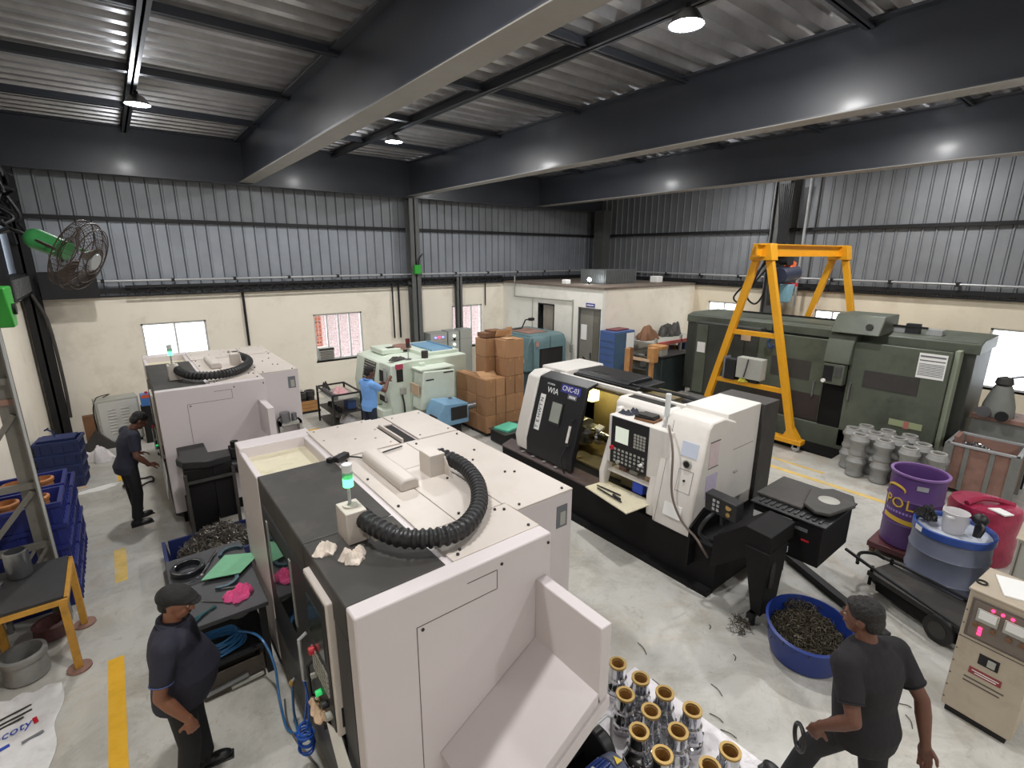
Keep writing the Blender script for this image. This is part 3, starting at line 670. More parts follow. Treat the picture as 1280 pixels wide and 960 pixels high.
    MB().cyl((0.31, 0.83, 2.47), (0.31, 0.83, 2.53), 0.035, n=16).out('beacon_lit', m_gl, t)
    MB().cyl((0.31, 0.83, 2.53), (0.31, 0.83, 2.575), 0.035, n=16).out('beacon_unlit', m_glu, t)
    MB().cyl((0.31, 0.83, 2.575), (0.31, 0.83, 2.63), 0.035, n=16).out('beacon_cap', m_clear, t)
    return t
lathe_a = turning_centre((0.74, 2.30), 'large white turning centre with charcoal hood in the foreground, green beacon lit')
lathe_b = dup(lathe_a, (0.22, 8.38, 0), label='white turning centre with glossy dark hood under the bright window at left')
# small pump unit on the end of the far machine
t = thing('coolant_pump', 'small grey pump motor on a frame at the end of the far white turning centre', 'pump', (2.05, 8.6, 0.95))
b = W(t); b.cyl((1.93, 8.62, 1.25), (1.93, 8.62, 1.42), 0.08, n=14); b.cyl((2.08, 8.64, 1.25), (2.08, 8.64, 1.38), 0.045, n=12); b.out('motor', m_steel, t)
b = W(t); b.box(1.82, 1.86, 8.56, 8.75, 0.9, 1.25); b.box(2.14, 2.18, 8.56, 8.75, 0.9, 1.25); b.box(1.82, 2.18, 8.56, 8.75, 1.2, 1.25); b.out('bracket', m_greyc, t)
W(t).tube(arc([(1.93, 8.6, 1.4), (1.8, 8.58, 1.3), (1.84, 8.57, 1.0)]), 0.012).out('hose', m_cable, t)

# rags, cable end on the near machine
def rag_mesh(b, w, d, h, seed, fold=5.0):
    rnd = random.Random(seed); nx, ny = 30, 26; g = []
    ph = [rnd.uniform(0, 6.28) for _ in range(6)]
    for i in range(nx):
        row = []
        for j in range(ny):
            a, c = i/(nx-1)*2-1, j/(ny-1)*2-1
            rr = 1-0.28*(a*a*c*c) + 0.12*math.sin(3*math.atan2(c, a)+ph[5]) + 0.07*math.sin(7*math.atan2(c, a)+ph[4]) + 0.04*math.sin(13*math.atan2(c, a)+ph[3])
            x = a*w/2*rr; y = c*d/2*rr
            e = max(0.0, 1-max(abs(a), abs(c))**3)
            z = h*e*(0.55+0.3*math.sin(fold*a+ph[0]+1.5*c)+0.25*math.sin(fold*1.6*c+ph[1]-2*a)+0.2*abs(math.sin(fold*1.9*(a+0.7*c)+ph[2]+1.2*math.sin(3*a-2*c)))+0.14*abs(math.sin(fold*2.7*(c-0.5*a)+ph[3]))) + 0.006
            row.append(b.v((x, y, max(0.005, z))))
        g.append(row)
    lo = [[b.v((q.co.x*0.98, q.co.y*0.98, 0.001)) for q in row] for row in g]
    for i in range(nx-1):
        for j in range(ny-1):
            b.face((g[i][j], g[i+1][j], g[i+1][j+1], g[i][j+1])); b.face((lo[i][j], lo[i][j+1], lo[i+1][j+1], lo[i+1][j]))
    for i in range(nx-1):
        b.face((g[i][0], lo[i][0], lo[i+1][0], g[i+1][0])); b.face((g[i][-1], g[i+1][-1], lo[i+1][-1], lo[i][-1]))
    for j in range(ny-1):
        b.face((g[0][j], g[0][j+1], lo[0][j+1], lo[0][j])); b.face((g[-1][j], lo[-1][j], lo[-1][j+1], g[-1][j+1]))
def rag(name, m, label, loc, w, d, h, rz, seed, cat='rag', fold=5.0):
    return single(lambda b: rag_mesh(b, w, d, h, seed, fold), name, m, label, cat, loc, rz)
rag('rag', m_rag, 'crumpled white rag with reddish stains on the edge of the charcoal hood', (0.84, 3.06, 2.09), 0.17, 0.13, 0.05, 0.9, 3)
rag('rag', m_rag, 'crumpled white rag draped on the charcoal hood nearer the ribbed conduit foot', (0.95, 2.86, 2.09), 0.16, 0.15, 0.06, -0.3, 5)
rag('rag', m_ragb, 'beige crumpled rag on the ledge below the operator station', (0.68, 2.98, 0.95), 0.13, 0.24, 0.06, 0.1, 9)
tag(MB((0, 0, 0)).box(0.66, 0.75, 2.86, 3.12, 0.9, 0.949).out('ledge_tray', m_dark), 'narrow black ledge tray under the beige rag on the near machine', 'tray')
t = thing('cable_plug', 'black plug and cable lying across the top of the near machine', 'plug', (1.42, 4.2, 2.1))
W(t).obox((1.44, 4.42, 2.147), (0.16, 0.07, 0.06), (0, 0, 0.5)).out('plug', m_blk, t, 0.012)
W(t).tube(arc([(1.5, 4.45, 2.13), (1.6, 4.38, 2.118), (1.68, 4.24, 2.118), (1.8, 4.35, 2.118), (2.05, 4.4, 2.118)]), 0.008).out('cable', m_cable, t)
tag(MB().obox((1.36, 4.5, 2.11), (0.05, 0.05, 0.04), (0, 0, 0.4)).out('cable_gland', m_blk), 'small black gland at the corner of the charcoal hood by the plug', 'gland')

# ================================================================== CNC machine with sliding door open
t = cnc = thing('lathe_machine', 'white and black lathe with its sliding door open, numbered sign on the door', 'machine', (5.3, 4.6, 0))
def w_(): return W(cnc)
w_().prism([(5.17, 0.04), (6.6, 0.04), (6.6, 0.68), (5.3, 0.68), (5.17, 0.60)], 'y', 2.6, 6.85).out('bed', m_base, t, 0.01)
w_().box(5.05, 5.2, 2.62, 6.8, 0.0, 0.06).out('drip_pan', m_base, t)
w_().prism([(5.12, 0.62), (5.35, 0.70), (5.35, 0.72), (5.12, 0.645)], 'y', 4.4, 6.8).out('bed_ledge', mat('worn_ledge', S(84, 70, 68), 0.5, var=0.3, scale=6), t)
for k in range(4): w_().box(5.15, 5.24, 5.4+0.28*k, 5.46+0.28*k, 0.672, 0.68).out('ledge_scrap', m_pipe, t)
# left end cap (white)
w_().prism([(5.2, 0.72), (5.9, 0.72), (5.9, 2.05), (5.58, 2.06), (5.44, 1.98), (5.16, 0.95)], 'y', 6.18, 6.46).out('end_cap', m_mwb, t, 0.02)
w_().box(5.8, 6.75, 5.9, 6.5, 0.68, 2.1).out('headstock_cover', m_mwb, t, 0.02)
# sliding door (black, sloped, cranked roof)
dpoly = [(5.18, 0.70), (5.24, 0.70), (5.52, 1.96), (5.72, 2.03), (5.72, 2.07), (5.47, 2.01), (5.18, 0.95)]
dr = w_().prism(dpoly, 'y', 5.08, 6.17).out('sliding_door', m_mdk2, t, 0.012)
def on_door(y, z, dd=0.006):  # point on the sloping face
    q = (z-0.95)/(2.01-0.95); return Vector((5.18+0.29*q-dd, y, z))
upv = Vector((0.29, 0, 1.06)).normalized()
def door_plate(y0, y1, z0, z1, th, name, m, parent=dr, dd=0.0):
    b = w_(); A = [on_door(y0, z0, dd), on_door(y1, z0, dd), on_door(y1, z1, dd), on_door(y0, z1, dd)]; n = Vector((-1.06, 0, 0.29)).normalized()*th
    b.hexa([tuple(q) for q in A], [tuple(q+n) for q in A]); return b.out(name, m, parent)
door_plate(5.48, 5.76, 1.32, 1.70, 0.012, 'window_bezel', m_blk)
door_plate(5.51, 5.73, 1.36, 1.67, 0.014, 'door_window', mat('pale_window', S(150, 154, 146), 0.15, var=0.06, scale=3), dd=0.001)
door_plate(5.93, 6.05, 1.15, 1.74, 0.006, 'vertical_label', m_paper)
for i, ch in enumerate('TEHWTN'):
    o_ = on_door(5.99, 1.205+0.09*i, 0.012)
    text(ch, 0.10, o_, upv, (0, 1, 0), m_blk, dr, off=cnc.location)
door_plate(5.19, 5.62, 1.86, 1.985, 0.006, 'number_plate', m_sign)
text('CNC-03', 0.115, on_door(5.405, 1.925, 0.012), (0, -1, 0), upv, m_white, dr, off=cnc.location, width=0.36)
door_plate(5.25, 5.44, 1.78, 1.855, 0.006, 'type_plate', m_ink)
[door_plate(5.28+0.035*k, 5.30+0.035*k, 1.80, 1.835, 0.003, 'letter_mark', m_white, dd=0.006) for k in range(4)]
text('WIA', 0.14, on_door(5.79, 1.83, 0.008), (0, -1, 0), upv, m_white, dr, off=cnc.location, width=0.26)
text('HYUNDAI', 0.04, on_door(5.86, 1.93, 0.008), (0, -1, 0), upv, m_white, dr, off=cnc.location)
b = w_(); b.tube([on_door(5.2, 1.1, 0.01), on_door(5.2, 1.1, 0.06), on_door(5.2, 1.5, 0.06), on_door(5.2, 1.5, 0.01)], 0.018); b.out('door_handle', m_blk, dr)
b = w_(); b.tube([on_door(5.2, 1.16, 0.062), on_door(5.2, 1.42, 0.062)], 0.021); b.out('handle_grip', m_mwb, dr)
w_().tube(arc([on_door(5.2, 1.08, 0.04), on_door(5.25, 0.9, 0.05), (5.12, 5.22, 0.75), (5.15, 5.2, 0.66)]), 0.016).out('door_cable', m_cable, t)
# roof rails and dark top
w_().box(5.74, 5.80, 3.2, 6.0, 2.0, 2.06).out('top_rail', m_mwb, t, 0.008)
w_().box(5.80, 6.0, 3.4, 5.9, 1.92, 1.96).out('roof_strip', m_int, t)
w_().box(5.98, 6.7, 4.55, 5.9, 1.98, 2.04).out('roof_cover', m_mdk2, t, 0.015)
w_().prism([(6.0, 2.04), (6.66, 2.04), (6.6, 2.10), (6.06, 2.10)], 'y', 4.75, 5.85).out('roof_lid', m_mdk2, t, 0.015)
for k in range(3): w_().box(6.14, 6.22, 5.3+0.12*k, 5.36+0.12*k, 2.1, 2.105).out('lid_slot', m_blk, t)
w_().box(6.05, 7.25, 3.3, 4.6, 1.55, 1.62).out('rear_deck', m_mdk2, t)
w_().prism([(6.3, 1.62), (6.95, 1.62), (6.85, 1.92), (6.42, 1.92)], 'y', 3.75, 4.35).out('motor_cover', m_mdk, t, 0.02)
b = w_(); b.tube(arc([(6.1, 3.4, 2.03), (6.15, 3.9, 2.05), (6.1, 4.5, 2.05), (6.12, 5.0, 2.06)]), 0.02); b.tube(arc([(6.15, 3.4, 2.02), (6.25, 3.9, 2.03), (6.2, 4.5, 2.03)]), 0.02); b.out('roof_cable', m_cable, t)
# cavity
cv = w_(); cv.box(6.55, 6.6, 4.1, 5.95, 0.6, 1.95); cv.prism([(5.3, 0.72), (6.55, 0.72), (6.55, 1.92), (5.62, 1.92), (5.35, 1.0)], 'y', 5.9, 5.95); cv.box(5.75, 6.6, 4.05, 4.1, 0.6, 1.95); cv.box(5.6, 6.6, 4.1, 5.9, 0.69, 0.72); cv.box(5.95, 6.6, 4.1, 5.9, 1.9, 1.93)
cv.out('chamber', m_int, t)
w_().hexa([(6.48, 4.9, 0.7), (6.54, 4.9, 0.7), (6.54, 5.2, 1.9), (6.48, 5.2, 1.9)], [(6.48, 4.84, 0.7), (6.54, 4.84, 0.7), (6.54, 5.14, 1.9), (6.48, 5.14, 1.9)]).out('chamber_brace', m_int, t)
w_().box(6.27, 6.45, 5.70, 5.88, 1.50, 1.74).out('work_lamp', m_warm, t, 0.01)
pl = bpy.data.lights.new('work_light', 'POINT'); pl.energy = 9; pl.color = (1.0, 0.86, 0.45); pl.shadow_soft_size = 0.08
po = bpy.data.objects.new('work_light', pl); COL.objects.link(po); po.parent = t; po.location = Vector((6.2, 5.5, 1.6)) - cnc.location
CX, CZ = 6.0, 1.06                                           # spindle axis
b = w_(); b.cyl((CX, 5.9, CZ), (CX, 5.55, CZ), 0.24, n=28); b.out('chuck', m_steel, t, 0.012)
for a in range(3):
    c = math.cos(a*2.094+0.5), math.sin(a*2.094+0.5)
    w_().obox((CX+0.13*c[0], 5.5, CZ+0.13*c[1]), (0.12, 0.12, 0.09), (0, -a*2.094-0.5, 0)).out('chuck_jaw', m_steel, t, 0.006)
b = w_(); b.cyl((CX, 5.55, CZ), (CX, 5.28, CZ), 0.10, 0.125, n=28); b.cyl((CX, 5.28, CZ), (CX, 5.24, CZ), 0.14, n=28); b.cyl((CX, 5.24, CZ), (CX, 4.98, CZ), 0.105, 0.095, n=28); b.out('workpiece', m_chrome, t)
b = w_(); b.cyl((CX, 4.98, CZ), (CX, 4.94, CZ), 0.108, n=28); b.out('workpiece_rim', m_brass, t)
b = w_(); b.cyl((CX, 4.94, CZ), (CX, 4.938, CZ), 0.08, n=24); b.out('workpiece_bore', m_bronze, t)
w_().obox((CX-0.05, 5.22, CZ+0.17), (0.12, 0.12, 0.05), (0.2, -0.3, 0)).out('work_tag', m_paper, t)
w_().tube(arc([(5.5, 5.7, 1.4), (5.45, 5.5, 1.05), (5.5, 5.4, 0.8), (5.7, 5.35, 0.75)]), 0.015).out('coolant_pipe', m_brass, t)
b = w_(); b.box(5.8, 6.5, 4.15, 4.55, 0.72, 1.25); b.cyl((5.85, 4.55, 1.05), (5.85, 4.68, 1.05), 0.16, n=12); b.out('turret', m_dark, t, 0.01)
# right hand white body with control pendant
body = [(5.10, 0.62), (5.5, 0.62), (5.9, 0.62), (5.9, 1.98), (5.62, 2.08), (5.34, 2.08), (5.26, 2.0), (5.05, 0.95)]
w_().prism(body, 'y', 2.92, 3.50).out('control_column', m_mwb, t, 0.025)
w_().prism([(5.12, 0.66), (5.9, 0.66), (5.9, 1.92), (5.45, 2.0), (5.34, 1.95), (5.10, 0.95)], 'y', 3.51, 3.62).out('column_fillet', m_mwb, t, 0.02)
w_().prism([(5.45, 1.25), (5.98, 1.25), (5.98, 2.02), (5.56, 2.02), (5.48, 1.95)], 'y', 3.62, 4.52).out('slide_cover', m_mwb, t, 0.025)
w_().prism([(5.6, 2.021), (5.94, 2.021), (5.94, 2.03), (5.6, 2.03)], 'y', 3.7, 4.4).out('cover_recess', m_inside, t)
w_().prism([(5.12, 0.70), (5.2, 0.70), (5.5, 1.9), (5.4, 1.9), (5.09, 1.0)], 'y', 4.36, 4.44).out('pendant_cheek', m_mwb, t, 0.015)
pd = w_().box(5.16, 5.52, 3.36, 4.36, 1.16, 1.86).out('pendant', m_mwb, t, 0.015)
w_().box(5.148, 5.16, 3.68, 4.30, 1.17, 1.85).out('control_face', m_mdk2, pd, 0.004)
w_().box(5.142, 5.149, 4.0, 4.22, 1.50, 1.72).out('screen', m_screen, pd)
kb = w_()
for i in range(5):
    for j in range(4): kb.box(5.14, 5.148, 3.72+0.05*j, 3.755+0.05*j, 1.50+0.042*i, 1.53+0.042*i)
for i in range(4):
    for j in range(8): kb.box(5.14, 5.148, 3.72+0.068*j, 3.755+0.068*j, 1.21+0.055*i, 1.24+0.055*i)
kb.out('keys', m_greyc, pd, kind='stuff')
for (yy, zz, rr, mm) in ((4.26, 1.40, 0.03, m_redp), (4.14, 1.22, 0.026, m_greyc), (3.86, 1.22, 0.026, m_mdk), (3.76, 1.30, 0.022, m_paper)):
    w_().cyl((5.148, yy, zz), (5.11, yy, zz), rr, n=12).out('knob', mm, pd)
w_().box(5.2, 5.30, 3.352, 3.36, 1.4, 1.6).out('side_port', m_blk, pd)
w_().obox((5.2, 3.3, 1.36), (0.09, 0.1, 0.15), (0.3, 0.3, 0)).out('foot_switch', m_ragb, t, 0.015)
b = w_(); b.tube(arc([(5.2, 3.3, 1.3), (5.12, 3.4, 1.05), (5.1, 3.42, 0.8)]), 0.012); b.out('pendant_strap', m_greyc, t)
# shelf under the pendant and the drop down tray
w_().box(5.2, 5.56, 3.62, 4.36, 1.0, 1.03).out('shelf', m_mwb, t)
w_().box(5.5, 5.58, 3.62, 4.36, 0.7, 1.2).out('shelf_back', m_int, t)
w_().hexa([(4.72, 3.62, 0.78), (5.22, 3.55, 0.80), (5.22, 4.40, 0.80), (4.86, 4.48, 0.78)], [(4.72, 3.62, 0.80), (5.22, 3.55, 0.82), (5.22, 4.40, 0.82), (4.86, 4.48, 0.80)]).out('drop_tray', m_pit, t, 0.006)
# column face details
def col_pt(y, z, dd=0.006):
    q = (z-0.95)/(2.0-0.95); return Vector((5.05+0.21*q-dd, y, z))
def col_plate(y0, y1, z0, z1, name, m, th=0.006):
    b = w_(); A = [col_pt(y0, z0, 0), col_pt(y1, z0, 0), col_pt(y1, z1, 0), col_pt(y0, z1, 0)]; n = Vector((-0.98, 0, 0.2))*th
    b.hexa([tuple(q) for q in A], [tuple(q+n) for q in A]); return b.out(name, m, t)
col_plate(3.0, 3.22, 1.62, 1.80, 'column_label', mat('pale_blue_label', S(205, 214, 232), 0.5))
col_plate(3.0, 3.2, 1.18, 1.46, 'access_panel', m_seam, 0.002); col_plate(3.006, 3.194, 1.186, 1.454, 'access_panel', m_mwb, 0.004)
col_plate(3.05, 3.3, 0.84, 1.0, 'lower_label', m_paper)
col_plate(3.395, 3.4, 0.7, 2.0, 'seam', m_seam, 0.002)
w_().cyl(col_pt(3.1, 1.54, 0.0), col_pt(3.1, 1.54, 0.03), 0.055, n=18).out('dial', m_greyc, t)
w_().cyl(col_pt(3.1, 1.54, 0.03), col_pt(3.1, 1.54, 0.036), 0.04, n=18).out('dial_face', m_dark, t)
w_().cyl(col_pt(3.1, 1.33, 0.0), col_pt(3.1, 1.33, 0.02), 0.014, n=10).out('lock', m_dark, t)
# papers on the right end, black lower end panel, rear cabinet
b = w_(); b.box(5.32, 5.52, 2.912, 2.92, 1.5, 1.82); b.out('document_holder', mat('pinkish_paper', S(224, 206, 210), 0.6, var=0.08, scale=20), t)
b = w_(); b.box(5.30, 5.54, 2.912, 2.92, 1.1, 1.40); b.out('document_holder', mat('lilac_paper', S(206, 196, 222), 0.5, var=0.1, scale=20), t)
for (a, c) in ((5.31, 1.49), (5.31, 1.825)): w_().box(a, 5.53, 2.908, 2.912, c, c+0.01).out('holder_edge', m_seam, t)
w_().prism([(5.02, 0.30), (5.72, 0.30), (5.72, 1.05), (5.3, 0.98), (5.02, 0.82)], 'y', 2.89, 2.915).out('lower_end_panel', m_base, t)
rb = w_().box(5.72, 6.56, 2.95, 3.55, 0.4, 2.1).out('rear_cabinet', m_mwb, t, 0.012)
b = w_(); b.box(5.74, 6.45, 2.947, 2.95, 1.58, 1.585); b.box(5.74, 5.745, 2.947, 2.95, 0.7, 1.58); b.out('seam', m_seam, rb)
w_().box(6.0, 6.1, 2.93, 2.95, 1.24, 1.27).out('latch', m_chrome, rb)
w_().box(6.56, 6.98, 2.90, 3.6, 0.3, 2.08).out('rear_panel', m_mdk, t, 0.006)
w_().box(6.6, 7.2, 3.6, 6.4, 0.1, 1.5).out('rear_body', m_mdk2, t, 0.01)
# whip: pole lamp on the pendant and its cable
w_().cyl((5.32, 3.55, 1.86), (5.32, 3.55, 1.875), 0.05, n=16).out('beacon_foot', m_pipe, t)
b = w_(); b.cyl((5.32, 3.55, 1.87), (5.32, 3.55, 2.0), 0.014, n=8); b.cyl((5.32, 3.55, 2.0), (5.32, 3.55, 2.3), 0.034, n=14); b.out('beacon', m_clear, t)
w_().tube(arc([(5.3, 3.5, 1.9), (5.1, 3.35, 1.93), (4.98, 3.2, 1.7), (4.96, 3.15, 1.2), (4.97, 3.0, 0.9), (4.99, 2.8, 0.75), (5.0, 2.72, 0.66), (5.1, 2.68, 0.5)]), 0.014).out('pendant_cable', mat('grey_cable', S(112, 100, 92), 0.5), t)
# things lying on and in it
def slab(name, m, label, cat, c, size, rz, group=None, bev=0.006):
    return single(lambda b: b.box(-size[0]/2, size[0]/2, -size[1]/2, size[1]/2, 0, size[2]), name, m, label, cat, c, rz, group, bev)
slab('ledger', m_woodd, 'brown ledger lowest in the pile on the control pendant', 'ledger', (5.36, 3.86, 1.861), (0.22, 0.3, 0.03), 0.1)
slab('ledger', m_dark, 'black covered ledger on top of the brown one on the pendant', 'ledger', (5.37, 3.88, 1.892), (0.2, 0.28, 0.03), 0.25)
slab('ledger', m_mdk, 'dark notebook topmost on the pendant pile', 'notebook', (5.37, 3.86, 1.923), (0.17, 0.22, 0.018), 0.05)
for (x, y, rz, lb) in ((5.33, 4.2, 0.3, 'dark glove lying left of the ledgers on the pendant'), (5.48, 4.16, -0.4, 'blue grey glove lying behind the ledgers on the pendant')):
    rag('glove', mat('glove_dark', S(58, 62, 74), 0.8, var=0.2, scale=16), lb, (x, y, 1.862), 0.11, 0.22, 0.05, rz, 11, 'glove')
slab('blue_box', mat('bright_blue_box', S(40, 74, 190), 0.4), 'small bright blue box in the shelf below the control pendant', 'box', (5.27, 3.85, 0.83), (0.1, 0.17, 0.15), 0.0)
for k, (y, c, lb) in enumerate(((4.18, m_rust, 'reddish rag lump on the shelf below the pendant'), (4.0, m_greyc, 'grey gauge box on the shelf below the pendant'), (3.74, m_ragb, 'beige packet on the shelf below the pendant'))):
    slab('shelf_item', c, lb, 'tool', (5.36, y, 1.031), (0.14, 0.13, 0.06), 0.2*k)
for k, (x0, y0, x1, y1, lb) in enumerate(((4.98, 4.36, 5.0, 3.95, 'long dark file lying on the drop tray of the lathe'), (4.92, 4.3, 4.86, 3.82, 'dark scriber nearer the edge of the drop tray'))):
    tag(MB().cyl((x0, y0, 0.828), (x1, y1, 0.828), 0.01, n=8).out('hand_file', m_dark), lb, 'tool')
tag(MB().cyl((4.93, 4.02, 0.83), (4.90, 3.88, 0.83), 0.018, n=10).out('marker', m_blk), 'black marker pen on the drop tray', 'pen')
# ================================================================== chip conveyor with drive box
t = cc = thing('chip_conveyor', 'black inclined chip conveyor with drive box at the end of the open lathe', 'conveyor', (5.3, 2.0, 0))
def c_(): return W(cc)
c_().prism([(2.59, 0.45), (2.59, 0.86), (2.24, 1.16), (1.96, 1.14), (1.96, 0.95), (2.12, 0.86)], 'x', 5.0, 5.56).out('inclined_trough', m_base, t, 0.008)
c_().hexa([(5.02, 1.97, 0.16), (5.38, 1.97, 0.16), (5.34, 2.10, 0.16), (5.06, 2.10, 0.16)], [(4.98, 1.95, 0.95), (5.42, 1.95, 0.95), (5.42, 2.22, 0.95), (4.98, 2.22, 0.95)]).out('discharge_chute', m_base, t, 0.008)
c_().prism([(5.07, 0.52), (5.12, 0.48), (5.17, 0.52), (5.17, 0.78), (5.12, 0.82), (5.07, 0.78)], 'y', 1.944, 1.954).out('inspection_slot', m_inside, t)
b = c_()
for (x, y) in ((5.05, 2.06), (5.36, 2.06)): b.cyl((x, y, 0), (x, y, 0.16), 0.035, n=10)
b.box(4.98, 5.42, 2.03, 2.10, 0.10, 0.16); b.out('foot_bracket', m_dark, t)
bx = c_().box(5.62, 6.46, 1.70, 2.46, 0.66, 1.16).out('drive_box', m_base, t, 0.01)
c_().box(5.58, 6.50, 1.67, 2.49, 1.16, 1.18).out('box_rim', m_mdk2, bx, 0.005)
c_().box(5.78, 6.5, 2.0, 2.52, 1.18, 1.22).out('box_lid', m_mdk, t, 0.012)
c_().prism([(5.80, 1.72), (6.25, 1.62), (6.50, 1.72), (6.52, 1.95), (6.3, 2.12), (5.86, 2.02), (5.74, 1.85)], 'z', 1.215, 1.255).out('box_lid', m_mdk, t, 0.012)
c_().lathe((6.15, 1.86, 1.255), [(0.11, 0.0), (0.105, 0.002), (0.0, 0.003)], 20).out('lid_worn_patch', m_greyc, t)
b = c_()
for k in range(11): b.box(5.64, 5.76, 1.74+0.065*k, 1.765+0.065*k, 1.18, 1.192)
b.out('vent_slots', m_blk, t, kind='stuff')
for (y0, y1, z0, z1, m) in ((2.33, 2.45, 0.98, 1.06, m_paper), (2.02, 2.25, 0.88, 1.12, mat('grey_label', S(176, 178, 172), 0.5)), (1.85, 1.98, 1.03, 1.07, m_ink)):
    c_().box(5.614, 5.62, y0, y1, z0, z1).out('label', m, bx)
c_().box(5.612, 5.62, 1.82, 1.9, 0.92, 0.94).out('red_mark', m_redp, bx)
b = c_(); b.cyl((5.6, 2.08, 0.84), (5.6, 2.08, 0.66), 0.04, n=12); b.cyl((5.6, 2.03, 0.8), (5.6, 2.03, 0.72), 0.03, n=10); b.out('coupling', m_chrome, t, 0.004)
c_().box(5.42, 5.62, 2.2, 2.4, 0.7, 1.0).out('motor_link', m_base, t)
b = c_(); b.box(6.3, 6.36, 2.3, 2.36, 0, 0.66); b.box(5.75, 5.81, 2.36, 2.42, 0, 0.66); b.out('box_stand', m_dark, t)
for k in range(4): c_().cyl((6.47, 1.78+0.05*k, 0.8), (6.56, 1.78+0.05*k, 0.8), 0.03, n=8).out('pipe_fitting', m_steel, t)
cb = c_().obox((5.02, 2.52, 1.28), (0.14, 0.4, 0.22), (0, -0.12, -0.1)).out('control_box', m_mdk2, t, 0.012)
for i in range(3):
    for j in range(2): c_().obox((4.945, 2.60-0.05*j, 1.23+0.05*i), (0.012, 0.03, 0.03), (0, -0.12, -0.1)).out('key', m_pipe, cb)
c_().cyl((4.96, 2.42, 1.31), (4.93, 2.42, 1.32), 0.035, n=14).out('dial', m_brass, cb); c_().cyl((4.96, 2.42, 1.23), (4.93, 2.42, 1.23), 0.025, n=12).out('dial', m_brass, cb)
c_().cyl((5.1, 2.55, 1.0), (5.06, 2.55, 1.2), 0.03, n=8).out('box_post', m_dark, t)
c_().tube(arc([(5.02, 2.6, 1.18), (4.9, 2.66, 1.05), (4.94, 2.72, 0.85), (5.1, 2.6, 0.72)]), 0.022).out('box_cable', m_cable, t)
# swarf tub
def swarf(b, c, rx, ry, h, n, seed, r0=0.004, curl=0.035):
    rnd = random.Random(seed)
    for _ in range(n):
        a = rnd.uniform(0, 2*PI); q = math.sqrt(rnd.random()); p = Vector((c[0]+rx*q*math.cos(a), c[1]+ry*q*math.sin(a), c[2] + h*(1-q*q)*rnd.uniform(0.75, 1.05)))
        d = Vector((rnd.uniform(-1, 1), rnd.uniform(-1, 1), rnd.uniform(-0.3, 0.6))).normalized(); e = d.orthogonal().normalized(); f = d.cross(e)
        L = rnd.uniform(0.06, 0.16); cr = rnd.uniform(0.4, 1.0)*curl; w0 = rnd.uniform(6, 14); ph = rnd.uniform(0, 6)
        pts = [p + d*(L*(k/7-0.5)) + (e*math.cos(ph+w0*k/7) + f*math.sin(ph+w0*k/7))*cr for k in range(8)]
        b.tube(pts, r0, 4)
def heap(b, c, rx, ry, h, seed):
    rnd = random.Random(seed)
    b.lathe(c, [(1.0*max(rx, ry), -0.05), (0.98*max(rx, ry), 0.0)] + [(max(rx, ry)*q, h*(1-q*q)) for q in (0.8, 0.6, 0.4, 0.2, 0.02)], 24, rx/max(rx, ry), ry/max(rx, ry))
t = thing('swarf_tub', 'round blue plastic tub of dark swarf below the conveyor chute', 'tub', (5.02, 1.50, 0), 0.35)
prof = [(0.23, 0.0), (0.31, 0.02), (0.335, 0.10), (0.38, 0.40), (0.395, 0.41), (0.37, 0.42), (0.325, 0.12), (0.29, 0.05), (0.02, 0.04)]
b = MB(); b.lathe((0, 0, 0), prof, 32)
for v in b.bm.verts:                                    # front lip cut lower and rounder than the back
    if v.co.z > 0.3: v.co.z += -0.09*max(0, -v.co.x)/0.42 + 0.04*max(0, v.co.x)/0.42
b.out('tub', mat('blue_tub', S(26, 50, 122), 0.42, var=0.12, scale=5, dirt=S(30, 40, 90), dirt_amt=0.5, dirt_scale=4), t)
b = MB(); b.lathe((0, 0, 0), [(0.412, 0.345), (0.42, 0.355), (0.412, 0.365)], 28); b.out('tub_ring', m_binb, t) if False else b.bm.free()
b = MB(); heap(b, (0, 0, 0.26), 0.335, 0.335, 0.12, 1); b.out('swarf_bed', m_swarfd, t)
b = MB(); swarf(b, (0, 0, 0.27), 0.33, 0.32, 0.15, 620, 4); swarf(b, (0.28, 0.08, 0.36), 0.10, 0.16, 0.05, 50, 5); b.out('swarf', m_swarfd, t, kind='stuff')
b = MB(); swarf(b, (4.9, 2.12, 0.02), 0.16, 0.1, 0.04, 40, 6, 0.003, 0.02)
tag(b.out('floor_swarf', m_swarfd, None, kind='stuff'), 'loose dark swarf spilled on the floor around the conveyor foot', 'swarf')
tag(MB().hexa([(6.70, 2.60, 0.0), (6.80, 2.56, 0.0), (5.99, 1.02, 0.0), (5.89, 1.06, 0.0)][::-1], [(6.70, 2.60, 0.09), (6.80, 2.56, 0.09), (5.99, 1.02, 0.09), (5.89, 1.06, 0.09)][::-1]).out('steel_bar', m_dark, None, 0.004), 'long flat dark steel bar lying on the floor below the drive box', 'bar')
rnd = random.Random(31)
SW = ('second nearest the striding man', 'between the chrome parts and the chip tub', 'left of the chip tub', 'before the stabiliser, nearest the tub', 'before the stabiliser, second from the tub', 'touching the stabiliser shadow', 'beside the outer chrome row', 'beyond the farthest chrome housing', 'near the conveyor foot on the left', 'nearest the striding man', 'between the man and the tub', 'midway along the open floor', 'right of the man before the stabiliser', 'close to the near corner of plastic sheet')
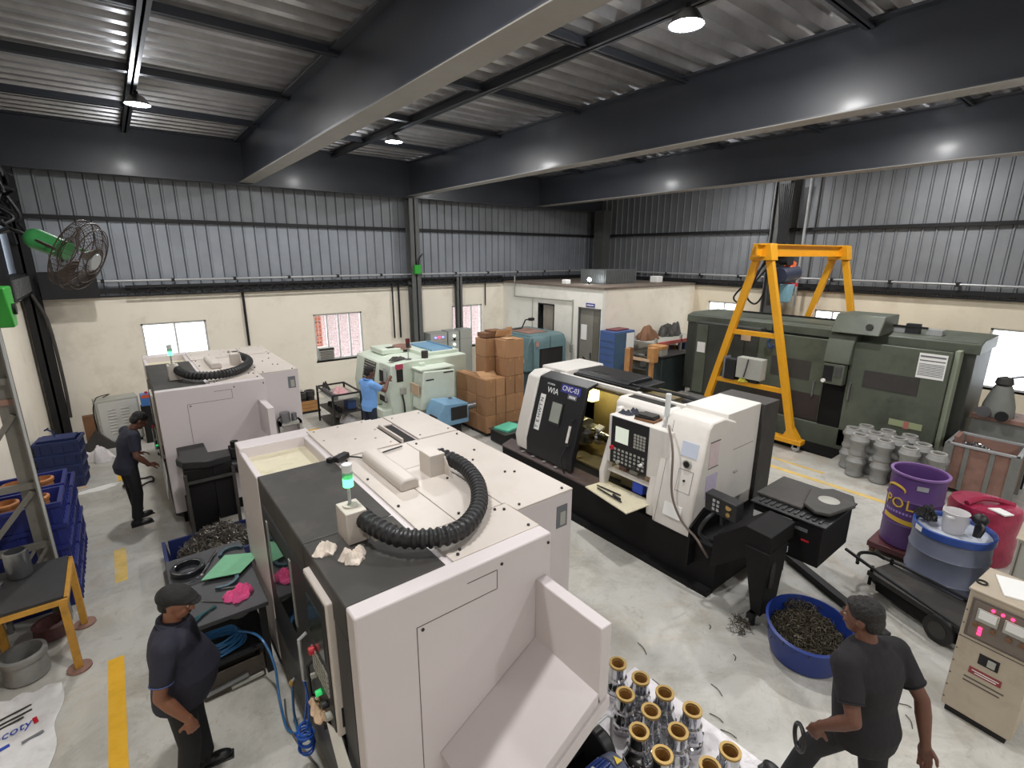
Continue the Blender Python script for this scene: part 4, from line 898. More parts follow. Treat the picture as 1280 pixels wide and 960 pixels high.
for k in range(14):
    x, y = ((4.2, 1.1), (3.9, 1.75), (4.4, 1.9), (4.75, 0.8), (4.9, 0.55), (5.15, 0.62), (3.65, 1.6), (3.5, 2.1), (4.6, 2.3), (4.0, 0.5), (4.35, 0.62), (3.75, 2.5), (5.0, 0.75), (3.6, 1.45))[k]
    a = rnd.uniform(0, PI); L = rnd.uniform(0.06, 0.16)
    tag(MB().tube(arc([(x, y, 0.005), (x+L*0.5*math.cos(a)+0.01, y+L*0.5*math.sin(a), 0.012), (x+L*math.cos(a), y+L*math.sin(a)+0.02, 0.005)], 4), 0.004, 5).out('swarf_strand', m_swarfd), 'thin dark swarf strand, %s' % SW[k], 'swarf', 'loose swarf strands on the floor')

# ================================================================== drums, cart, cabinets at right
t = thing('dolly', 'dark red wheeled dolly carrying the purple drum', 'dolly', (8.10, 1.46, 0))
W(t).box(7.74, 8.46, 1.17, 1.80, 0.08, 0.16).out('deck', mat('dolly_red', S(92, 46, 52), 0.5, var=0.2, scale=6), t, 0.01)
for (x, y) in ((7.80, 1.23), (7.80, 1.74), (8.40, 1.23), (8.40, 1.74)):
    W(t).cyl((x, y-0.025, 0.04), (x, y+0.025, 0.04), 0.04, n=14).out('wheel', m_woodd, t)
    W(t).box(x-0.03, x+0.03, y-0.035, y+0.035, 0.05, 0.08).out('fork', m_dark, t)
t = thing('purple_drum', 'tall purple open drum with gold lettering on a wheeled dolly', 'drum', (8.10, 1.46, 0.16))
dp = [(0.28, 0.0), (0.30, 0.02), (0.30, 0.33), (0.31, 0.345), (0.30, 0.36), (0.30, 0.68), (0.31, 0.695), (0.30, 0.71), (0.30, 1.02), (0.318, 1.03), (0.318, 1.055), (0.298, 1.055), (0.288, 1.03), (0.288, 0.5), (0.02, 0.5)]
W(t).lathe((8.10, 1.46, 0.16), dp, 40).out('shell', m_purple, t)
W(t).lathe((8.10, 1.46, 1.195), [(0.29, 0.0), (0.322, 0.0), (0.322, 0.025), (0.29, 0.025)], 40, closed=True).out('rim', mat('purple_rim', S(126, 92, 150), 0.4), t)
def drum_text(body, size, z, ang, m, n0=0.30, step=0.24, cz=(8.10, 1.46)):
    for i, ch in enumerate(body):
        a = ang + i*step
        d = Vector((math.cos(a), math.sin(a), 0))
        text(ch, size, Vector((cz[0], cz[1], z)) + d*(n0+0.003), (-d.y, d.x, 0), (0, 0, 1), m, t, off=t.location, ext=0.004)
A0 = PI - 0.72
drum_text('POL', 0.2, 0.80, A0-0.12, m_gold, step=0.46)
for k in range(9): W(t).obox((8.10+0.301*math.cos(A0-0.15+0.13*k), 1.46+0.301*math.sin(A0-0.15+0.13*k), 0.675), (0.004, 0.024, 0.03), (0, 0, A0-0.15+0.13*k)).out('letter_mark', mat('lilac_print', S(150, 130, 190), 0.5), t)
b = W(t)
for k in range(14):
    a = A0-0.2+0.1*k; b.obox((8.10+0.302*math.cos(a), 1.46+0.302*math.sin(a), 0.58-0.002*k), (0.006, 0.032, 0.06), (0, 0, a))
b.out('gold_band', m_gold, t)
b = W(t); P = []
for k in range(17):
    th = -0.3+3.7*k/16; a = A0+0.12+0.42*math.cos(th); P.append((8.10+0.303*math.cos(a), 1.46+0.303*math.sin(a), 0.99+0.06*math.sin(th)-0.01))
b.tube(P, [0.006+0.012*math.sin(PI*k/16) for k in range(17)], 8); b.out('swoosh', m_gold, t)
W(t).obox((8.10+0.302*math.cos(A0+1.1), 1.46+0.302*math.sin(A0+1.1), 1.08), (0.006, 0.12, 0.06), (0, 0, A0+1.1)).out('label', m_pipe, t)
t = thing('blue_drum', 'short blue grey drum with a blue lid rim in front of the purple drum', 'drum', (7.480, 0.930, 0.000))
W(t).lathe((7.480, 0.930, 0.000), [(0.35, 0.0), (0.375, 0.02), (0.38, 0.25), (0.39, 0.265), (0.38, 0.28), (0.38, 0.55), (0.39, 0.565), (0.38, 0.58), (0.37, 0.80), (0.02, 0.805)], 40).out('shell', m_bdrum, t)
W(t).lathe((7.480, 0.930, 0.780), [(0.375, 0.0), (0.392, 0.01), (0.392, 0.09), (0.375, 0.1), (0.36, 0.085), (0.36, 0.04), (0.02, 0.035)], 40).out('lid', mat('blue_lid', S(44, 74, 150), 0.35, var=0.1, scale=5), t)
W(t).lathe((7.480, 0.930, 0.817), [(0.358, 0), (0.35, 0.004), (0.01, 0.004)], 32).out('lid_film', mat('wet_film', S(200, 206, 216), 0.12, var=0.25, scale=9), t)
W(t).obox((7.48-0.28, 0.93+0.27, 0.83), (0.006, 0.1, 0.06), (0, 0, -0.72)).out('label', m_paper, t)
t = thing('measuring_jug', 'translucent white measuring jug standing on the blue drum lid', 'jug', (7.400, 0.930, 0.820))
W(t).lathe((7.400, 0.930, 0.822), [(0.09, 0.0), (0.105, 0.03), (0.12, 0.26), (0.128, 0.27), (0.122, 0.272), (0.112, 0.26), (0.098, 0.03), (0.01, 0.02)], 28).out('body', m_jug, t)
W(t).prism([(7.16, 0.95), (7.21, 0.91), (7.21, 0.99)], 'z', 1.07, 1.09).out('spout', m_jug, t)
W(t).tube(arc([(7.390, 0.880, 1.040), (7.460, 0.820, 1.000), (7.460, 0.830, 0.920), (7.380, 0.890, 0.880)]), 0.012).out('handle', m_jug, t)
W(t).lathe((7.400, 0.930, 0.840), [(0.085, 0.0), (0.095, 0.05), (0.01, 0.052)], 20).out('milk_fluid', mat('milky_fluid', S(214, 200, 176), 0.3), t)
t = thing('drum_pump', 'small black hand pump standing on the blue drum lid right of the jug', 'pump', (7.500, 0.730, 0.820))
W(t).cyl((7.500, 0.730, 0.822), (7.500, 0.730, 0.980), 0.035, n=12).out('stem', m_blk, t); W(t).ball((7.500, 0.730, 1.040), (0.08, 0.08, 0.07)).out('head', m_blk, t)
W(t).tube(arc([(7.440, 0.710, 1.020), (7.360, 0.670, 1.000), (7.320, 0.690, 0.900)]), 0.02).out('spout', m_blk, t)
rag('rag', m_blk, 'black oily cloth hanging over the left rim of the blue drum', (7.460, 1.190, 0.890), 0.24, 0.2, 0.12, 0.6, 21)
t = thing('red_bundle', 'round bundle wrapped in shiny dark pink film behind the blue drum', 'bundle', (8.85, 0.85, 0))
W(t).lathe((8.85, 0.85, 0), [(0.36, 0.0), (0.38, 0.05), (0.385, 0.3), (0.37, 0.5), (0.385, 0.7), (0.36, 0.77), (0.25, 0.79), (0.02, 0.78)], 32).out('wrap', m_red, t)
W(t).prism([(8.5, 0.62), (8.62, 0.55), (8.72, 0.70), (8.6, 0.8)], 'z', 0.785, 0.80).out('white_tape', m_paper, t)
W(t).tube(arc([(8.55, 1.0, 0.80), (8.75, 0.9, 0.84), (8.9, 0.75, 0.83), (9.02, 0.6, 0.78)]), 0.035).out('film_fold', m_red, t)
# hand cart lying flat
t = thing('sheet_cart', 'low black flat cart with tube rails and a spoked wheel in front of drums', 'cart', (6.75, 0.95, 0))
W(t).hexa([(6.72, 1.50, 0.22), (7.12, 1.38, 0.22), (6.84, 0.30, 0.22), (6.28, 0.48, 0.22)], [(6.72, 1.50, 0.28), (7.12, 1.38, 0.28), (6.84, 0.30, 0.28), (6.28, 0.48, 0.28)]).out('deck', m_mdk, t, 0.006)
W(t).hexa([(6.70, 1.38, 0.08), (6.74, 1.38, 0.08), (6.32, 0.42, 0.08), (6.28, 0.44, 0.08)], [(6.70, 1.40, 0.22), (6.74, 1.40, 0.22), (6.32, 0.42, 0.22), (6.28, 0.44, 0.22)]).out('side_skirt', m_base, t)
W(t).tube([(6.80, 1.78, 0.40), (6.70, 1.5, 0.36), (6.22, 0.46, 0.33)], 0.02).out('rail', m_dark, t)
W(t).tube([(7.14, 1.45, 0.30), (7.04, 1.2, 0.34), (6.80, 0.3, 0.33)], 0.018).out('rail', m_dark, t)
W(t).tube(arc([(6.75, 1.62, 0.3), (6.95, 1.66, 0.34), (7.1, 1.55, 0.33), (7.13, 1.44, 0.3)]), 0.02).out('end_hoop', m_base, t)
wh = W(t).cyl((6.33, 0.72, 0.15), (6.38, 0.70, 0.15), 0.15, n=28).out('wheel', m_blk, t, 0.01)
W(t).cyl((6.325, 0.722, 0.15), (6.33, 0.72, 0.15), 0.09, n=20).out('hub', m_mdk, wh)
W(t).cyl((6.95, 0.55, 0.15), (7.0, 0.53, 0.15), 0.15, n=24).out('wheel', m_blk, t, 0.01)
W(t).cyl((6.95, 1.44, 0.1), (7.0, 1.42, 0.1), 0.1, n=20).out('caster', m_blk, t, 0.008)
for (x, y) in ((6.74, 1.46), (7.1, 1.36), (6.35, 0.5), (6.85, 0.36)): W(t).cyl((x, y, 0.1), (x, y, 0.35), 0.02, n=8).out('post', m_base, t)
# stabiliser cabinet
t = thing('stabiliser_cabinet', 'beige voltage stabiliser cabinet with two meters and red lights at right edge', 'cabinet', (5.36, 0.47, 0), -0.10)
def L_(): return MB()
body = L_().box(0, 0.5, -0.47, 0, 0.07, 1.25).out('body', m_cab, t, 0.008)
L_().box(-0.01, 0.51, -0.48, 0.01, 1.25, 1.27).out('top', m_cab, t, 0.004)
L_().box(0.03, 0.47, -0.44, -0.03, 0.0, 0.07).out('plinth', m_dark, t)
L_().box(-0.012, 0.0, -0.45, -0.03, 0.83, 1.20).out('meter_panel_frame', m_seam, t, 0.02)
mp = L_().box(-0.016, -0.01, -0.43, -0.05, 0.85, 1.18).out('meter_panel', mat('meter_panel', S(116, 106, 98), 0.5, var=0.1, scale=9), t, 0.002)
for y in (-0.15, -0.32): 
    L_().box(-0.03, -0.016, y-0.07, y+0.07, 1.01, 1.13).out('meter', m_greyc, mp, 0.006)
    L_().box(-0.033, -0.03, y-0.055, y+0.055, 1.045, 1.12).out('meter_dial', m_paper, mp)
for k in range(3): L_().cyl((-0.016, -0.17-0.06*k, 1.155), (-0.026, -0.17-0.06*k, 1.155), 0.012, n=10).out('pilot_lamp', m_redl, mp)
for k in range(3): L_().box(-0.022, -0.016, -0.135, -0.11, 0.885+0.028*k, 0.905+0.028*k).out('digit', m_redl, mp)
for y in (-0.09, -0.2, -0.3, -0.38): L_().cyl((-0.016, y, 0.97), (-0.035, y, 0.97), 0.018, n=12).out('knob', m_woodd, mp)
L_().box(-0.004, 0.0, -0.46, -0.01, 0.795, 0.802).out('door_gap', m_seam, t)
L_().box(-0.006, 0.0, -0.29, -0.16, 0.62, 0.72).out('switch_plate', m_dark, t); L_().box(-0.02, -0.006, -0.27, -0.22, 0.64, 0.7).out('breaker', m_greyc, t)
L_().box(-0.006, 0.0, -0.33, -0.12, 0.50, 0.56).out('name_plate', mat('maroon_plate', S(140, 54, 60), 0.5), t)
L_().box(-0.0085, -0.006, -0.315, -0.14, 0.535, 0.542).out('printed_line', m_paper, t); L_().box(-0.0085, -0.006, -0.3, -0.16, 0.515, 0.522).out('printed_line', m_paper, t)
for k in range(2): L_().box(-0.002, 0.0, -0.36+0.02*k, -0.1, 0.44-0.04*k, 0.455-0.04*k).out('printed_line', m_seam, t)
b = L_(); b.lathe((0.15, -0.03, 1.272), [(0.03, 0), (0.04, 0.0), (0.04, 0.012), (0.03, 0.012)], 16, closed=True); b.out('lifting_ring', m_dark, t)
for k in range(8): L_().cyl((-0.002, -0.012, 0.15+0.13*k), (-0.006, -0.012, 0.15+0.13*k), 0.007, n=6).out('rivet', m_seam, t)
slab('papers', m_paper, 'white papers lying on top of the beige stabiliser cabinet', 'papers', (5.62, 0.20, 1.271), (0.34, 0.26, 0.012), 0.3, None, 0.0)
t = thing('grey_cabinet', 'plain grey metal cabinet behind the beige stabiliser at the right edge', 'cabinet', (7.05, 0.45, 0))
W(t).box(7.05, 7.7, -0.42, 0.37, 0.05, 1.13).out('body', m_greyc, t, 0.008); W(t).box(7.03, 7.72, -0.44, 0.39, 1.13, 1.15).out('top', m_cab, t, 0.004); W(t).box(7.08, 7.67, -0.39, 0.34, 0, 0.05).out('plinth', m_dark, t)
W(t).box(7.044, 7.05, 0.34, 0.35, 0.1, 1.1).out('door_gap', m_seam, t)

# ================================================================== cast pots by the green lathe
def pot():
    t = thing('cast_pot', 'pot', 'casting', (0, 0, 0))
    MB().lathe((0, 0, 0), [(0.12, 0.0), (0.14, 0.02), (0.14, 0.07), (0.125, 0.09), (0.125, 0.22), (0.155, 0.26), (0.16, 0.30), (0.145, 0.32), (0.135, 0.36), (0.105, 0.39), (0.105, 0.32), (0.01, 0.3)], 24).out('body', m_pot, t)
    MB().lathe((0, 0, 0.375), [(0.09, 0.0), (0.118, 0.0), (0.118, 0.032), (0.09, 0.032)], 24, closed=True).out('machined_rim', m_potl, t)
    return t
spots = [(10.42, 2.84, 'front', 'first'), (10.44, 2.46, 'front', 'second'), (10.36, 2.07, 'front', 'third'), (10.74, 3.06, 'middle', 'first'), (10.76, 2.70, 'middle', 'second'), (10.77, 2.34, 'middle', 'third'), (10.74, 1.98, 'middle', 'fourth'), (11.08, 2.95, 'back', 'first'), (11.09, 2.60, 'back', 'second'), (11.1, 2.26, 'back', 'third'), (10.42, 1.70, 'front', 'fourth')]
p0 = None
for i, (x, y, row, nth) in enumerate(spots):
    for k in range(2):
        lb = '%s grey cast pot of the %s stack from the gantry in the %s row' % ('upper' if k else 'lower', nth, row)
        if p0 is None: p0 = pot(); p0.location = (x, y, 0); p0['group'] = 'lower cast pots'; p0['label'] = lb
        else: dup(p0, (x, y, 0.41*k), random.Random(i).uniform(0, 6), lb, 'lower cast pots' if k == 0 else 'upper cast pots')
# scrap bin
t = thing('scrap_bin', 'large rusty steel bin with grey frame holding bright swarf at right', 'bin', (11.4, 1.3, 0))
b = W(t)
b.box(10.98, 11.0, 0.82, 1.70, 0.08, 0.86); b.box(11.78, 11.8, 0.82, 1.70, 0.08, 0.86); b.box(11.0, 11.8, 0.82, 0.84, 0.08, 0.86); b.box(11.0, 11.8, 1.68, 1.70, 0.08, 0.86); b.box(11.0, 11.8, 0.84, 1.68, 0.08, 0.12)
b.out('panels', m_rust, t)
for (x, y) in ((10.96, 0.84), (10.96, 1.68), (11.78, 0.84), (11.78, 1.68)): W(t).box(x-0.03, x+0.05, y-0.06, y+0.06, 0.0, 0.88).out('corner_post', m_scrapf, t)
for y in (1.12, 1.44): W(t).box(10.955, 10.98, y-0.03, y+0.03, 0.08, 0.86).out('rib', m_scrapf, t)
for (x0, x1, y0, y1) in ((10.94, 10.99, 0.8, 1.72), (11.78, 11.84, 0.8, 1.72), (10.94, 11.84, 0.79, 0.85), (10.94, 11.84, 1.67, 1.73)): W(t).box(x0, x1, y0, y1, 0.86, 0.9).out('top_rail', m_pipe, t, 0.004)
b = W(t); swarf(b, (11.32, 1.4, 0.72), 0.28, 0.22, 0.12, 260, 14, 0.006); b.out('swarf', m_chrome, t, kind='stuff')
b = W(t); heap(b, (11.39, 1.26, 0.68), 0.38, 0.4, 0.08, 3); b.out('swarf_bed', m_steel, t)
W(t).hexa([(11.1, 1.56, 0.7), (11.14, 1.64, 0.7), (11.5, 1.62, 0.7), (11.46, 1.56, 0.7)], [(11.06, 1.6, 0.98), (11.08, 1.66, 0.98), (11.42, 1.66, 1.0), (11.4, 1.6, 1.0)]).out('loose_board', m_rust, t)
# grinder on its bench behind the bin
t = thing('grinder_bench', 'green grey steel bench behind the scrap bin', 'bench', (12.3, 1.5, 0))
W(t).box(12.1, 12.75, 0.75, 1.68, 1.12, 1.2).out('top', m_rust, t, 0.006); W(t).box(12.14, 12.7, 0.8, 1.64, 0.78, 1.12).out('drawer_case', m_scrapf, t)
for (x, y) in ((12.14, 0.8), (12.14, 1.64), (12.7, 0.8), (12.7, 1.64)): W(t).box(x-0.03, x+0.03, y-0.03, y+0.03, 0, 0.8).out('leg', m_dark, t)
t = thing('bench_grinder', 'dusty hooded grinder head standing on the bench behind scrap bin', 'grinder', (12.3, 1.35, 1.2))
W(t).lathe((12.3, 1.35, 1.2), [(0.24, 0.0), (0.22, 0.2), (0.16, 0.42), (0.12, 0.55), (0.06, 0.6), (0.01, 0.62)], 20).out('hood', m_scrapf, t)
W(t).lathe((12.28, 1.35, 1.75), [(0.09, 0.0), (0.13, 0.05), (0.11, 0.14), (0.01, 0.18)], 16).out('motor_cap', m_mdk, t)
W(t).cyl((12.05, 1.5, 1.28), (12.0, 1.5, 1.28), 0.1, n=18).out('wheel', m_steel, t); W(t).cyl((12.05, 1.25, 1.25), (12.0, 1.25, 1.25), 0.09, n=18).out('wheel', m_dark, t)
W(t).tube(arc([(12.28, 1.3, 1.9), (12.3, 1.1, 1.95), (12.35, 1.08, 1.7)]), 0.015).out('cord', m_cable, t)
t = thing('tube_stand', 'dark tubular frame standing against the right wall under the window', 'frame', (13.9, 1.0, 0))
for (x, y) in ((13.7, 0.9), (13.7, 0.4), (14.2, 0.9), (14.2, 0.4)): W(t).box(x-0.03, x+0.03, y-0.03, y+0.03, 0, 1.0).out('leg', m_rust, t)
W(t).box(13.65, 14.25, 0.35, 0.95, 1.0, 1.05).out('top', m_rust, t)

# ================================================================== big green lathe
t = gl = thing('green_lathe', 'huge dark green lathe with two sliding doors along the right wall', 'machine', (12.2, 4.4, 0))
def g_(): return W(gl)
g_().box(10.95, 11.6, 3.4, 7.0, 0.0, 0.05).out('drip_mat', m_base, t)
g_().box(11.5, 13.2, 1.95, 7.2, 0.0, 0.5).out('bed', m_green, t, 0.02)
g_().box(11.9, 13.3, 1.75, 7.55, 0.5, 2.5).out('housing', m_greend, t, 0.02)
g_().prism([(11.85, 2.3), (13.3, 2.3), (13.3, 2.54), (12.1, 2.54), (11.85, 2.48)], 'y', 1.7, 7.55).out('housing_roof', m_green, t, 0.015)
g_().box(11.58, 11.9, 5.45, 7.12, 0.5, 2.36).out('headstock', m_greend, t, 0.02)
g_().box(11.56, 11.62, 6.75, 7.05, 0.55, 2.3).out('headstock_post', m_green, t, 0.01)
for k, (y0, y1) in enumerate(((5.45, 5.75), (5.8, 6.05))): g_().box(11.565, 11.58, y0, y1, 1.0, 2.1).out('panel_door', m_greend, t, 0.005)
d1 = g_().box(11.54, 11.62, 3.98, 5.44, 0.52, 2.30).out('sliding_door', m_green, t, 0.012)
g_().box(11.53, 11.54, 4.27, 5.1, 1.38, 1.80).out('door_window', m_mdk, d1)
g_().box(11.535, 11.54, 4.0, 5.42, 0.52, 1.1).out('stained_panel', mat('oil_stained', S(56, 48, 46), 0.5, var=0.2, scale=3), d1)
g_().tube([(11.54, 4.14, 1.05), (11.48, 4.14, 1.07), (11.48, 4.14, 1.38), (11.54, 4.14, 1.4)], 0.018).out('door_handle', m_steel, d1)
d2 = g_().box(11.50, 11.62, 2.0, 3.55, 0.12, 2.34).out('sliding_door', m_green, t, 0.012)
g_().box(11.49, 11.5, 2.38, 3.27, 1.46, 1.80).out('door_window', m_mdk, d2)
g_().tube([(11.5, 3.46, 1.12), (11.44, 3.46, 1.14), (11.44, 3.46, 1.48), (11.5, 3.46, 1.5)], 0.018).out('door_handle', m_steel, d2)
ns = g_().box(11.49, 11.5, 2.05, 2.46, 1.82, 2.28).out('notice_sheet', m_paper, d2)
for k, (z, h) in enumerate(((2.21, 0.03), (2.14, 0.02), (2.08, 0.012), (2.05, 0.012), (2.02, 0.012), (1.99, 0.012), (1.96, 0.012), (1.93, 0.012), (1.90, 0.012), (1.87, 0.012))):
    g_().box(11.486, 11.49, 2.07, 2.44, z, z+h).out('printed_line', m_ink, ns)
g_().box(11.49, 11.5, 2.2, 2.72, 0.82, 0.94).out('rail_label', mat('olive_label', S(156, 166, 128), 0.5), d2); g_().box(11.484, 11.49, 2.4, 2.48, 0.8, 0.94).out('red_tag', m_pink if False else mat('dull_red', S(176, 110, 100), 0.6), d2)
g_().box(11.62, 11.88, 2.02, 3.5, 2.22, 2.3).out('door_top_tray', m_mdk2, t)
g_().box(11.6, 12.0, 1.92, 1.99, 0.2, 2.36).out('end_edge', mat('pale_green_edge', S(150, 160, 140), 0.5), t)
g_().prism([(11.5, 0.5), (11.7, 0.5), (11.7, 2.3), (11.6, 2.3)], 'y', 3.56, 3.96).out('centre_gap', m_base, t)
pc = g_().prism([(11.3, 1.88), (11.6, 1.86), (11.85, 2.5), (11.55, 2.52), (11.38, 2.3)], 'y', 3.50, 3.98).out('pendant_arm', m_green, t, 0.02)
g_().prism([(11.35, 2.5), (12.4, 2.5), (12.4, 2.86), (11.6, 2.86)], 'y', 3.1, 3.95).out('pendant_head', m_green, t, 0.02)
g_().cyl((11.45, 3.3, 2.66), (11.40, 3.3, 2.66), 0.06, n=16).out('boss', m_greend, t)
cp = g_().box(11.3, 11.5, 3.56, 3.95, 1.44, 1.86).out('control_pendant', m_green, t, 0.01)
g_().box(11.29, 11.3, 3.75, 3.93, 1.5, 1.82).out('key_face', m_mdk2, cp); g_().box(11.28, 11.3, 3.6, 3.72, 1.62, 1.82).out('steel_plate', m_steel, cp)
g_().cyl((11.3, 3.9, 1.5), (11.25, 3.9, 1.5), 0.04, n=14).out('stop_button', m_paper, cp)
b = g_(); b.hexa([(11.56, 3.7, 1.0), (11.57, 3.7, 1.0), (11.57, 3.66, 1.24), (11.56, 3.66, 1.24)], [(11.56, 3.66, 1.0), (11.57, 3.66, 1.0), (11.57, 3.62, 1.24), (11.56, 3.62, 1.24)]); b.out('white_mark', m_paper, t)
g_().box(11.55, 11.56, 6.78, 7.0, 1.6, 1.86).out('paper_notice', m_paper, t)
g_().box(11.55, 11.565, 5.65, 5.88, 2.05, 2.24).out('old_label', m_ragb, t)
b = g_(); b.box(12.1, 12.14, 2.55, 6.2, 2.64, 2.68); b.out('roof_rail', m_dark, t)
for (y, w) in ((4.0, 0.28), (3.0, 0.2), (2.45, 0.24)):
    g_().box(12.12, 12.35, y-w/2, y+w/2, 2.54, 2.64).out('roof_lamp_case', m_pipe, t)
g_().prism([(12.05, 2.3), (12.3, 2.3), (12.25, 2.72), (12.12, 2.72)], 'y', 2.68, 2.9).out('rail_bracket', m_dark, t)
# ================================================================== gantry crane
t = ga = thing('gantry_crane', 'yellow A-frame gantry crane straddling the green lathe', 'crane', (12.4, 5.1, 0))
def a_(): return W(ga)
G0, G1 = Vector((10.45, 5.22, 4.1)), Vector((14.35, 4.98, 4.1))
b = a_(); b.beam(G0+Vector((0, 0, 0.12)), G1+Vector((0, 0, 0.12)), 0.17, 0.025); b.beam(G0-Vector((0, 0, 0.11)), G1-Vector((0, 0, 0.11)), 0.17, 0.025); b.beam(G0, G1, 0.03, 0.22); b.out('girder', m_yel, t)
a_().prism([(4.98, 3.9), (5.46, 3.9), (5.4, 4.24), (5.04, 4.24)], 'x', 10.66, 10.94).out('head_plate', m_yel, t, 0.01)
a_().prism([(4.76, 3.9), (5.24, 3.9), (5.18, 4.24), (4.82, 4.24)], 'x', 14.06, 14.34).out('head_plate', m_yel, t, 0.01)
for (x, y0, ya, yb) in ((10.8, 5.22, 4.14, 6.26), (14.2, 5.0, 3.95, 6.06)):
    for yy, off in ((ya, -0.14), (yb, 0.14)):
        a_().beam((x, y0+off, 3.92), (x, yy, 0.22), 0.12, 0.14).out('leg', m_yel, t, 0.006)
    for z in (2.35, 1.22):
        f = (3.92-z)/3.7; u0 = y0-0.14+(ya-y0+0.14)*f; u1 = y0+0.14+(yb-y0-0.14)*f
        a_().beam((x, u0, z), (x, u1, z), 0.08, 0.1).out('cross_brace', m_yel, t, 0.004)
    a_().box(x-0.11, x+0.11, ya-0.22, yb+0.22, 0.16, 0.26).out('base_beam', m_yel, t, 0.008)
    for yy in (ya-0.1, yb+0.1):
        cs = a_().box(x-0.03, x+0.03, yy-0.04, yy+0.04, 0.08, 0.16).out('caster_fork', m_steel, t)
        a_().cyl((x-0.03, yy, 0.075), (x+0.03, yy, 0.075), 0.075, n=18).out('caster_wheel', m_pipe, cs)
    a_().prism([(ya-0.16, 0.26), (ya+0.18, 0.26), (ya+0.05, 0.55)], 'x', x-0.09, x+0.09).out('gusset', m_yel, t)
t = thing('electric_hoist', 'dark electric chain hoist with an orange end cap under the yellow girder', 'hoist', (11.75, 5.14, 3.98))
W(t).box(11.55, 11.85, 5.06, 5.22, 3.80, 3.972).out('trolley', m_dark, t); W(t).cyl((11.5, 5.02, 3.9), (11.5, 5.26, 3.9), 0.07, n=14).out('trolley_wheel', m_dark, t)
W(t).obox((11.9, 5.14, 3.79), (0.24, 0.16, 0.18), (0, 0.3, 0)).out('orange_cap', mat('hoist_orange', S(236, 110, 60), 0.5), t, 0.02)
W(t).cyl((11.42, 5.14, 3.58), (12.15, 5.14, 3.62), 0.17, n=20).out('motor', mat('hoist_navy', S(40, 48, 70), 0.5), t, 0.015)
W(t).cyl((12.15, 5.14, 3.58), (12.22, 5.14, 3.58), 0.13, n=16).out('motor_end', m_redp, t); W(t).box(11.9, 12.2, 5.05, 5.2, 3.32, 3.4).out('red_plate', m_redp, t)
W(t).hexa([(11.75, 5.06, 2.98), (11.98, 5.06, 2.98), (11.98, 5.22, 2.98), (11.75, 5.22, 2.98)], [(11.72, 5.04, 3.38), (12.06, 5.04, 3.38), (12.06, 5.24, 3.38), (11.72, 5.24, 3.38)]).out('chain_bag', mat('pale_blue_bag', S(120, 164, 180), 0.6), t, 0.02)
W(t).cyl((11.46, 5.14, 3.5), (11.46, 5.14, 2.2), 0.012, n=6).out('chain', m_dark, t)
W(t).tube(arc([(11.46, 5.14, 2.2), (11.46, 5.2, 2.1), (11.46, 5.14, 1.98), (11.46, 5.06, 2.05)]), 0.03).out('hook', mat('hook_blue', S(50, 70, 110), 0.5), t)
W(t).tube(arc([(11.1, 5.2, 3.93), (11.15, 5.3, 3.2), (11.2, 5.5, 2.95), (11.25, 5.7, 3.2), (11.35, 5.25, 3.9)]), 0.02).out('festoon_cable', m_cable, t)
W(t).tube(arc([(11.08, 5.3, 3.93), (11.03, 5.55, 3.3), (11.0, 5.7, 2.98), (11.05, 5.9, 3.1), (11.1, 5.5, 3.6), (11.14, 5.25, 3.93)]), 0.02).out('festoon_cable', m_cable, t)
t = thing('crane_control_box', 'pale grey control box with yellow gloves on the lower crossbar of gantry', 'box', (10.8, 5.2, 1.27))
W(t).box(10.66, 10.9, 4.90, 5.46, 1.36, 1.82).out('case', m_greyc, t, 0.012); W(t).box(10.74, 10.86, 5.0, 5.4, 1.27, 1.36).out('foot', m_dark, t); W(t).tube(arc([(10.66, 5.2, 1.8), (10.6, 5.2, 1.6), (10.63, 5.25, 1.4)]), 0.014).out('cable', m_cable, t)
t = thing('crane_dark_box', 'black box beside the pale control box on the gantry crossbar', 'box', (10.8, 5.75, 1.27))
W(t).box(10.68, 10.9, 5.49, 5.73, 1.275, 1.74).out('case', m_dark, t, 0.012); W(t).box(10.67, 10.91, 5.735, 5.765, 1.275, 1.78).out('side', m_ink, t)
rag('glove', mat('glove_yellow', S(196, 190, 70), 0.8, var=0.2, scale=18), 'yellow work glove hanging below the pale gantry control box', (10.70, 5.3, 1.275), 0.1, 0.2, 0.07, 0.2, 33, 'glove')

# ================================================================== office corner furniture
t = thing('locker', 'tall blue steel locker with a white notice against the office wall', 'locker', (11.02, 9.15, 0))
W(t).box(10.6, 11.45, 8.92, 9.46, 0.04, 1.94).out('body', m_locker, t, 0.008)
for k in range(9): W(t).box(10.59, 10.6, 8.94, 9.44, 0.15+0.19*k, 0.17+0.19*k).out('pressed_rib', m_lockerd, t)
W(t).box(10.62, 11.02, 8.90, 8.92, 0.08, 1.9).out('door', m_lockerd, t, 0.004); W(t).box(11.03, 11.43, 8.90, 8.92, 0.08, 1.9).out('door', m_lockerd, t, 0.004)
W(t).box(11.07, 11.4, 8.89, 8.90, 1.4, 1.88).out('notice', m_paper, t)
slab('ledger', mat('maroon_board', S(110, 60, 66), 0.6), 'flat maroon board lying on top of the blue locker', 'board', (11.02, 9.2, 1.941), (0.6, 0.35, 0.04), 0.05)
t = thing('timber_stand', 'upright timber and plywood crate frame in front of the blue locker', 'frame', (10.8, 7.9, 0))
for (x, y, m) in ((10.16, 8.1, m_wood), (10.29, 8.1, m_woodd), (11.0, 7.95, m_wood)): W(t).box(x-0.05, x+0.05, y-0.05, y+0.05, 0, 1.68 if x < 10.5 else 1.4).out('post', m, t, 0.006)
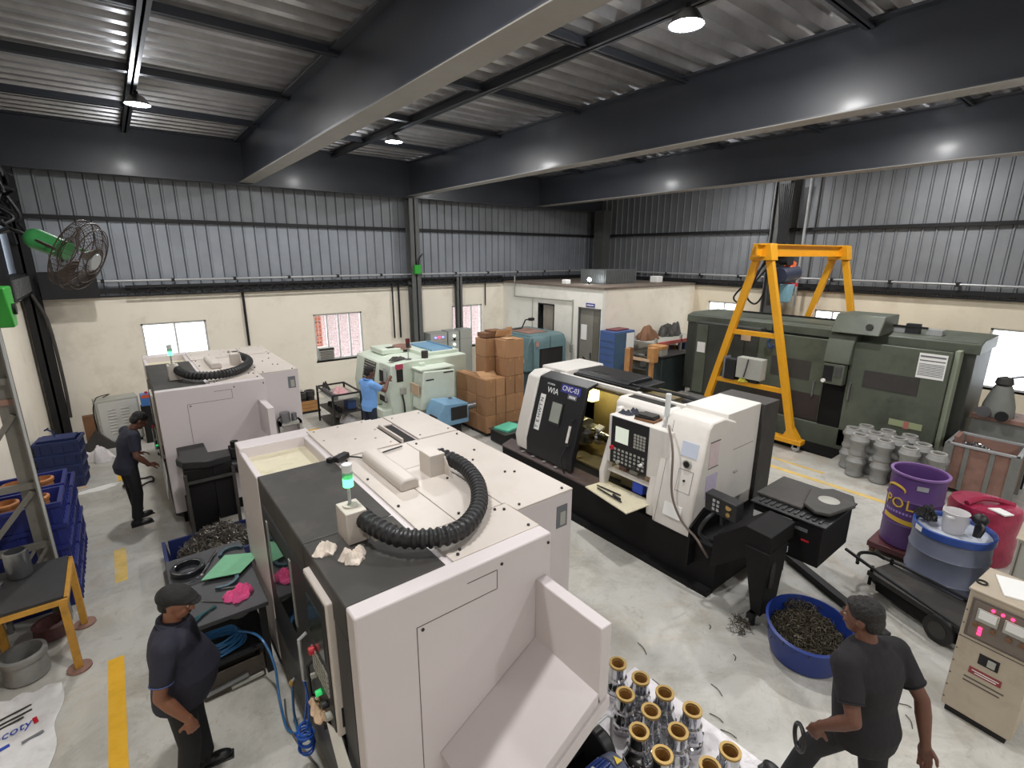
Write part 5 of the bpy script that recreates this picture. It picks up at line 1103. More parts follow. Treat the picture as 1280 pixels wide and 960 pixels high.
W(t).beam((10.29, 8.1, 1.42), (11.0, 7.95, 1.25), 0.05, 0.08).out('rail', m_ragb, t); W(t).beam((10.29, 8.1, 0.4), (11.0, 7.95, 0.35), 0.05, 0.06).out('rail', m_ragb, t)
W(t).box(10.90, 11.13, 7.84, 8.04, 1.22, 1.62).out('plywood_block', m_wood, t, 0.01)
t = thing('black_bench', 'dark covered workbench in front of the orange shelving', 'bench', (11.8, 7.95, 0))
W(t).box(11.2, 12.4, 7.76, 8.28, 0.02, 1.32).out('cover', mat('dark_green_cover', S(42, 54, 54), 0.7, var=0.15, scale=4), t, 0.02); W(t).box(11.16, 12.45, 7.73, 8.32, 1.32, 1.36).out('top', m_dark, t)
slab('grey_tray', m_greyc, 'wooden topped grey box on the left end of the covered bench', 'box', (11.38, 8.05, 1.36), (0.34, 0.4, 0.18), 0.1); slab('wood_lid', m_wood, 'flat wooden lid on the grey box of the covered bench', 'lid', (11.38, 8.05, 1.54), (0.36, 0.42, 0.09), 0.1)
t = thing('orange_shelving', 'orange and white steel shelving crowded with tools against the office front', 'shelving', (13.05, 8.9, 0))
for (x, y) in ((11.75, 8.4), (11.75, 9.4), (14.15, 8.4), (14.15, 9.4), (12.95, 8.4)): W(t).box(x-0.03, x+0.03, y-0.03, y+0.03, 0, 1.72).out('upright', m_greyc, t)
for z in (0.35, 0.75, 1.15, 1.55):
    W(t).box(11.75, 14.15, 8.42, 9.4, z, z+0.03).out('shelf', m_greyc, t); W(t).box(11.73, 14.17, 8.37, 8.41, z-0.05, z+0.05).out('orange_beam', m_orange if z < 1.5 else mat('salmon_beam', S(222, 116, 110), 0.5), t)
rnd = random.Random(77); cm_ = [m_dark, m_greyc, m_paper, m_woodd, m_redp, m_steel, m_locker, m_card, m_mdk]
n = 0
for z in (0.38, 0.78, 1.18):
    n_lv = 1
    x = 11.90
    while x < 13.70:
        w_x = rnd.uniform(0.1, 0.3); h = rnd.uniform(0.1, 0.26); m = cm_[rnd.randrange(9)]; y = rnd.uniform(8.64, 8.9)
        nm = {'black_steel': 'black', 'grey_cabinet': 'grey', 'paper': 'white', 'brown_wood': 'brown', 'red_plastic': 'red', 'machined_steel': 'steel', 'locker_blue': 'blue', 'cardboard': 'cardboard', 'machine_charcoal': 'charcoal'}[m.name]
        kk = {0.38: 'lowest', 0.78: 'second', 1.18: 'third', 1.58: 'top'}[z]
        o = single(lambda b: b.box(-w_x/2, w_x/2, -0.13, 0.13, 0, h) if n % 3 else b.cyl((0, 0, 0), (0, 0, h), w_x*0.45, n=14), 'shelf_item', m, '%s tool item, %s from the left on the %s level of the orange shelving' % (nm, ('first', 'second', 'third', 'fourth', 'fifth', 'sixth', 'seventh', 'eighth', 'ninth', 'tenth', 'eleventh', 'twelfth')[n_lv-1], kk), 'tool', (x+w_x/2, y, z+0.003), 0, '%s items on the %s orange shelf' % (nm, kk), 0.008)
        n += 1; n_lv += 1; x += w_x + rnd.uniform(0.03, 0.1)
rag('tarpaulin', m_woodd, 'brown crumpled tarpaulin heaped on top of the orange shelving', (12.25, 9.1, 1.58), 0.8, 0.6, 0.32, 0.3, 41, 'cloth', 2.0)
rag('tarpaulin', m_mdk, 'dark crumpled cloth heaped on top of the shelving beside the office', (13.40, 9.1, 1.58), 0.9, 0.5, 0.4, 0.1, 43, 'cloth', 2.0)

# ================================================================== cardboard boxes
def carton(w, d, h, label, loc, grp='cartons in the big stack'):
    t = thing('carton', label, 'box', loc, 0, grp)
    MB().box(-w/2, w/2, -d/2, d/2, 0, h).out('carton_body', m_card, t, 0.011)
    MB().box(-0.018, 0.018, -d/2, d/2, h, h+0.0012).out('tape', m_tape, t); MB().box(-0.018, 0.018, -d/2-0.0012, -d/2, h-0.07, h).out('tape', m_tape, t)
    return t
bw_, bd_, bh_, z0 = 0.258, 0.40, 0.414, 0.06
t = thing('pallet', 'low dark pallet under the stack of cartons', 'pallet', (6.66, 9.1, 0))
for k in range(5): W(t).box(6.12+0.235*k, 6.12+0.235*k+0.16, 8.72, 9.95, 0.03, 0.055).out('slat', m_dark, t)
for y in (8.75, 9.3, 9.85): W(t).box(6.12, 7.22, y-0.03, y+0.03, 0, 0.03).out('runner', m_dark, t)
rows = ('lowest', 'second', 'third', 'fourth', 'fifth')
base = carton(bw_, bd_, bh_, 'x', (0, 0, 0)); first = True
def put(col, row, rr, wide=1):
    global first
    x = 6.13 + bw_/2 + col*(bw_+0.011) + (wide-1)*(bw_+0.011)/2; y = 8.70 + bd_/2 + rr*(bd_+0.012) + random.Random(col*13+row*5+rr).uniform(-0.012, 0.012); z = z0 + row*(bh_+0.003)
    jx = random.Random(col*31+row*7+rr).uniform(-0.004, 0.004)
    lb = 'brown carton, %s from the floor in the %s column of the %s row' % (rows[row], ('leftmost', 'second', 'third', 'rightmost')[col], ('front', 'middle', 'back')[rr])
    if wide == 1:
        if first: base.location = (x+jx, y, z); base['label'] = lb; first = False
        else: dup(base, (x+jx, y, z), None, lb, 'cartons in the big stack')
    else: carton(bw_*2+0.011, bd_, bh_, 'wide ' + lb, (x+jx, y, z))
for row in range(3):
    put(0, row, 0); put(1, row, 0)
for row in range(1, 4): put(2, row, 0); put(3, row, 0)
put(2, 0, 0, 2); put(2, 4, 0, 2)
for row in range(5):
    if row < 3: put(0, row, 1); put(0, row, 2)
    put(1, row, 1); put(2, row, 1); put(3, row, 1)
t = thing('open_carton', 'open brown carton with raised flaps on the top of the tall stack', 'box', (6.80, 9.3, 2.16))
b = W(t); zt = 2.165
b.hexa([(6.70, 9.14, zt), (7.1, 9.14, zt), (7.1, 9.16, zt), (6.70, 9.16, zt)], [(6.70, 9.06, zt+0.16), (7.1, 9.06, zt+0.16), (7.1, 9.08, zt+0.16), (6.70, 9.08, zt+0.16)]); b.out('flap', m_cardl, t)
W(t).box(6.62, 6.95, 9.16, 9.46, zt, zt+0.14).out('carton_body', m_woodd, t); W(t).box(6.42, 6.6, 9.15, 9.46, zt-0.0, zt+0.1).out('flap', m_woodd, t); W(t).box(7.0, 7.17, 9.12, 9.14, zt, zt+0.2).out('flap', m_cardl, t)
W(t).box(6.72, 6.95, 8.72, 9.0, 2.158, 2.163).out('flap', m_cardl, t)
t = thing('open_carton', 'loose carton flaps lying folded on the low front stack', 'box', (6.35, 9.1, 1.32))
zt = z0+3*(bh_+0.002)+0.003
W(t).hexa([(6.2, 9.05, zt), (6.6, 8.95, zt), (6.62, 9.1, zt), (6.22, 9.25, zt)], [(6.2, 9.06, zt+0.02), (6.6, 8.97, zt+0.02), (6.62, 9.1, zt+0.09), (6.22, 9.25, zt+0.09)]).out('flap', m_cardl, t); W(t).box(6.16, 6.42, 8.75, 9.0, zt, zt+0.006).out('flap', m_cardl, t)
slab('green_board', mat('green_board', S(96, 190, 160), 0.6), 'bright green flat board lying beside the low end of the carton stack', 'board', (6.35, 8.2, 0.30), (0.5, 0.4, 0.05), 0.2)
t = thing('floor_crate', 'low dark crate under the green board', 'crate', (6.4, 8.2, 0)); W(t).box(6.05, 6.8, 7.9, 8.45, 0.02, 0.28).out('body', m_dark, t, 0.01); W(t).box(6.02, 6.83, 7.87, 8.48, 0.28, 0.3).out('rim', m_mdk, t)
rag('plastic_wrap', m_sheet, 'white crumpled wrap on the floor by the white lathe end cap', (6.6, 7.35, 0.0), 0.4, 0.4, 0.3, 0.4, 51, 'wrap')

# ================================================================== teal machine
t = te = thing('teal_machine', 'old teal machine with a dark opening in front of the office door', 'machine', (9.6, 11.5, 0))
def t_(): return W(te)
t_().prism([(10.55, 0.3), (10.55, 1.55), (10.65, 1.72), (10.8, 1.76), (12.3, 1.76), (12.4, 1.7), (12.45, 0.3)], 'x', 9.1, 10.35).out('housing', m_teal, t, 0.03)
t_().prism([(8.85, 0.75), (9.12, 0.75), (9.12, 1.72), (9.02, 1.72), (8.9, 1.5)], 'y', 10.6, 12.3).out('front_hood', m_teal, t, 0.03)
t_().box(8.87, 10.3, 10.75, 12.2, 0.0, 0.75).out('base', mat('teal_dark', S(60, 74, 80), 0.5, var=0.1, scale=4), t, 0.02)
t_().box(9.35, 10.15, 10.53, 10.56, 0.82, 1.33).out('opening', m_inside, t); t_().box(9.3, 10.2, 10.54, 10.552, 0.77, 1.38).out('opening_frame', m_dark, t)
t_().box(9.70, 9.71, 10.54, 10.55, 1.35, 1.72).out('seam', m_dark, t)
b = t_(); b.hexa([(8.885, 10.75, 1.12), (8.89, 10.75, 1.12), (8.89, 11.3, 1.12), (8.885, 11.3, 1.12)][::-1], [(8.905, 10.75, 1.5), (8.91, 10.75, 1.5), (8.91, 11.3, 1.5), (8.905, 11.3, 1.5)][::-1]); b.out('window', m_pane if False else mat('dusty_window', S(120, 124, 120), 0.3), t)
t_().box(8.86, 8.92, 11.35, 11.8, 1.05, 1.65).out('window_dark', m_inside, t); t_().box(8.84, 8.9, 10.7, 10.75, 1.0, 1.1).out('handle', m_pipe, t)
t_().box(9.25, 10.0, 11.0, 12.0, 1.76, 1.78).out('roof_recess', m_rust, t); t_().box(9.16, 9.26, 10.535, 10.55, 1.46, 1.6).out('pink_label', mat('dull_pink', S(190, 140, 130), 0.6), t)
t_().box(8.8, 8.87, 10.75, 10.95, 0.62, 0.95).out('paper_tag', m_paper, t)
t_().tube([(9.4, 12.0, 1.76), (9.5, 11.6, 1.85), (9.55, 11.5, 2.1), (9.65, 11.45, 2.12)], 0.02).out('pipe', m_dark, t); t_().obox((9.7, 11.4, 2.12), (0.16, 0.1, 0.08)).out('connector', m_blk, t)
t_().tube([(9.75, 11.38, 2.12), (10.68, 10.7, 1.95), (10.9, 10.45, 1.9)], 0.008).out('wire', m_cable, t) if False else None
t = thing('office_stool', 'grey round stool in the shadow by the office door', 'stool', (10.45, 9.9, 0))
W(t).lathe((10.45, 9.9, 0.62), [(0.2, 0), (0.22, 0.03), (0.2, 0.1), (0.01, 0.12)], 18).out('seat', m_greyc, t); W(t).cyl((10.45, 9.9, 0.05), (10.45, 9.9, 0.62), 0.03, n=8).out('stem', m_dark, t); W(t).lathe((10.45, 9.9, 0), [(0.22, 0), (0.2, 0.04), (0.03, 0.06)], 14).out('foot', m_dark, t)
W(t).tube(arc([(10.6, 9.9, 0.7), (10.62, 9.95, 0.95), (10.5, 10.0, 1.1)]), 0.02).out('back_bar', m_dark, t)

# ================================================================== pale green machine
t = wg = thing('pale_green_lathe', 'pale green turning machine with a blue top recess that the man in blue works', 'machine', (5.5, 10.9, 0))
def p_(): return W(wg)
p_().prism([(4.62, 0.15), (6.45, 0.15), (6.45, 1.68), (4.95, 1.68), (4.5, 1.62), (4.42, 0.95)], 'y', 10.0, 11.95).out('housing', m_wg, t, 0.02)
p_().box(4.7, 6.4, 10.1, 11.9, 0.0, 0.15).out('plinth', m_dark, t)
p_().prism([(4.40, 0.62), (4.5, 0.62), (4.6, 1.64), (4.48, 1.60), (4.36, 1.0)], 'y', 10.6, 11.85).out('sliding_door', m_wg, t, 0.015)
gr = p_().hexa([(4.352, 10.72, 1.02), (4.365, 10.72, 1.02), (4.365, 11.38, 1.02), (4.352, 11.38, 1.02)], [(4.468, 10.72, 1.58), (4.485, 10.72, 1.58), (4.485, 11.38, 1.58), (4.468, 11.38, 1.58)]).out('grille_panel', m_mdk, t)
for k in range(9):
    q = k/9+0.05; p_().box(4.340+0.116*q, 4.356+0.116*q, 10.74, 11.36, 1.02+0.56*q, 1.035+0.56*q).out('grille_slat', m_greyc, gr)
p_().prism([(4.43, 0.75), (4.47, 0.75), (4.5, 1.45), (4.46, 1.45)], 'y', 10.22, 10.55).out('door_opening', m_inside, t)
p_().box(4.40, 4.44, 10.14, 10.2, 0.8, 1.56).out('door_rail', m_pipe, t)
p_().box(4.3, 4.62, 10.1, 11.9, 0.25, 0.6).out('chip_apron', m_wg, t, 0.01)
for k in range(3): p_().box(4.296, 4.3, 10.2+0.5*k, 10.6+0.5*k, 0.38, 0.4).out('apron_seam', m_seam, t)
p_().prism([(4.95, 0.62), (5.85, 0.62), (5.85, 1.46), (5.05, 1.50)], 'y', 9.55, 10.0).out('gear_cover', m_wg, t, 0.03)
p_().box(4.98, 5.86, 9.58, 10.0, 1.5, 1.54).out('cover_lip', m_wg, t, 0.01); p_().box(5.55, 5.8, 9.54, 9.55, 1.40, 1.43).out('cover_mark', m_mdk, t); p_().box(5.1, 5.3, 9.545, 9.55, 1.28, 1.31).out('cover_logo', m_dark, t)
p_().box(4.93, 4.955, 9.6, 9.95, 0.95, 1.2).out('worn_label', m_ragb, t)
p_().box(4.6, 4.78, 9.985, 10.0, 1.53, 1.64).out('red_label', mat('magenta_label', S(190, 70, 100), 0.5), t); p_().box(4.62, 4.77, 9.985, 10.0, 1.24, 1.52).out('dark_window', m_inside, t)
p_().box(4.68, 4.82, 9.95, 10.0, 0.95, 1.1).out('gauge', m_greyc, t, 0.01)
p_().box(5.15, 5.3, 9.9, 10.0, 1.48, 1.62).out('hinge_block', m_wg, t, 0.02)
p_().box(5.45, 6.4, 10.25, 11.75, 1.68, 1.76).out('roof_box', m_wg, t, 0.01); p_().box(5.7, 6.3, 10.35, 11.65, 1.761, 1.763).out('roof_recess', m_blue, t)
for (a, c) in ((5.7, 5.72), (6.28, 6.30)): p_().box(a, c, 10.35, 11.65, 1.763, 1.80).out('recess_wall', m_blue, t)
p_().box(4.75, 5.3, 11.0, 11.7, 1.68, 1.80).out('roof_hood', m_wg, t, 0.02); p_().box(4.95, 5.15, 11.1, 11.3, 1.80, 1.803).out('hood_slot', m_inside, t)
p_().lathe((5.35, 11.2, 1.76), [(0.24, 0), (0.22, 0.07), (0.02, 0.1)], 18).out('dome', m_rust, t)
p_().cyl((5.0, 10.15, 1.68), (5.0, 10.15, 1.70), 0.07, n=14).out('beacon_foot', m_steel, t); p_().cyl((5.0, 10.15, 1.70), (5.0, 10.15, 1.96), 0.012, n=8).out('beacon_pole', m_pipe, t); p_().cyl((5.0, 10.15, 1.96), (5.0, 10.15, 2.06), 0.045, n=14).out('beacon_green', m_mdk, t); p_().cyl((5.0, 10.15, 2.06), (5.0, 10.15, 2.16), 0.05, n=14).out('beacon_red', m_redd, t)
p_().cyl((5.4, 10.12, 1.68), (5.4, 10.12, 1.84), 0.08, n=14).out('cap', m_mdk, t)
rag('rag', m_mdk, 'grey oily rags on the roof edge of the pale green machine', (4.8, 10.3, 1.68), 0.4, 0.2, 0.06, 0.1, 61)
p_().tube(arc([(4.72, 9.97, 0.95), (4.74, 9.93, 0.7), (4.76, 9.95, 0.3)]), 0.02).out('cable', m_cable, t)
# blue bar feeder
t = thing('bar_feeder', 'small light blue feeder unit with a round motor beside the cartons', 'machine', (5.4, 9.15, 0))
W(t).prism([(5.0, 0.4), (5.75, 0.4), (5.75, 0.84), (5.15, 0.90), (5.02, 0.7)], 'y', 8.85, 9.45).out('case', m_blue, t, 0.015)
W(t).box(5.3, 5.7, 8.83, 8.85, 0.52, 0.8).out('opening', m_inside, t); W(t).box(5.06, 5.62, 8.95, 9.35, 0.0, 0.4).out('stand', m_dark, t)
W(t).box(4.99, 5.02, 8.95, 9.25, 0.5, 0.62).out('side_slot', m_inside, t)
W(t).cyl((5.75, 8.98, 0.72), (5.98, 8.98, 0.72), 0.085, n=16).out('motor', m_steel, t); W(t).cyl((5.98, 8.98, 0.72), (6.04, 8.98, 0.72), 0.065, n=16).out('motor_end', m_chrome, t)
b = W(t)
for (x, y) in ((5.2, 9.3), (5.55, 9.3)): b.lathe((x, y, 0.87), [(0.03, 0), (0.045, 0), (0.045, 0.02), (0.03, 0.02)], 14, closed=True)
b.out('lifting_rings', m_steel, t)
# electrical panels at the back wall
for (x0, x1, zt, lb) in ((7.45, 8.05, 1.62, 'grey electrical cabinet with blue and red pilot lights by the back wall'), (8.08, 8.5, 1.64, 'grey electrical cabinet with two white lights by the back wall'), (8.53, 8.98, 1.66, 'plain grey electrical cabinet at the right of the row by the back wall')):
    t = thing('electrical_cabinet', lb, 'cabinet', ((x0+x1)/2, 13.75, 0), 0, None)
    W(t).box(x0, x1, 13.55, 13.98 if x1 < 8.6 else 13.9, 0.0, zt).out('case', mat('panel_grey', S(150, 154, 152), 0.5, var=0.06, scale=4), t, 0.01)
    W(t).box(x0+0.02, x1-0.02, 13.54, 13.55, 0.1, zt-0.32).out('door', m_greyc, t, 0.004); W(t).box(x0+0.02, x1-0.02, 13.54, 13.55, zt-0.3, zt-0.03).out('door', m_greyc, t, 0.004)
    if x0 < 7.5:
        for k, m in enumerate((m_bluel, m_redl, m_bluel)): W(t).cyl((7.62+0.13*k, 13.54, zt-0.14), (7.62+0.13*k, 13.5, zt-0.14), 0.028, n=10).out('pilot_lamp', m, t)
    elif x0 < 8.2:
        for z in (zt-0.16, zt-0.44): W(t).cyl((8.3, 13.54, z), (8.3, 13.5, z), 0.03, n=10).out('pilot_lamp', m_whl, t)
        W(t).cyl((8.3, 13.54, zt-0.27), (8.3, 13.5, zt-0.27), 0.04, n=10).out('switch', m_dark, t)
# ================================================================== left side
t = thing('parts_trolley', 'black angle iron trolley with grey parts and a pink rag under barred window', 'trolley', (3.85, 11.6, 0))
for (x, y) in ((3.52, 11.05), (3.52, 12.15), (4.18, 11.05), (4.18, 12.15)): W(t).box(x-0.02, x+0.02, y-0.02, y+0.02, 0, 0.88).out('post', m_blk, t)
for z in (0.74, 0.40, 0.10):
    W(t).box(3.52, 4.18, 11.05, 12.15, z, z+0.015).out('tray', m_greyc if z > 0.7 else m_mdk, t)
for (a, b_) in (((3.5, 11.05), (4.2, 11.05)), ((3.5, 12.15), (4.2, 12.15)), ((3.52, 11.05), (3.52, 12.15)), ((4.18, 11.05), (4.18, 12.15))): W(t).beam((*a, 0.87), (*b_, 0.87), 0.035, 0.035).out('top_rail', m_blk, t)
rag('rag', mat('pale_pink_rag', S(222, 172, 176), 0.9, var=0.1, scale=12), 'pale pink rag on the parts trolley', (3.92, 11.62, 0.757), 0.34, 0.46, 0.12, 0.1, 71)
rag('rag', m_mdk, 'dark crumpled gloves on the back corner of the parts trolley', (3.70, 12.06, 0.757), 0.2, 0.13, 0.18, 0.2, 73)
rnd = random.Random(5)
for k in range(16):
    z = (0.756, 0.416, 0.116)[k % 3]; x = (3.63, 3.72, 3.85)[k % 3]; y = 11.15+0.058*k if k % 3 < 2 else 11.68+0.026*k
    single(lambda b: b.lathe((0, 0, 0), [(0.04, 0), (0.055, 0.01), (0.05, 0.09), (0.03, 0.1)], 12), 'machined_part', (m_steel, m_dark, m_greyc)[k % 3], '%s machined part, %s from the near end on the %s tray of the black trolley' % (('steel', 'black', 'grey')[k % 3], ('first', 'second', 'third', 'fourth', 'fifth', 'sixth')[k // 3], ('top', 'middle', 'lowest')[k % 3]), 'part', (x, y, z), 0, 'parts on the black trolley')
slab('blue_tray', m_locker, 'dark blue tray on the right of the parts trolley middle shelf', 'tray', (4.05, 11.45, 0.416), (0.2, 0.3, 0.2), 0.0)
rag('rag', m_sheet, 'pale sheet folded on the lowest shelf of the parts trolley', (3.95, 11.35, 0.116), 0.4, 0.5, 0.12, 0.2, 75)
t = thing('wooden_crate', 'low wooden crate on the floor between the far machine and the parts trolley', 'crate', (3.25, 13.1, 0))
for k in range(3): W(t).box(2.9, 3.75, 12.9, 12.93, 0.06+0.09*k, 0.14+0.09*k).out('slat', m_wood, t)
for k in range(3): W(t).box(2.9, 2.93, 12.93, 13.45, 0.06+0.09*k, 0.14+0.09*k).out('slat', m_wood, t)
W(t).box(2.93, 3.75, 12.93, 13.45, 0.06, 0.10).out('floor_board', m_wood, t); W(t).box(2.9, 3.78, 12.9, 13.45, 0, 0.06).out('runner', m_dark, t)
for k, (x, y) in enumerate(((3.10, 13.08), (3.37, 13.08), (3.62, 13.2), (3.10, 13.34), (3.36, 13.34))):
    single(lambda b: b.lathe((0, 0, 0), [(0.1, 0), (0.12, 0.02), (0.11, 0.26), (0.13, 0.28), (0.13, 0.42), (0.09, 0.43), (0.08, 0.3), (0.01, 0.3)], 18), 'cast_pot', m_mdk if k < 3 else m_potl, ('first', 'second', 'third', 'first', 'second')[k] + (' dark' if k < 3 else ' bright') + ' machined pot standing in the low wooden crate', 'casting', (x, y, 0.103), 0, ('dark' if k < 3 else 'bright') + ' pots in the wooden crate')
# UPS louvre cabinet
t = thing('louvred_cabinet', 'pale grey louvred metal cabinet against the back wall at left', 'cabinet', (-0.33, 13.35, 0), 0.12)
L_().box(-0.38, 0.36, -0.2, 0.2, 0.06, 1.0).out('case', m_greyc, t, 0.01); L_().box(-0.34, 0.32, -0.18, 0.18, 0, 0.06).out('plinth', m_dark, t)
dd = L_().box(-0.34, 0.32, -0.212, -0.2, 0.1, 0.95).out('door', mat('cabinet_pale', S(196, 196, 192), 0.5), t, 0.006)
for k in range(9):
    for x in (-0.13, 0.1): L_().prism([(-0.212, 0.26+0.065*k), (-0.226, 0.265+0.065*k), (-0.212, 0.285+0.065*k)], 'x', x-0.07, x+0.07).out('louvre', m_greyc, dd)
L_().tube(arc([(-0.36, -0.1, 1.0), (-0.3, -0.12, 1.08), (-0.1, -0.05, 1.09), (-0.2, 0.1, 1.01)]), 0.01).out('cable', m_cable, t); L_().tube(arc([(-0.36, -0.15, 1.02), (-0.42, -0.2, 0.8), (-0.41, -0.15, 0.3)]), 0.012).out('cable', m_cable, t)
# oil can behind the left man
t = thing('oil_can', 'blue and orange oil can on a dark stand between the louvred cabinet and machine', 'can', (0.20, 12.95, 0))
W(t).box(0.06, 0.34, 12.85, 13.05, 0.0, 0.82).out('stand', m_dark, t); W(t).box(0.08, 0.32, 12.86, 13.04, 0.82, 1.08).out('can_body', mat('can_blue', S(70, 120, 190), 0.4), t, 0.01)
W(t).box(0.10, 0.30, 12.855, 12.86, 1.0, 1.07).out('orange_label', m_orange, t); W(t).cyl((0.2, 12.95, 1.08), (0.2, 12.95, 1.12), 0.03, n=10).out('cap', m_redp, t)
# scrap behind
t = thing('steel_offcut', 'brown steel offcut standing upright beside the louvred cabinet', 'offcut', (-0.85, 13.2, 0))
W(t).box(-0.92, -0.74, 13.1, 13.25, 0, 0.72).out('plate', m_woodd, t); W(t).prism([(-1.05, 0.0), (-0.45, 0.0), (-0.5, 0.1), (-0.75, 0.42)], 'y', 12.95, 13.08).out('wedge', m_mdk, t)
rag('sack', m_sheet, 'white sack slumped on the floor beside the blue crates', (-0.72, 12.35, 0), 0.42, 0.5, 0.26, 0.5, 81, 'sack', 2.2)
# blue crates stacked by the left wall
def crate(w, d, h, m, name, label, grp):
    t = thing(name, label, 'crate', (0, 0, 0), 0, grp)
    b = MB(); b.box(-w/2, w/2, -d/2, d/2, 0, 0.02)
    b.box(-w/2, w/2, -d/2, -d/2+0.015, 0.02, h); b.box(-w/2, w/2, d/2-0.015, d/2, 0.02, h); b.box(-w/2, -w/2+0.015, -d/2+0.015, d/2-0.015, 0.02, h); b.box(w/2-0.015, w/2, -d/2+0.015, d/2-0.015, 0.02, h)
    b.out('shell', m, t)
    for sx in (-1, 1): MB().box(min(sx*w/2, sx*(w/2+0.02)), max(sx*w/2, sx*(w/2+0.02)), -d/2-0.02, d/2+0.02, h-0.05, h).out('rim', m, t)
    for sy in (-1, 1): MB().box(-w/2, w/2, min(sy*d/2, sy*(d/2+0.02)), max(sy*d/2, sy*(d/2+0.02)), h-0.05, h).out('rim', m, t)
    for k in range(4): MB().box(-w/2+0.06+k*(w-0.14)/3, -w/2+0.075+k*(w-0.14)/3, -d/2-0.012, -d/2, 0.02, h-0.05).out('rib', m, t)
    for k in range(4): MB().box(w/2, w/2+0.012, -d/2+0.06+k*(d-0.14)/3, -d/2+0.075+k*(d-0.14)/3, 0.02, h-0.05).out('rib', m, t)
    return t
c0 = crate(0.58, 0.42, 0.215, m_binb2, 'blue_crate', 'x', 'blue crates in the wall stack')
for k in range(4):
    lb = 'blue plastic crate, %s in the stack of four by the left wall' % ('lowest', 'second', 'third', 'topmost')[k]
    if k == 0: c0.location = (-1.18, 11.28, 0); c0.rotation_euler = (0, 0, -0.12); c0['label'] = lb
    else: dup(c0, (-1.18+0.008*k, 11.28, 0.217*k), -0.12-0.01*k, lb)
single(lambda b: (b.box(-0.24, 0.24, -0.16, 0.16, 0, 0.03), b.tube(arc([(-0.05, 0.05, 0.03), (-0.06, 0.05, 0.1), (-0.12, 0.03, 0.17), (-0.16, 0.02, 0.16), (-0.1, 0.03, 0.2)]), 0.012)), 'top_lid', m_binb2, 'dark lid with a bent bracket on the topmost crate by the wall', 'lid', (-1.16, 11.28, 0.868), -0.15)
rag('floor_paper', m_paper, 'white paper scraps lying on the floor in front of the blue wall crates', (-0.75, 10.72, 0), 0.62, 0.2, 0.02, 0.2, 91, 'paper')
slab('floor_paper', m_ragb, 'flat beige card on the floor just below the blue wall crates', 'paper', (-1.05, 10.95, 0), (0.3, 0.1, 0.006), 0.2, None, 0)
# cable loop on the floor by the left worker
tag(MB().tube([(-0.18+0.22*math.cos(a*PI/12), 10.55+0.2*math.sin(a*PI/12), 0.03+0.02*math.sin(a)) for a in range(24)], 0.018, 8, True).out('cable_loop', m_cable), 'black cable loop lying on the floor behind the man at left', 'cable')
# conveyor and swarf tray of the far machine
t = thing('chip_conveyor', 'black chip conveyor with motor at the end of the far machine', 'conveyor', (0.75, 8.1, 0))
W(t).prism([(7.45, 0.7), (7.6, 0.05), (8.34, 0.05), (8.34, 0.5), (7.9, 0.6), (7.74, 1.2), (7.45, 1.2)], 'x', 0.36, 0.68).out('trough', m_base, t, 0.01); W(t).box(0.68, 0.92, 7.45, 7.72, 0.4, 1.2).out('side_housing', m_base, t, 0.01)
W(t).prism([(0.30, 7.72), (0.36, 7.52), (0.62, 7.40), (0.92, 7.46), (0.96, 7.73), (0.69, 7.76), (0.69, 8.22), (0.35, 8.22), (0.35, 7.84)], 'z', 1.2, 1.30).out('head_cover', m_mdk2, t, 0.012)
b = W(t); b.box(0.34, 0.38, 7.41, 7.45, 0.2, 1.15); b.box(0.90, 0.94, 7.41, 7.45, 0.2, 1.15); b.box(0.38, 0.90, 7.40, 7.42, 1.02, 1.06); b.out('guide_rail', m_mdk, t)
b = W(t); b.cyl((0.92, 7.56, 1.10), (1.16, 7.52, 1.08), 0.11, n=18); b.cyl((1.16, 7.52, 1.08), (1.22, 7.51, 1.08), 0.12, n=18); b.out('motor', m_mdk2, t, 0.006)
W(t).box(0.93, 1.08, 7.5, 7.7, 1.22, 1.36).out('gearbox', m_base, t, 0.01); W(t).cyl((1.0, 7.6, 1.36), (1.0, 7.6, 1.44), 0.05, n=12).out('filler_cap', m_base, t)
t = thing('swarf_bin', 'low dark blue bin heaped with grey swarf below the far conveyor', 'bin', (0.55, 7.0, 0))
b = W(t); b.box(0.02, 1.05, 6.62, 7.36, 0, 0.04)
b.hexa([(0.02, 6.62, 0.04), (0.06, 6.62, 0.04), (0.06, 7.36, 0.04), (0.02, 7.36, 0.04)], [(-0.02, 6.58, 0.34), (0.02, 6.58, 0.34), (0.02, 7.36, 0.34), (-0.02, 7.36, 0.34)])
b.hexa([(1.01, 6.62, 0.04), (1.05, 6.62, 0.04), (1.05, 7.36, 0.04), (1.01, 7.36, 0.04)], [(1.05, 6.58, 0.34), (1.09, 6.58, 0.34), (1.09, 7.36, 0.34), (1.05, 7.36, 0.34)])
b.hexa([(0.06, 6.62, 0.04), (1.01, 6.62, 0.04), (1.01, 6.66, 0.04), (0.06, 6.66, 0.04)], [(0.02, 6.58, 0.34), (1.05, 6.58, 0.34), (1.05, 6.62, 0.34), (0.02, 6.62, 0.34)])
b.box(0.05, 1.02, 7.33, 7.36, 0.04, 0.34); b.out('bin', mat('navy_bin', S(34, 44, 92), 0.45, var=0.15, scale=5), t)
b = W(t); heap(b, (0.58, 6.98, 0.26), 0.44, 0.33, 0.22, 8); b.out('swarf_bed', m_swarfd, t)
b = W(t); swarf(b, (0.58, 6.97, 0.28), 0.44, 0.32, 0.26, 700, 9, 0.004, 0.03); b.out('swarf', m_swarf, t, kind='stuff')
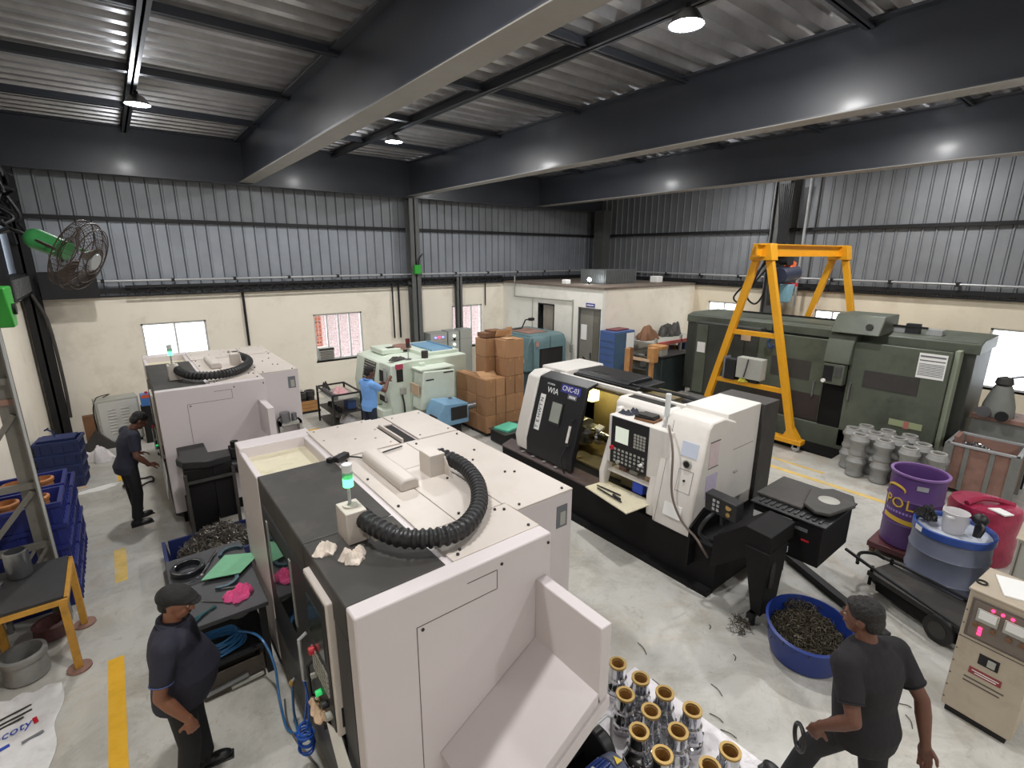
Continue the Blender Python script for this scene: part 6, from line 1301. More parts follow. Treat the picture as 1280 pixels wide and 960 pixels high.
# rack upright with braces and bins
t = rk = thing('storage_rack', 'grey angle steel rack with diagonal braces at the left edge', 'rack', (-1.2, 6.9, 0))
def k_(): return W(rk)
m_rack = mat('rack_grey', S(112, 110, 104), 0.5, var=0.12, scale=5, dirt=S(80, 64, 54), dirt_amt=0.5, dirt_scale=4)
b = k_(); b.box(-1.10, -0.94, 6.96, 6.98, 0, 4.5); b.box(-0.96, -0.94, 6.82, 6.98, 0, 4.5); b.out('upright', m_rack, t)
k_().box(-0.945, -0.925, 6.80, 6.82, 0, 4.5).out('upright_edge', m_pipe, t)
b = k_(); b.box(-1.46, -1.42, 6.9, 6.98, 0, 4.5); b.out('upright', m_rack, t)
for z in (0.93, 1.62, 2.75): k_().box(-1.46, -0.96, 6.9, 6.94, z-0.035, z+0.035).out('rail', m_rack, t)
k_().box(-1.46, -0.96, 6.94, 6.96, 2.5, 2.56).out('rail', m_rust, t)
for (z0_, z1_) in ((1.0, 1.55), (1.75, 2.4), (2.65, 3.3)): k_().beam((-1.44, 6.93, z0_), (-1.0, 6.93, z1_), 0.03, 0.05).out('brace', m_rack, t)
for (x0_, x1_) in ((-1.3, -1.1), (-1.2, -1.0)): k_().beam((x0_-0.05, 6.88, 0.5), (x1_, 6.88, 0.9), 0.02, 0.03).out('brace', m_rack, t)
k_().box(-1.48, -0.94, 6.9, 7.6, 0.86, 0.9).out('shelf', m_mdk, t) if False else None
# tilted blue bins of castings behind the rack
bn = crate(0.62, 0.5, 0.26, m_binb, 'parts_bin', 'x', 'blue bins behind the rack')
for i, (y, n) in enumerate(((7.35, 5), (7.95, 5), (8.55, 4))):
    for k in range(n):
        lb = 'blue parts bin, %s in the %s stack behind the rack' % (('lowest', 'second', 'third', 'fourth', 'topmost')[k], ('near', 'middle', 'far')[i])
        if i == 0 and k == 0: bn.location = (-1.16, y, 0); bn['label'] = lb; o = bn
        else: o = dup(bn, (-1.16+0.01*(k % 2), y, 0.262*k), 0, lb)
for k in range(6):
    i = k % 3; n = (5, 5, 4)[i]; x = -1.3+0.25*(k // 3); y = (7.35, 7.95, 8.55)[i]
    single(lambda b: b.lathe((0, 0, 0), [(0.09, 0), (0.11, 0.02), (0.1, 0.2), (0.115, 0.22), (0.115, 0.25), (0.09, 0.26), (0.08, 0.12), (0.01, 0.12)], 18), 'casting', mat('brown_casting', S(170, 112, 66), 0.6, var=0.15, scale=9), 'round brown casting, %s from the wall in the %s topmost blue bin' % (('first', 'second', 'third')[k // 3], ('near', 'middle', 'far')[i]), 'casting', (x if x < -0.95 else -1.0, y, 0.262*(n-1)+0.022), 0, 'brown castings in the blue bins')
single(lambda b: b.lathe((0, 0, 0), [(0.09, 0), (0.1, 0.02), (0.095, 0.27), (0.08, 0.28), (0.075, 0.05), (0.01, 0.04)], 20), 'steel_sleeve', m_steel, 'grey steel sleeve standing on the black table in front of the rack', 'sleeve', (-1.18, 6.52, 0.835), 0)
# black topped table
t = thing('steel_table', 'black topped table with yellow steel legs and disc feet at left edge', 'table', (-1.15, 6.28, 0))
W(t).box(-1.47, -0.83, 5.86, 6.70, 0.80, 0.83).out('tabletop', mat('black_mat', S(44, 44, 46), 0.6, var=0.2, scale=6), t)
for (a, b_) in (((-1.47, 5.86), (-0.80, 5.86)), ((-1.47, 6.70), (-0.80, 6.70)), ((-0.82, 5.86), (-0.82, 6.70)), ((-1.47, 5.86), (-1.47, 6.70))): W(t).beam((*a, 0.775), (*b_, 0.775), 0.05, 0.05).out('apron', m_yel2, t, 0.003)
for (x, y) in ((-0.84, 5.86), (-0.82, 6.62), (-1.45, 5.86), (-1.45, 6.62)):
    lg = W(t).box(x-0.03, x+0.03, y-0.03, y+0.03, 0.0 if x < -1 else 0.02, 0.78).out('leg', m_yel2, t, 0.003)
    if x > -1: W(t).cyl((x, y, 0), (x, y, 0.02), 0.1, n=24).out('disc_foot', m_rust, lg)
single(lambda b: b.lathe((0, 0, 0), [(0.05, 0), (0.07, 0.01), (0.07, 0.04), (0.05, 0.05), (0.04, 0.02), (0.01, 0.02)], 20), 'ring_part', m_chrome, 'small bright ring part on the black table', 'part', (-1.36, 6.40, 0.831))
single(lambda b: b.lathe((0, 0, 0), [(0.15, 0), (0.17, 0.02), (0.165, 0.2), (0.18, 0.22), (0.18, 0.27), (0.15, 0.28), (0.14, 0.1), (0.01, 0.1)], 24), 'cast_pot', m_pot, 'grey cast pot on the floor under the front of the yellow legged table', 'casting', (-1.23, 6.05, 0))
single(lambda b: b.lathe((0, 0, 0), [(0.13, 0), (0.16, 0.02), (0.15, 0.14), (0.16, 0.16), (0.11, 0.17), (0.1, 0.08), (0.01, 0.08)], 24), 'cast_pot', mat('rust_casting', S(92, 60, 58), 0.6, var=0.2, scale=8), 'rusty dark casting on the floor between the legs of the yellow table', 'casting', (-1.08, 6.62, 0))
# printed sack
t = thing('printed_sack', 'white printed plastic sack spread on the floor at the lower left', 'sack', (-1.25, 5.2, 0))
b = W(t); nx, ny = 14, 18; g = []
rnd = random.Random(6)
for i in range(nx):
    row = []
    for j in range(ny):
        x = -1.49 + 0.52*i/(nx-1) - 0.02*math.sin(j*0.8) + (0.04*(j/(ny-1)-0.5)); y = 4.55 + 1.24*j/(ny-1) + 0.02*math.sin(i*1.3) - 0.05*i/nx
        row.append(b.v((x, y, 0.006 + 0.006*(1+math.sin(i*1.7+j*0.6)) + rnd.uniform(0, 0.004))))
    g.append(row)
lo = [[b.v((q.co.x+t.location.x, q.co.y+t.location.y, 0.001)) for q in row] for row in g]
for i in range(nx-1):
    for j in range(ny-1): b.face((g[i][j], g[i+1][j], g[i+1][j+1], g[i][j+1])); b.face((lo[i][j], lo[i][j+1], lo[i+1][j+1], lo[i+1][j]))
for i in range(nx-1): b.face((g[i][0], lo[i][0], lo[i+1][0], g[i+1][0])); b.face((g[i][-1], g[i+1][-1], lo[i+1][-1], lo[i][-1]))
for j in range(ny-1): b.face((g[-1][j], lo[-1][j], lo[-1][j+1], g[-1][j+1])); b.face((g[0][j], g[0][j+1], lo[0][j+1], lo[0][j]))
b.out('sheet', mat('sack_white', S(226, 226, 228), 0.45, var=0.1, scale=9, dirt=S(150, 140, 138), dirt_amt=0.5, dirt_scale=5), t)
xd, ud = (0.97, 0.25, 0), (-0.25, 0.97, 0)
text('reocoty', 0.13, (-1.32, 5.28, 0.023), xd, ud, m_blueink, t, off=t.location, shear=0.3, width=0.36)
for k, (y, w) in enumerate(((5.52, 0.34), (5.45, 0.36), (5.40, 0.26))): W(t).obox((-1.33, y, 0.022), (w, 0.022, 0.003), (0, 0, 0.25)).out('printed_bar', m_mdk, t)
W(t).obox((-1.38, 5.12, 0.022), (0.24, 0.035, 0.003), (0, 0, 0.25)).out('blue_bar', m_blueink, t); W(t).obox((-1.12, 5.33, 0.022), (0.03, 0.08, 0.003), (0, 0, 0.25)).out('red_mark', m_redp, t)
W(t).obox((-1.12, 5.13, 0.022), (0.14, 0.03, 0.003), (0, 0, 0.3)).out('grey_mark', m_ink, t)
# wall fan on the rack upright
t = fn = thing('wall_fan', 'large green bodied wire cage fan bracketed to the rack upright, top left', 'fan', (-0.35, 7.0, 4.03))
from mathutils import Euler
fd = Vector((0.80, -0.35, -0.42)).normalized(); fc = Vector((-0.24, 6.93, 3.97))       # axis, cage centre
def f_(): return W(fn)
q = fd.to_track_quat('Z', 'Y').to_matrix()
def fp(x, y, z): return fc + q @ Vector((x, y, z))
RC = 0.36
b = f_()
for z, r in ((-0.09, 0.16), (-0.09, 0.27), (-0.05, RC), (0.03, RC+0.005), (0.10, RC-0.03), (0.13, 0.24), (0.15, 0.14)): b.tube([fp(r*math.cos(a*PI/18), r*math.sin(a*PI/18), z) for a in range(36)], 0.005, 5, True)
for k in range(48):
    a = k*PI/24; c, s = math.cos(a), math.sin(a)
    b.tube([fp(0.08*c, 0.08*s, -0.1), fp(0.27*c, 0.27*s, -0.09), fp(RC*c, RC*s, -0.05), fp(RC*c, RC*s, 0.04), fp(0.3*c, 0.3*s, 0.11), fp(0.1*c, 0.1*s, 0.155)], 0.0028, 4)
b.out('cage', m_wire, t)
f_().cyl(fp(0, 0, 0.15), fp(0, 0, 0.165), 0.085, n=20).out('badge', m_pipe, t)
for k in range(3):
    a = k*2.094; f_().hexa([fp(0.05*math.cos(a), 0.05*math.sin(a), 0.0), fp(0.3*math.cos(a-0.3), 0.3*math.sin(a-0.3), -0.03), fp(0.32*math.cos(a+0.3), 0.32*math.sin(a+0.3), 0.03), fp(0.05*math.cos(a+0.9), 0.05*math.sin(a+0.9), 0.02)], [fp(0.05*math.cos(a), 0.05*math.sin(a), 0.006), fp(0.3*math.cos(a-0.3), 0.3*math.sin(a-0.3), -0.024), fp(0.32*math.cos(a+0.3), 0.32*math.sin(a+0.3), 0.036), fp(0.05*math.cos(a+0.9), 0.05*math.sin(a+0.9), 0.026)]).out('blade', m_wire, t)
b = f_(); b.cyl(fp(0, 0, -0.36), fp(0, 0, -0.08), 0.105, 0.095, n=22); b.ball(fp(0, 0, -0.36), 0.105); b.out('motor', m_fan, t)
f_().tube([fp(0, 0, -0.46), fp(0.0, 0.0, -0.6), Vector((-0.93, 6.94, 4.1))], 0.022).out('bracket_arm', m_dark, t)
f_().tube(arc([fp(0.1, 0, -0.2), fp(0.28, 0.0, -0.22), fp(0.38, 0.0, -0.06)]), 0.014).out('stay', m_fan, t); f_().tube(arc([fp(-0.1, 0, -0.2), fp(-0.28, 0.05, -0.22), fp(-0.38, 0.06, -0.02)]), 0.014).out('stay', m_wire, t)
# dark clutter of cables and brackets on the left wall near the ceiling
b = MB(); rnd = random.Random(12)
for k in range(26):
    y0 = rnd.uniform(12.3, 13.7); z = rnd.uniform(4.3, 5.6); y1 = y0+rnd.uniform(-0.6, 0.6)
    b.tube(arc([(-1.5, y0, z), (-1.42+rnd.uniform(0, 0.3), (y0+y1)/2, z+rnd.uniform(-0.3, 0.2)), (-1.45+rnd.uniform(0, 0.25), y1, z+rnd.uniform(-0.6, 0.6))], 5), rnd.uniform(0.012, 0.03), 6)
tag(b.out('cable_tangle', m_cable, None, kind='stuff'), 'dark tangle of cables along the left wall near the corner column', 'cables')
t = thing('cable_duct', 'dark perforated cable duct running down the corner at the left wall', 'duct', (-1.4, 13.2, 3.1))
W(t).box(-1.15, -0.25, 13.62, 13.76, 3.08, 3.62).out('duct_box', m_dark, t); W(t).box(-1.49, -1.3, 11.5, 13.7, 3.2, 3.6).out('duct_box', m_dark, t)
b = W(t)
for k in range(12): b.box(-1.3, -1.28, 11.6+0.19*k, 11.72+0.19*k, 3.25, 3.55)
b.out('duct_slots', m_col, t, kind='stuff'); W(t).tube(arc([(-1.3, 13.72, 3.2), (-1.15, 13.72, 2.6), (-1.12, 13.74, 1.4), (-1.14, 13.74, 0.6)]), 0.03).out('flexible_conduit', m_mdk, t)
t = thing('green_box', 'bright green plastic housing on the left wall at the picture edge', 'housing', (-1.45, 10.2, 3.2))
W(t).prism([(9.9, 3.52), (10.5, 3.52), (10.5, 3.25), (10.35, 2.95), (10.05, 2.95), (9.9, 3.25)], 'x', -1.5, -1.2).out('shell', m_greenb, t, 0.02); W(t).cyl((-1.2, 10.2, 3.2), (-1.16, 10.2, 3.2), 0.08, n=14).out('knob', m_dark, t)

# ================================================================== work bench in front of the near machine
t = thing('work_bench', 'black steel work bench in front of the near machine, tools on top', 'bench', (0.34, 5.3, 0))
W(t).hexa([(-0.02, 4.62, 0.77), (0.70, 4.60, 0.77), (0.70, 5.93, 0.77), (-0.02, 5.93, 0.77)], [(-0.02, 4.62, 0.815), (0.70, 4.60, 0.815), (0.70, 5.93, 0.815), (-0.02, 5.93, 0.815)]).out('benchtop', mat('bench_black', S(56, 56, 60), 0.5, var=0.18, scale=5), t, 0.006)
for (x, y) in ((0.03, 4.68), (0.65, 4.68), (0.03, 5.87), (0.65, 5.87)): W(t).box(x-0.03, x+0.03, y-0.03, y+0.03, 0, 0.77).out('leg', m_dark, t)
W(t).box(0.0, 0.68, 4.66, 5.9, 0.30, 0.325).out('lower_shelf', m_dark, t)
def on(z=0.816): return z
t = thing('bearing_ring', 'thick dark steel ring with a bright machined face at the far end of the bench', 'ring', (0.16, 5.60, 0.816))
MB().lathe((0, 0, 0), [(0.108, 0), (0.15, 0), (0.153, 0.01), (0.153, 0.055), (0.146, 0.062), (0.112, 0.062)], 40, closed=True).out('body', mat('dark_ring', S(48, 50, 56), 0.35, metal=0.5), t)
MB().lathe((0, 0, 0.062), [(0.112, 0), (0.145, 0), (0.143, 0.002), (0.114, 0.002)], 40, closed=True).out('machined_face', m_chrome, t)
def segring(b, r0, r1, h, a0, a1, n=14):
    for k in range(n):
        p, q_ = a0+(a1-a0)*k/n, a0+(a1-a0)*(k+0.86)/n
        b.hexa([(r0*math.cos(p), r0*math.sin(p), 0), (r1*math.cos(p), r1*math.sin(p), 0), (r1*math.cos(q_), r1*math.sin(q_), 0), (r0*math.cos(q_), r0*math.sin(q_), 0)][::1], [(r0*math.cos(p), r0*math.sin(p), h), (r1*math.cos(p), r1*math.sin(p), h), (r1*math.cos(q_), r1*math.sin(q_), h), (r0*math.cos(q_), r0*math.sin(q_), h)])
    m_ = (r0+r1)/2; b.tube([(m_*math.cos(a0+(a1-a0)*k/20), m_*math.sin(a0+(a1-a0)*k/20), h*0.5) for k in range(21)], (r1-r0)*0.42, 6)
m_gear = mat('gear_segment', S(70, 90, 100), 0.4, metal=0.6)
single(lambda b: segring(b, 0.1, 0.135, 0.03, 0.3, 2.9), 'gear_segment', m_gear, 'toothed half ring peeping out behind the green sheet', 'gear', (0.58, 5.66, 0.816), 0.2)
single(lambda b: segring(b, 0.1, 0.135, 0.03, -2.4, 0.6), 'gear_segment', m_gear, 'toothed half ring lying in front of the green sheet', 'gear', (0.42, 5.18, 0.816), 0.1)
b = MB(); b.tube([(0.44, 5.80, 0.835), (0.26, 5.42, 0.835)], 0.012, 8); b.hexa([(0.26, 5.44, 0.817), (0.28, 5.43, 0.817), (0.28, 5.32, 0.817), (0.13, 5.32, 0.817)], [(0.26, 5.44, 0.835), (0.28, 5.43, 0.835), (0.28, 5.32, 0.835), (0.13, 5.32, 0.835)])
tag(b.out('hand_square', m_chrome), 'bright steel square with a long blade lying beside the steel ring', 'tool')
single(lambda b: b.hexa([(-0.28, -0.12, 0), (0.05, -0.22, 0), (0.30, 0.05, 0), (-0.02, 0.22, 0)], [(-0.28, -0.12, 0.006), (0.05, -0.22, 0.006), (0.30, 0.05, 0.006), (-0.02, 0.22, 0.006)]), 'green_sheet', m_gsheet, 'pale green paper sheet lying on the bench', 'sheet', (0.52, 5.40, 0.85), 0.0)
rag('rag', m_pink, 'bright pink crumpled rag on the near end of the bench', (0.50, 4.86, 0.816), 0.26, 0.2, 0.08, 0.5, 95)
b = MB(); b.tube([(0.06, 4.70, 0.826), (0.18, 4.76, 0.832), (0.30, 4.80, 0.826)], [0.014, 0.011, 0.006], 8); b.tube([(0.09, 4.66, 0.826), (0.18, 4.74, 0.834), (0.29, 4.82, 0.828)], [0.014, 0.011, 0.006], 8); tag(b.out('pliers', mat('teal_handles', S(40, 86, 90), 0.4)), 'pliers with dark teal handles at the corner of the bench', 'tool')
tag(MB().tube([(0.20, 4.98, 0.827), (0.34, 4.86, 0.827), (0.46, 4.78, 0.827)], [0.006, 0.008, 0.004], 8).out('scriber', m_steel), 'thin steel scriber lying below the pink rag', 'tool')
tag(MB().tube([(0.38, 5.06, 0.826), (0.52, 5.0, 0.826)], 0.009, 8).out('small_file', m_steel), 'short steel rod beside the near half ring on the bench', 'tool')
# blue hoses, box and parts under the bench
b = MB()
for k in range(6): b.tube([(0.28+(0.22-0.012*k)*math.cos(a*PI/14+k), 4.86+(0.15-0.008*k)*math.sin(a*PI/14+k), 0.358+0.022*k+0.008*math.sin(a*0.9)) for a in range(28)], 0.011, 7, True)
b.tube(arc([(0.42, 4.85, 0.46), (0.54, 4.66, 0.50), (0.60, 4.5, 0.48), (0.64, 4.36, 0.3), (0.62, 4.2, 0.06), (0.6, 3.9, 0.02), (0.66, 3.8, 0.02), (0.68, 3.95, 0.1), (0.685, 3.9, 0.42)]), 0.011, 7)
tag(b.out('air_hose', m_hose), 'blue air hose coiled on the bench shelf and running down to the machine', 'hose')
t = thing('tool_box', 'dusty open metal box with rods on the floor under the bench', 'box', (0.3, 4.78, 0))
b = W(t); b.box(0.08, 0.6, 4.64, 4.66, 0.02, 0.24); b.box(0.08, 0.6, 5.0, 5.02, 0.02, 0.24); b.box(0.08, 0.1, 4.66, 5.0, 0.02, 0.24); b.box(0.58, 0.6, 4.66, 5.0, 0.02, 0.24); b.box(0.08, 0.6, 4.64, 5.02, 0, 0.02); b.out('box', mat('dusty_brown', S(70, 62, 54), 0.7, var=0.2, scale=8), t)
W(t).beam((0.1, 4.625, 0.08), (0.45, 4.615, 0.12), 0.02, 0.04).out('rod', m_steel, t); W(t).beam((0.3, 4.625, 0.04), (0.58, 4.615, 0.06), 0.02, 0.03).out('rod', m_greyc, t)
for (x, y, s) in ((0.52, 5.3, 0.1), (0.3, 5.5, 0.09), (0.55, 5.6, 0.1)): single(lambda b: b.lathe((0, 0, 0), [(s, 0), (s*1.1, 0.02), (s, 0.2), (s*1.15, 0.22), (s*1.1, 0.3), (s*0.8, 0.31), (s*0.7, 0.1), (0.01, 0.1)], 18), 'casting', m_pot, 'grey casting on the bench shelf, %s from the coiled hose' % ('nearest' if y < 5.4 else ('second' if y < 5.55 else 'farthest')), 'casting', (x, y, 0.326), 0, 'castings under the bench')
# blue coil hose hanging on the skirt, floor cable
tag(MB().tube(arc([(0.66, 4.2, 0.03), (0.62, 3.95, 0.015), (0.64, 3.7, 0.012), (0.68, 3.5, 0.012), (0.7, 3.3, 0.012), (0.66, 2.8, 0.012)]), 0.009, 6).out('floor_cable', mat('grey_floor_cable', S(96, 92, 90), 0.5)), 'thin grey cable trailing on the floor below the near machine', 'cable')
b = MB()
for k in range(9):
    rk_ = 0.05+0.012*math.sin(k*2.3); b.tube([(0.645+rk_*math.cos(a*PI/12), 3.40+(rk_+0.01)*math.sin(a*PI/12), 0.25+0.023*k+0.016*math.sin(a*PI/12+k*1.7)) for a in range(24)], 0.008, 6, True)
b.tube(arc([(0.66, 3.38, 0.45), (0.685, 3.37, 0.6), (0.685, 3.36, 0.8), (0.67, 3.36, 0.9)]), 0.008, 6); b.tube(arc([(0.65, 3.43, 0.45), (0.685, 3.42, 0.65), (0.685, 3.38, 0.88)]), 0.008, 6)
tag(b.out('coil_hose', m_hoseb), 'bright blue coiled air hose hanging on the skirt of the near machine', 'hose')
t = thing('air_gun', 'small steel air nozzle hanging on the near machine beside the blue hose', 'nozzle', (0.68, 3.85, 0.45)); W(t).tube([(0.685, 3.92, 0.42), (0.69, 3.75, 0.62)], 0.012, 8).out('tube', m_chrome, t); W(t).ball((0.685, 3.9, 0.44), 0.028, 10, 6).out('valve', m_brass, t)

# ================================================================== chrome parts with brass bushes
slab('plastic_sheet', m_sheet, 'white plastic sheet spread under the chrome parts', 'sheet', (3.12, 1.75, 0.0), (0.86, 1.42, 0.006), 0.03, None, 0)
def chrome_part():
    t = thing('chrome_housing', 'x', 'part', (0, 0, 0), 0, 'chrome housings on the plastic sheet')
    MB().lathe((0, 0, 0), [(0.10, 0.0), (0.112, 0.01), (0.112, 0.05), (0.10, 0.06), (0.108, 0.08), (0.108, 0.12), (0.09, 0.15), (0.084, 0.19), (0.09, 0.20), (0.09, 0.215), (0.076, 0.23), (0.072, 0.33), (0.078, 0.335), (0.056, 0.335), (0.054, 0.12), (0.01, 0.12)], 28).out('body', m_chrome, t)
    MB().lathe((0, 0, 0.333), [(0.058, 0.0), (0.080, 0.0), (0.080, 0.02), (0.058, 0.02)], 28, closed=True).out('brass_rim', m_brass, t)
    MB().lathe((0, 0, 0.15), [(0.0535, 0.0), (0.057, 0.0), (0.057, 0.183), (0.0535, 0.183)], 24, closed=True).out('bronze_bush', m_bronze, t)
    for k in range(6):
        a = k*PI/3; MB().cyl((0.108*math.cos(a), 0.108*math.sin(a), 0.10), (0.118*math.cos(a), 0.118*math.sin(a), 0.10), 0.012, n=8).out('boss', m_chrome, t)
    return t
ch0 = chrome_part()
for i, (x, y) in enumerate(((3.13, 2.38), (3.16, 2.145), (2.92, 2.12), (3.20, 1.92), (2.96, 1.885), (3.24, 1.68), (2.98, 1.64), (2.72, 1.60), (2.735, 1.83), (3.15, 1.30), (2.92, 1.33))):
    lb = 'chrome housing with a brass rim, ' + ('farthest one in the outer row beside the chute edge', 'second from the far end in the outer row', 'far one in the middle row', 'third from the far end in the outer row', 'central one in the middle row', 'fourth in the outer row facing the open floor', 'near one in the middle row', 'near one of the inner pair beside the pump', 'far one of the inner pair behind the pump rail', 'outer of the last two', 'inner of the last two')[i]
    if i == 0: ch0.location = (x, y, 0.006); ch0['label'] = lb
    else: dup(ch0, (x, y, 0.006), i*0.7, lb)
# pump and motor under the chute
t = thing('coolant_pump', 'blue finned motor with a black pump under the near chute', 'pump', (2.35, 1.95, 0))
W(t).box(1.95, 2.6, 1.45, 2.2, 0.0, 0.05).out('base_plate', m_base, t)
b = W(t); b.cyl((2.05, 1.78, 0.26), (2.34, 1.78, 0.26), 0.12, n=24)
for k in range(20):
    a = k*PI/10; b.obox((2.19, 1.78+0.125*math.cos(a), 0.26+0.125*math.sin(a)), (0.28, 0.03, 0.008), (a, 0, 0))
b.out('motor', mat('motor_blue', S(44, 66, 130), 0.4, var=0.1, scale=8), t)
b = W(t); b.cyl((2.34, 1.78, 0.26), (2.44, 1.78, 0.26), 0.135, 0.12, n=24); b.out('fan_cowl', mat('cowl_grey', S(84, 90, 112), 0.4), t, 0.01)
W(t).prism([(1.74, 0.382), (1.80, 0.382), (1.77, 0.43)], 'x', 2.36, 2.42).out('warning_triangle', m_yel, t) if False else None
b = W(t); b.hexa([(2.36, 1.74, 0.396), (2.42, 1.74, 0.388), (2.39, 1.80, 0.392)], [(2.36, 1.74, 0.402), (2.42, 1.74, 0.394), (2.39, 1.80, 0.398)]); b.out('warning_triangle', mat('warning_yellow', S(230, 200, 60), 0.5), t)
W(t).box(2.1, 2.2, 1.73, 1.83, 0.38, 0.43).out('terminal_box', m_greyc, t, 0.01)
b = W(t); b.cyl((2.42, 2.02, 0.22), (2.52, 2.02, 0.22), 0.16, n=24); b.out('pump_body', m_blk, t, 0.015); W(t).cyl((2.52, 2.02, 0.22), (2.56, 2.02, 0.22), 0.09, n=20).out('pump_hub', m_mdk, t)
b = W(t); b.box(2.25, 2.55, 2.14, 2.32, 0.06, 0.42); b.cyl((2.4, 2.2, 0.42), (2.4, 2.2, 0.5), 0.06, n=12); b.cyl((2.5, 2.28, 0.42), (2.5, 2.28, 0.48), 0.04, n=12); b.out('valve_block', m_dark, t, 0.01)
for (x, y, z) in ((2.55, 2.2, 0.4), (2.48, 2.34, 0.36), (2.34, 2.3, 0.45)): W(t).cyl((x, y, z), (x+0.05, y, z+0.02), 0.025, n=10).out('fitting', m_chrome, t)
b = W(t); b.tube([(2.0, 2.02, 0.46), (2.56, 2.02, 0.46), (2.60, 2.0, 0.44), (2.60, 1.98, 0.06)], 0.012, 8); b.out('hand_rail', m_pipe, t)
# ================================================================== people
m_skin = mat('skin_brown', S(138, 92, 70), 0.55, var=0.06, scale=20)
m_skin2 = mat('skin_dark', S(104, 68, 54), 0.55, var=0.06, scale=20)
m_hair = mat('black_hair', S(26, 22, 22), 0.6, var=0.3, scale=60, bump=0.5, bscale=120)
m_navy = mat('navy_polo', S(38, 38, 52), 0.85, var=0.08, scale=8, bump=0.35, bscale=14)
m_navy2 = mat('dark_navy_shirt', S(40, 42, 58), 0.85, var=0.08, scale=8, bump=0.35, bscale=14)
m_trou = mat('black_trousers', S(28, 28, 32), 0.85, var=0.1, scale=8, bump=0.3, bscale=12)
m_tee = mat('black_tee', S(32, 30, 34), 0.9, var=0.1, scale=8, bump=0.35, bscale=14)
m_lblue = mat('light_blue_shirt', S(118, 168, 232), 0.85, var=0.06, scale=8, bump=0.35, bscale=14)
m_dtrou = mat('navy_trousers', S(36, 44, 60), 0.85, var=0.1, scale=8, bump=0.3, bscale=12)
m_shoe = mat('black_shoe', S(24, 24, 26), 0.4)
m_eye = mat('eye_white', S(176, 164, 154), 0.5)
m_iris = mat('eye_dark', S(30, 20, 16), 0.2)
m_lip = mat('lip', S(110, 66, 56), 0.5)
BLOBS = []
def blob(b, name, m, parent, voxel=0.008, smooth=4):
    o = b.out(name, m, parent)
    r = o.modifiers.new('remesh', 'REMESH'); r.mode = 'VOXEL'; r.voxel_size = voxel
    s = o.modifiers.new('smooth', 'SMOOTH'); s.iterations = smooth; s.factor = 0.5
    BLOBS.append(o); return o
def finish_blobs():
    dg = bpy.context.evaluated_depsgraph_get()
    for o in BLOBS:
        me = bpy.data.meshes.new_from_object(o.evaluated_get(dg)); me.name = o.data.name
        me.shade_smooth()
        if not me.materials: me.materials.append(o.data.materials[0])
        o.modifiers.clear(); o.data = me
V3 = Vector
def hand(b, w, d, n, side, curl, s=1.0):
    """palm, four fingers and a thumb; d finger direction, n palm normal, side +1 puts the thumb on d x n"""
    d = V3(d).normalized(); n = V3(n); n = (n - d*n.dot(d)).normalized(); a = d.cross(n)*side
    q = Matrix((d, a, n)).transposed()
    b.ball(w + d*0.05*s, (0.056*s, 0.043*s, 0.020*s), 14, 9, q); b.cap(w - d*0.02*s, w + d*0.03*s, 0.027*s, 0.03*s)
    for i, L in enumerate((0.074, 0.084, 0.078, 0.06)):
        p = w + d*(0.088 - 0.004*abs(i-1.2))*s + a*(0.031 - 0.021*i)*s; dirv = d; ang = 0.25*curl; r = 0.0098*s
        for k, f in enumerate((0.45, 0.32, 0.23)):
            m_ = Matrix.Rotation(ang*(1.0 if True else 1), 3, n.cross(d))
            dirv = (dirv*math.cos(ang) + n*math.sin(ang)).normalized()
            e = p + dirv*L*f*s; b.cap(p, e, r, r*0.9, n=8); p = e; r *= 0.92; ang = 0.55*curl
            n2 = n
    t0 = w + d*0.028*s + a*0.032*s; t1 = t0 + (d*0.55 + a*0.75 + n*0.25).normalized()*0.042*s; t2 = t1 + (d*0.85 + a*0.15 + n*0.45*curl).normalized()*0.034*s
    b.cap(t0, t1, 0.0145*s, 0.012*s, n=8); b.cap(t1, t2, 0.0115*s, 0.0095*s, n=8)
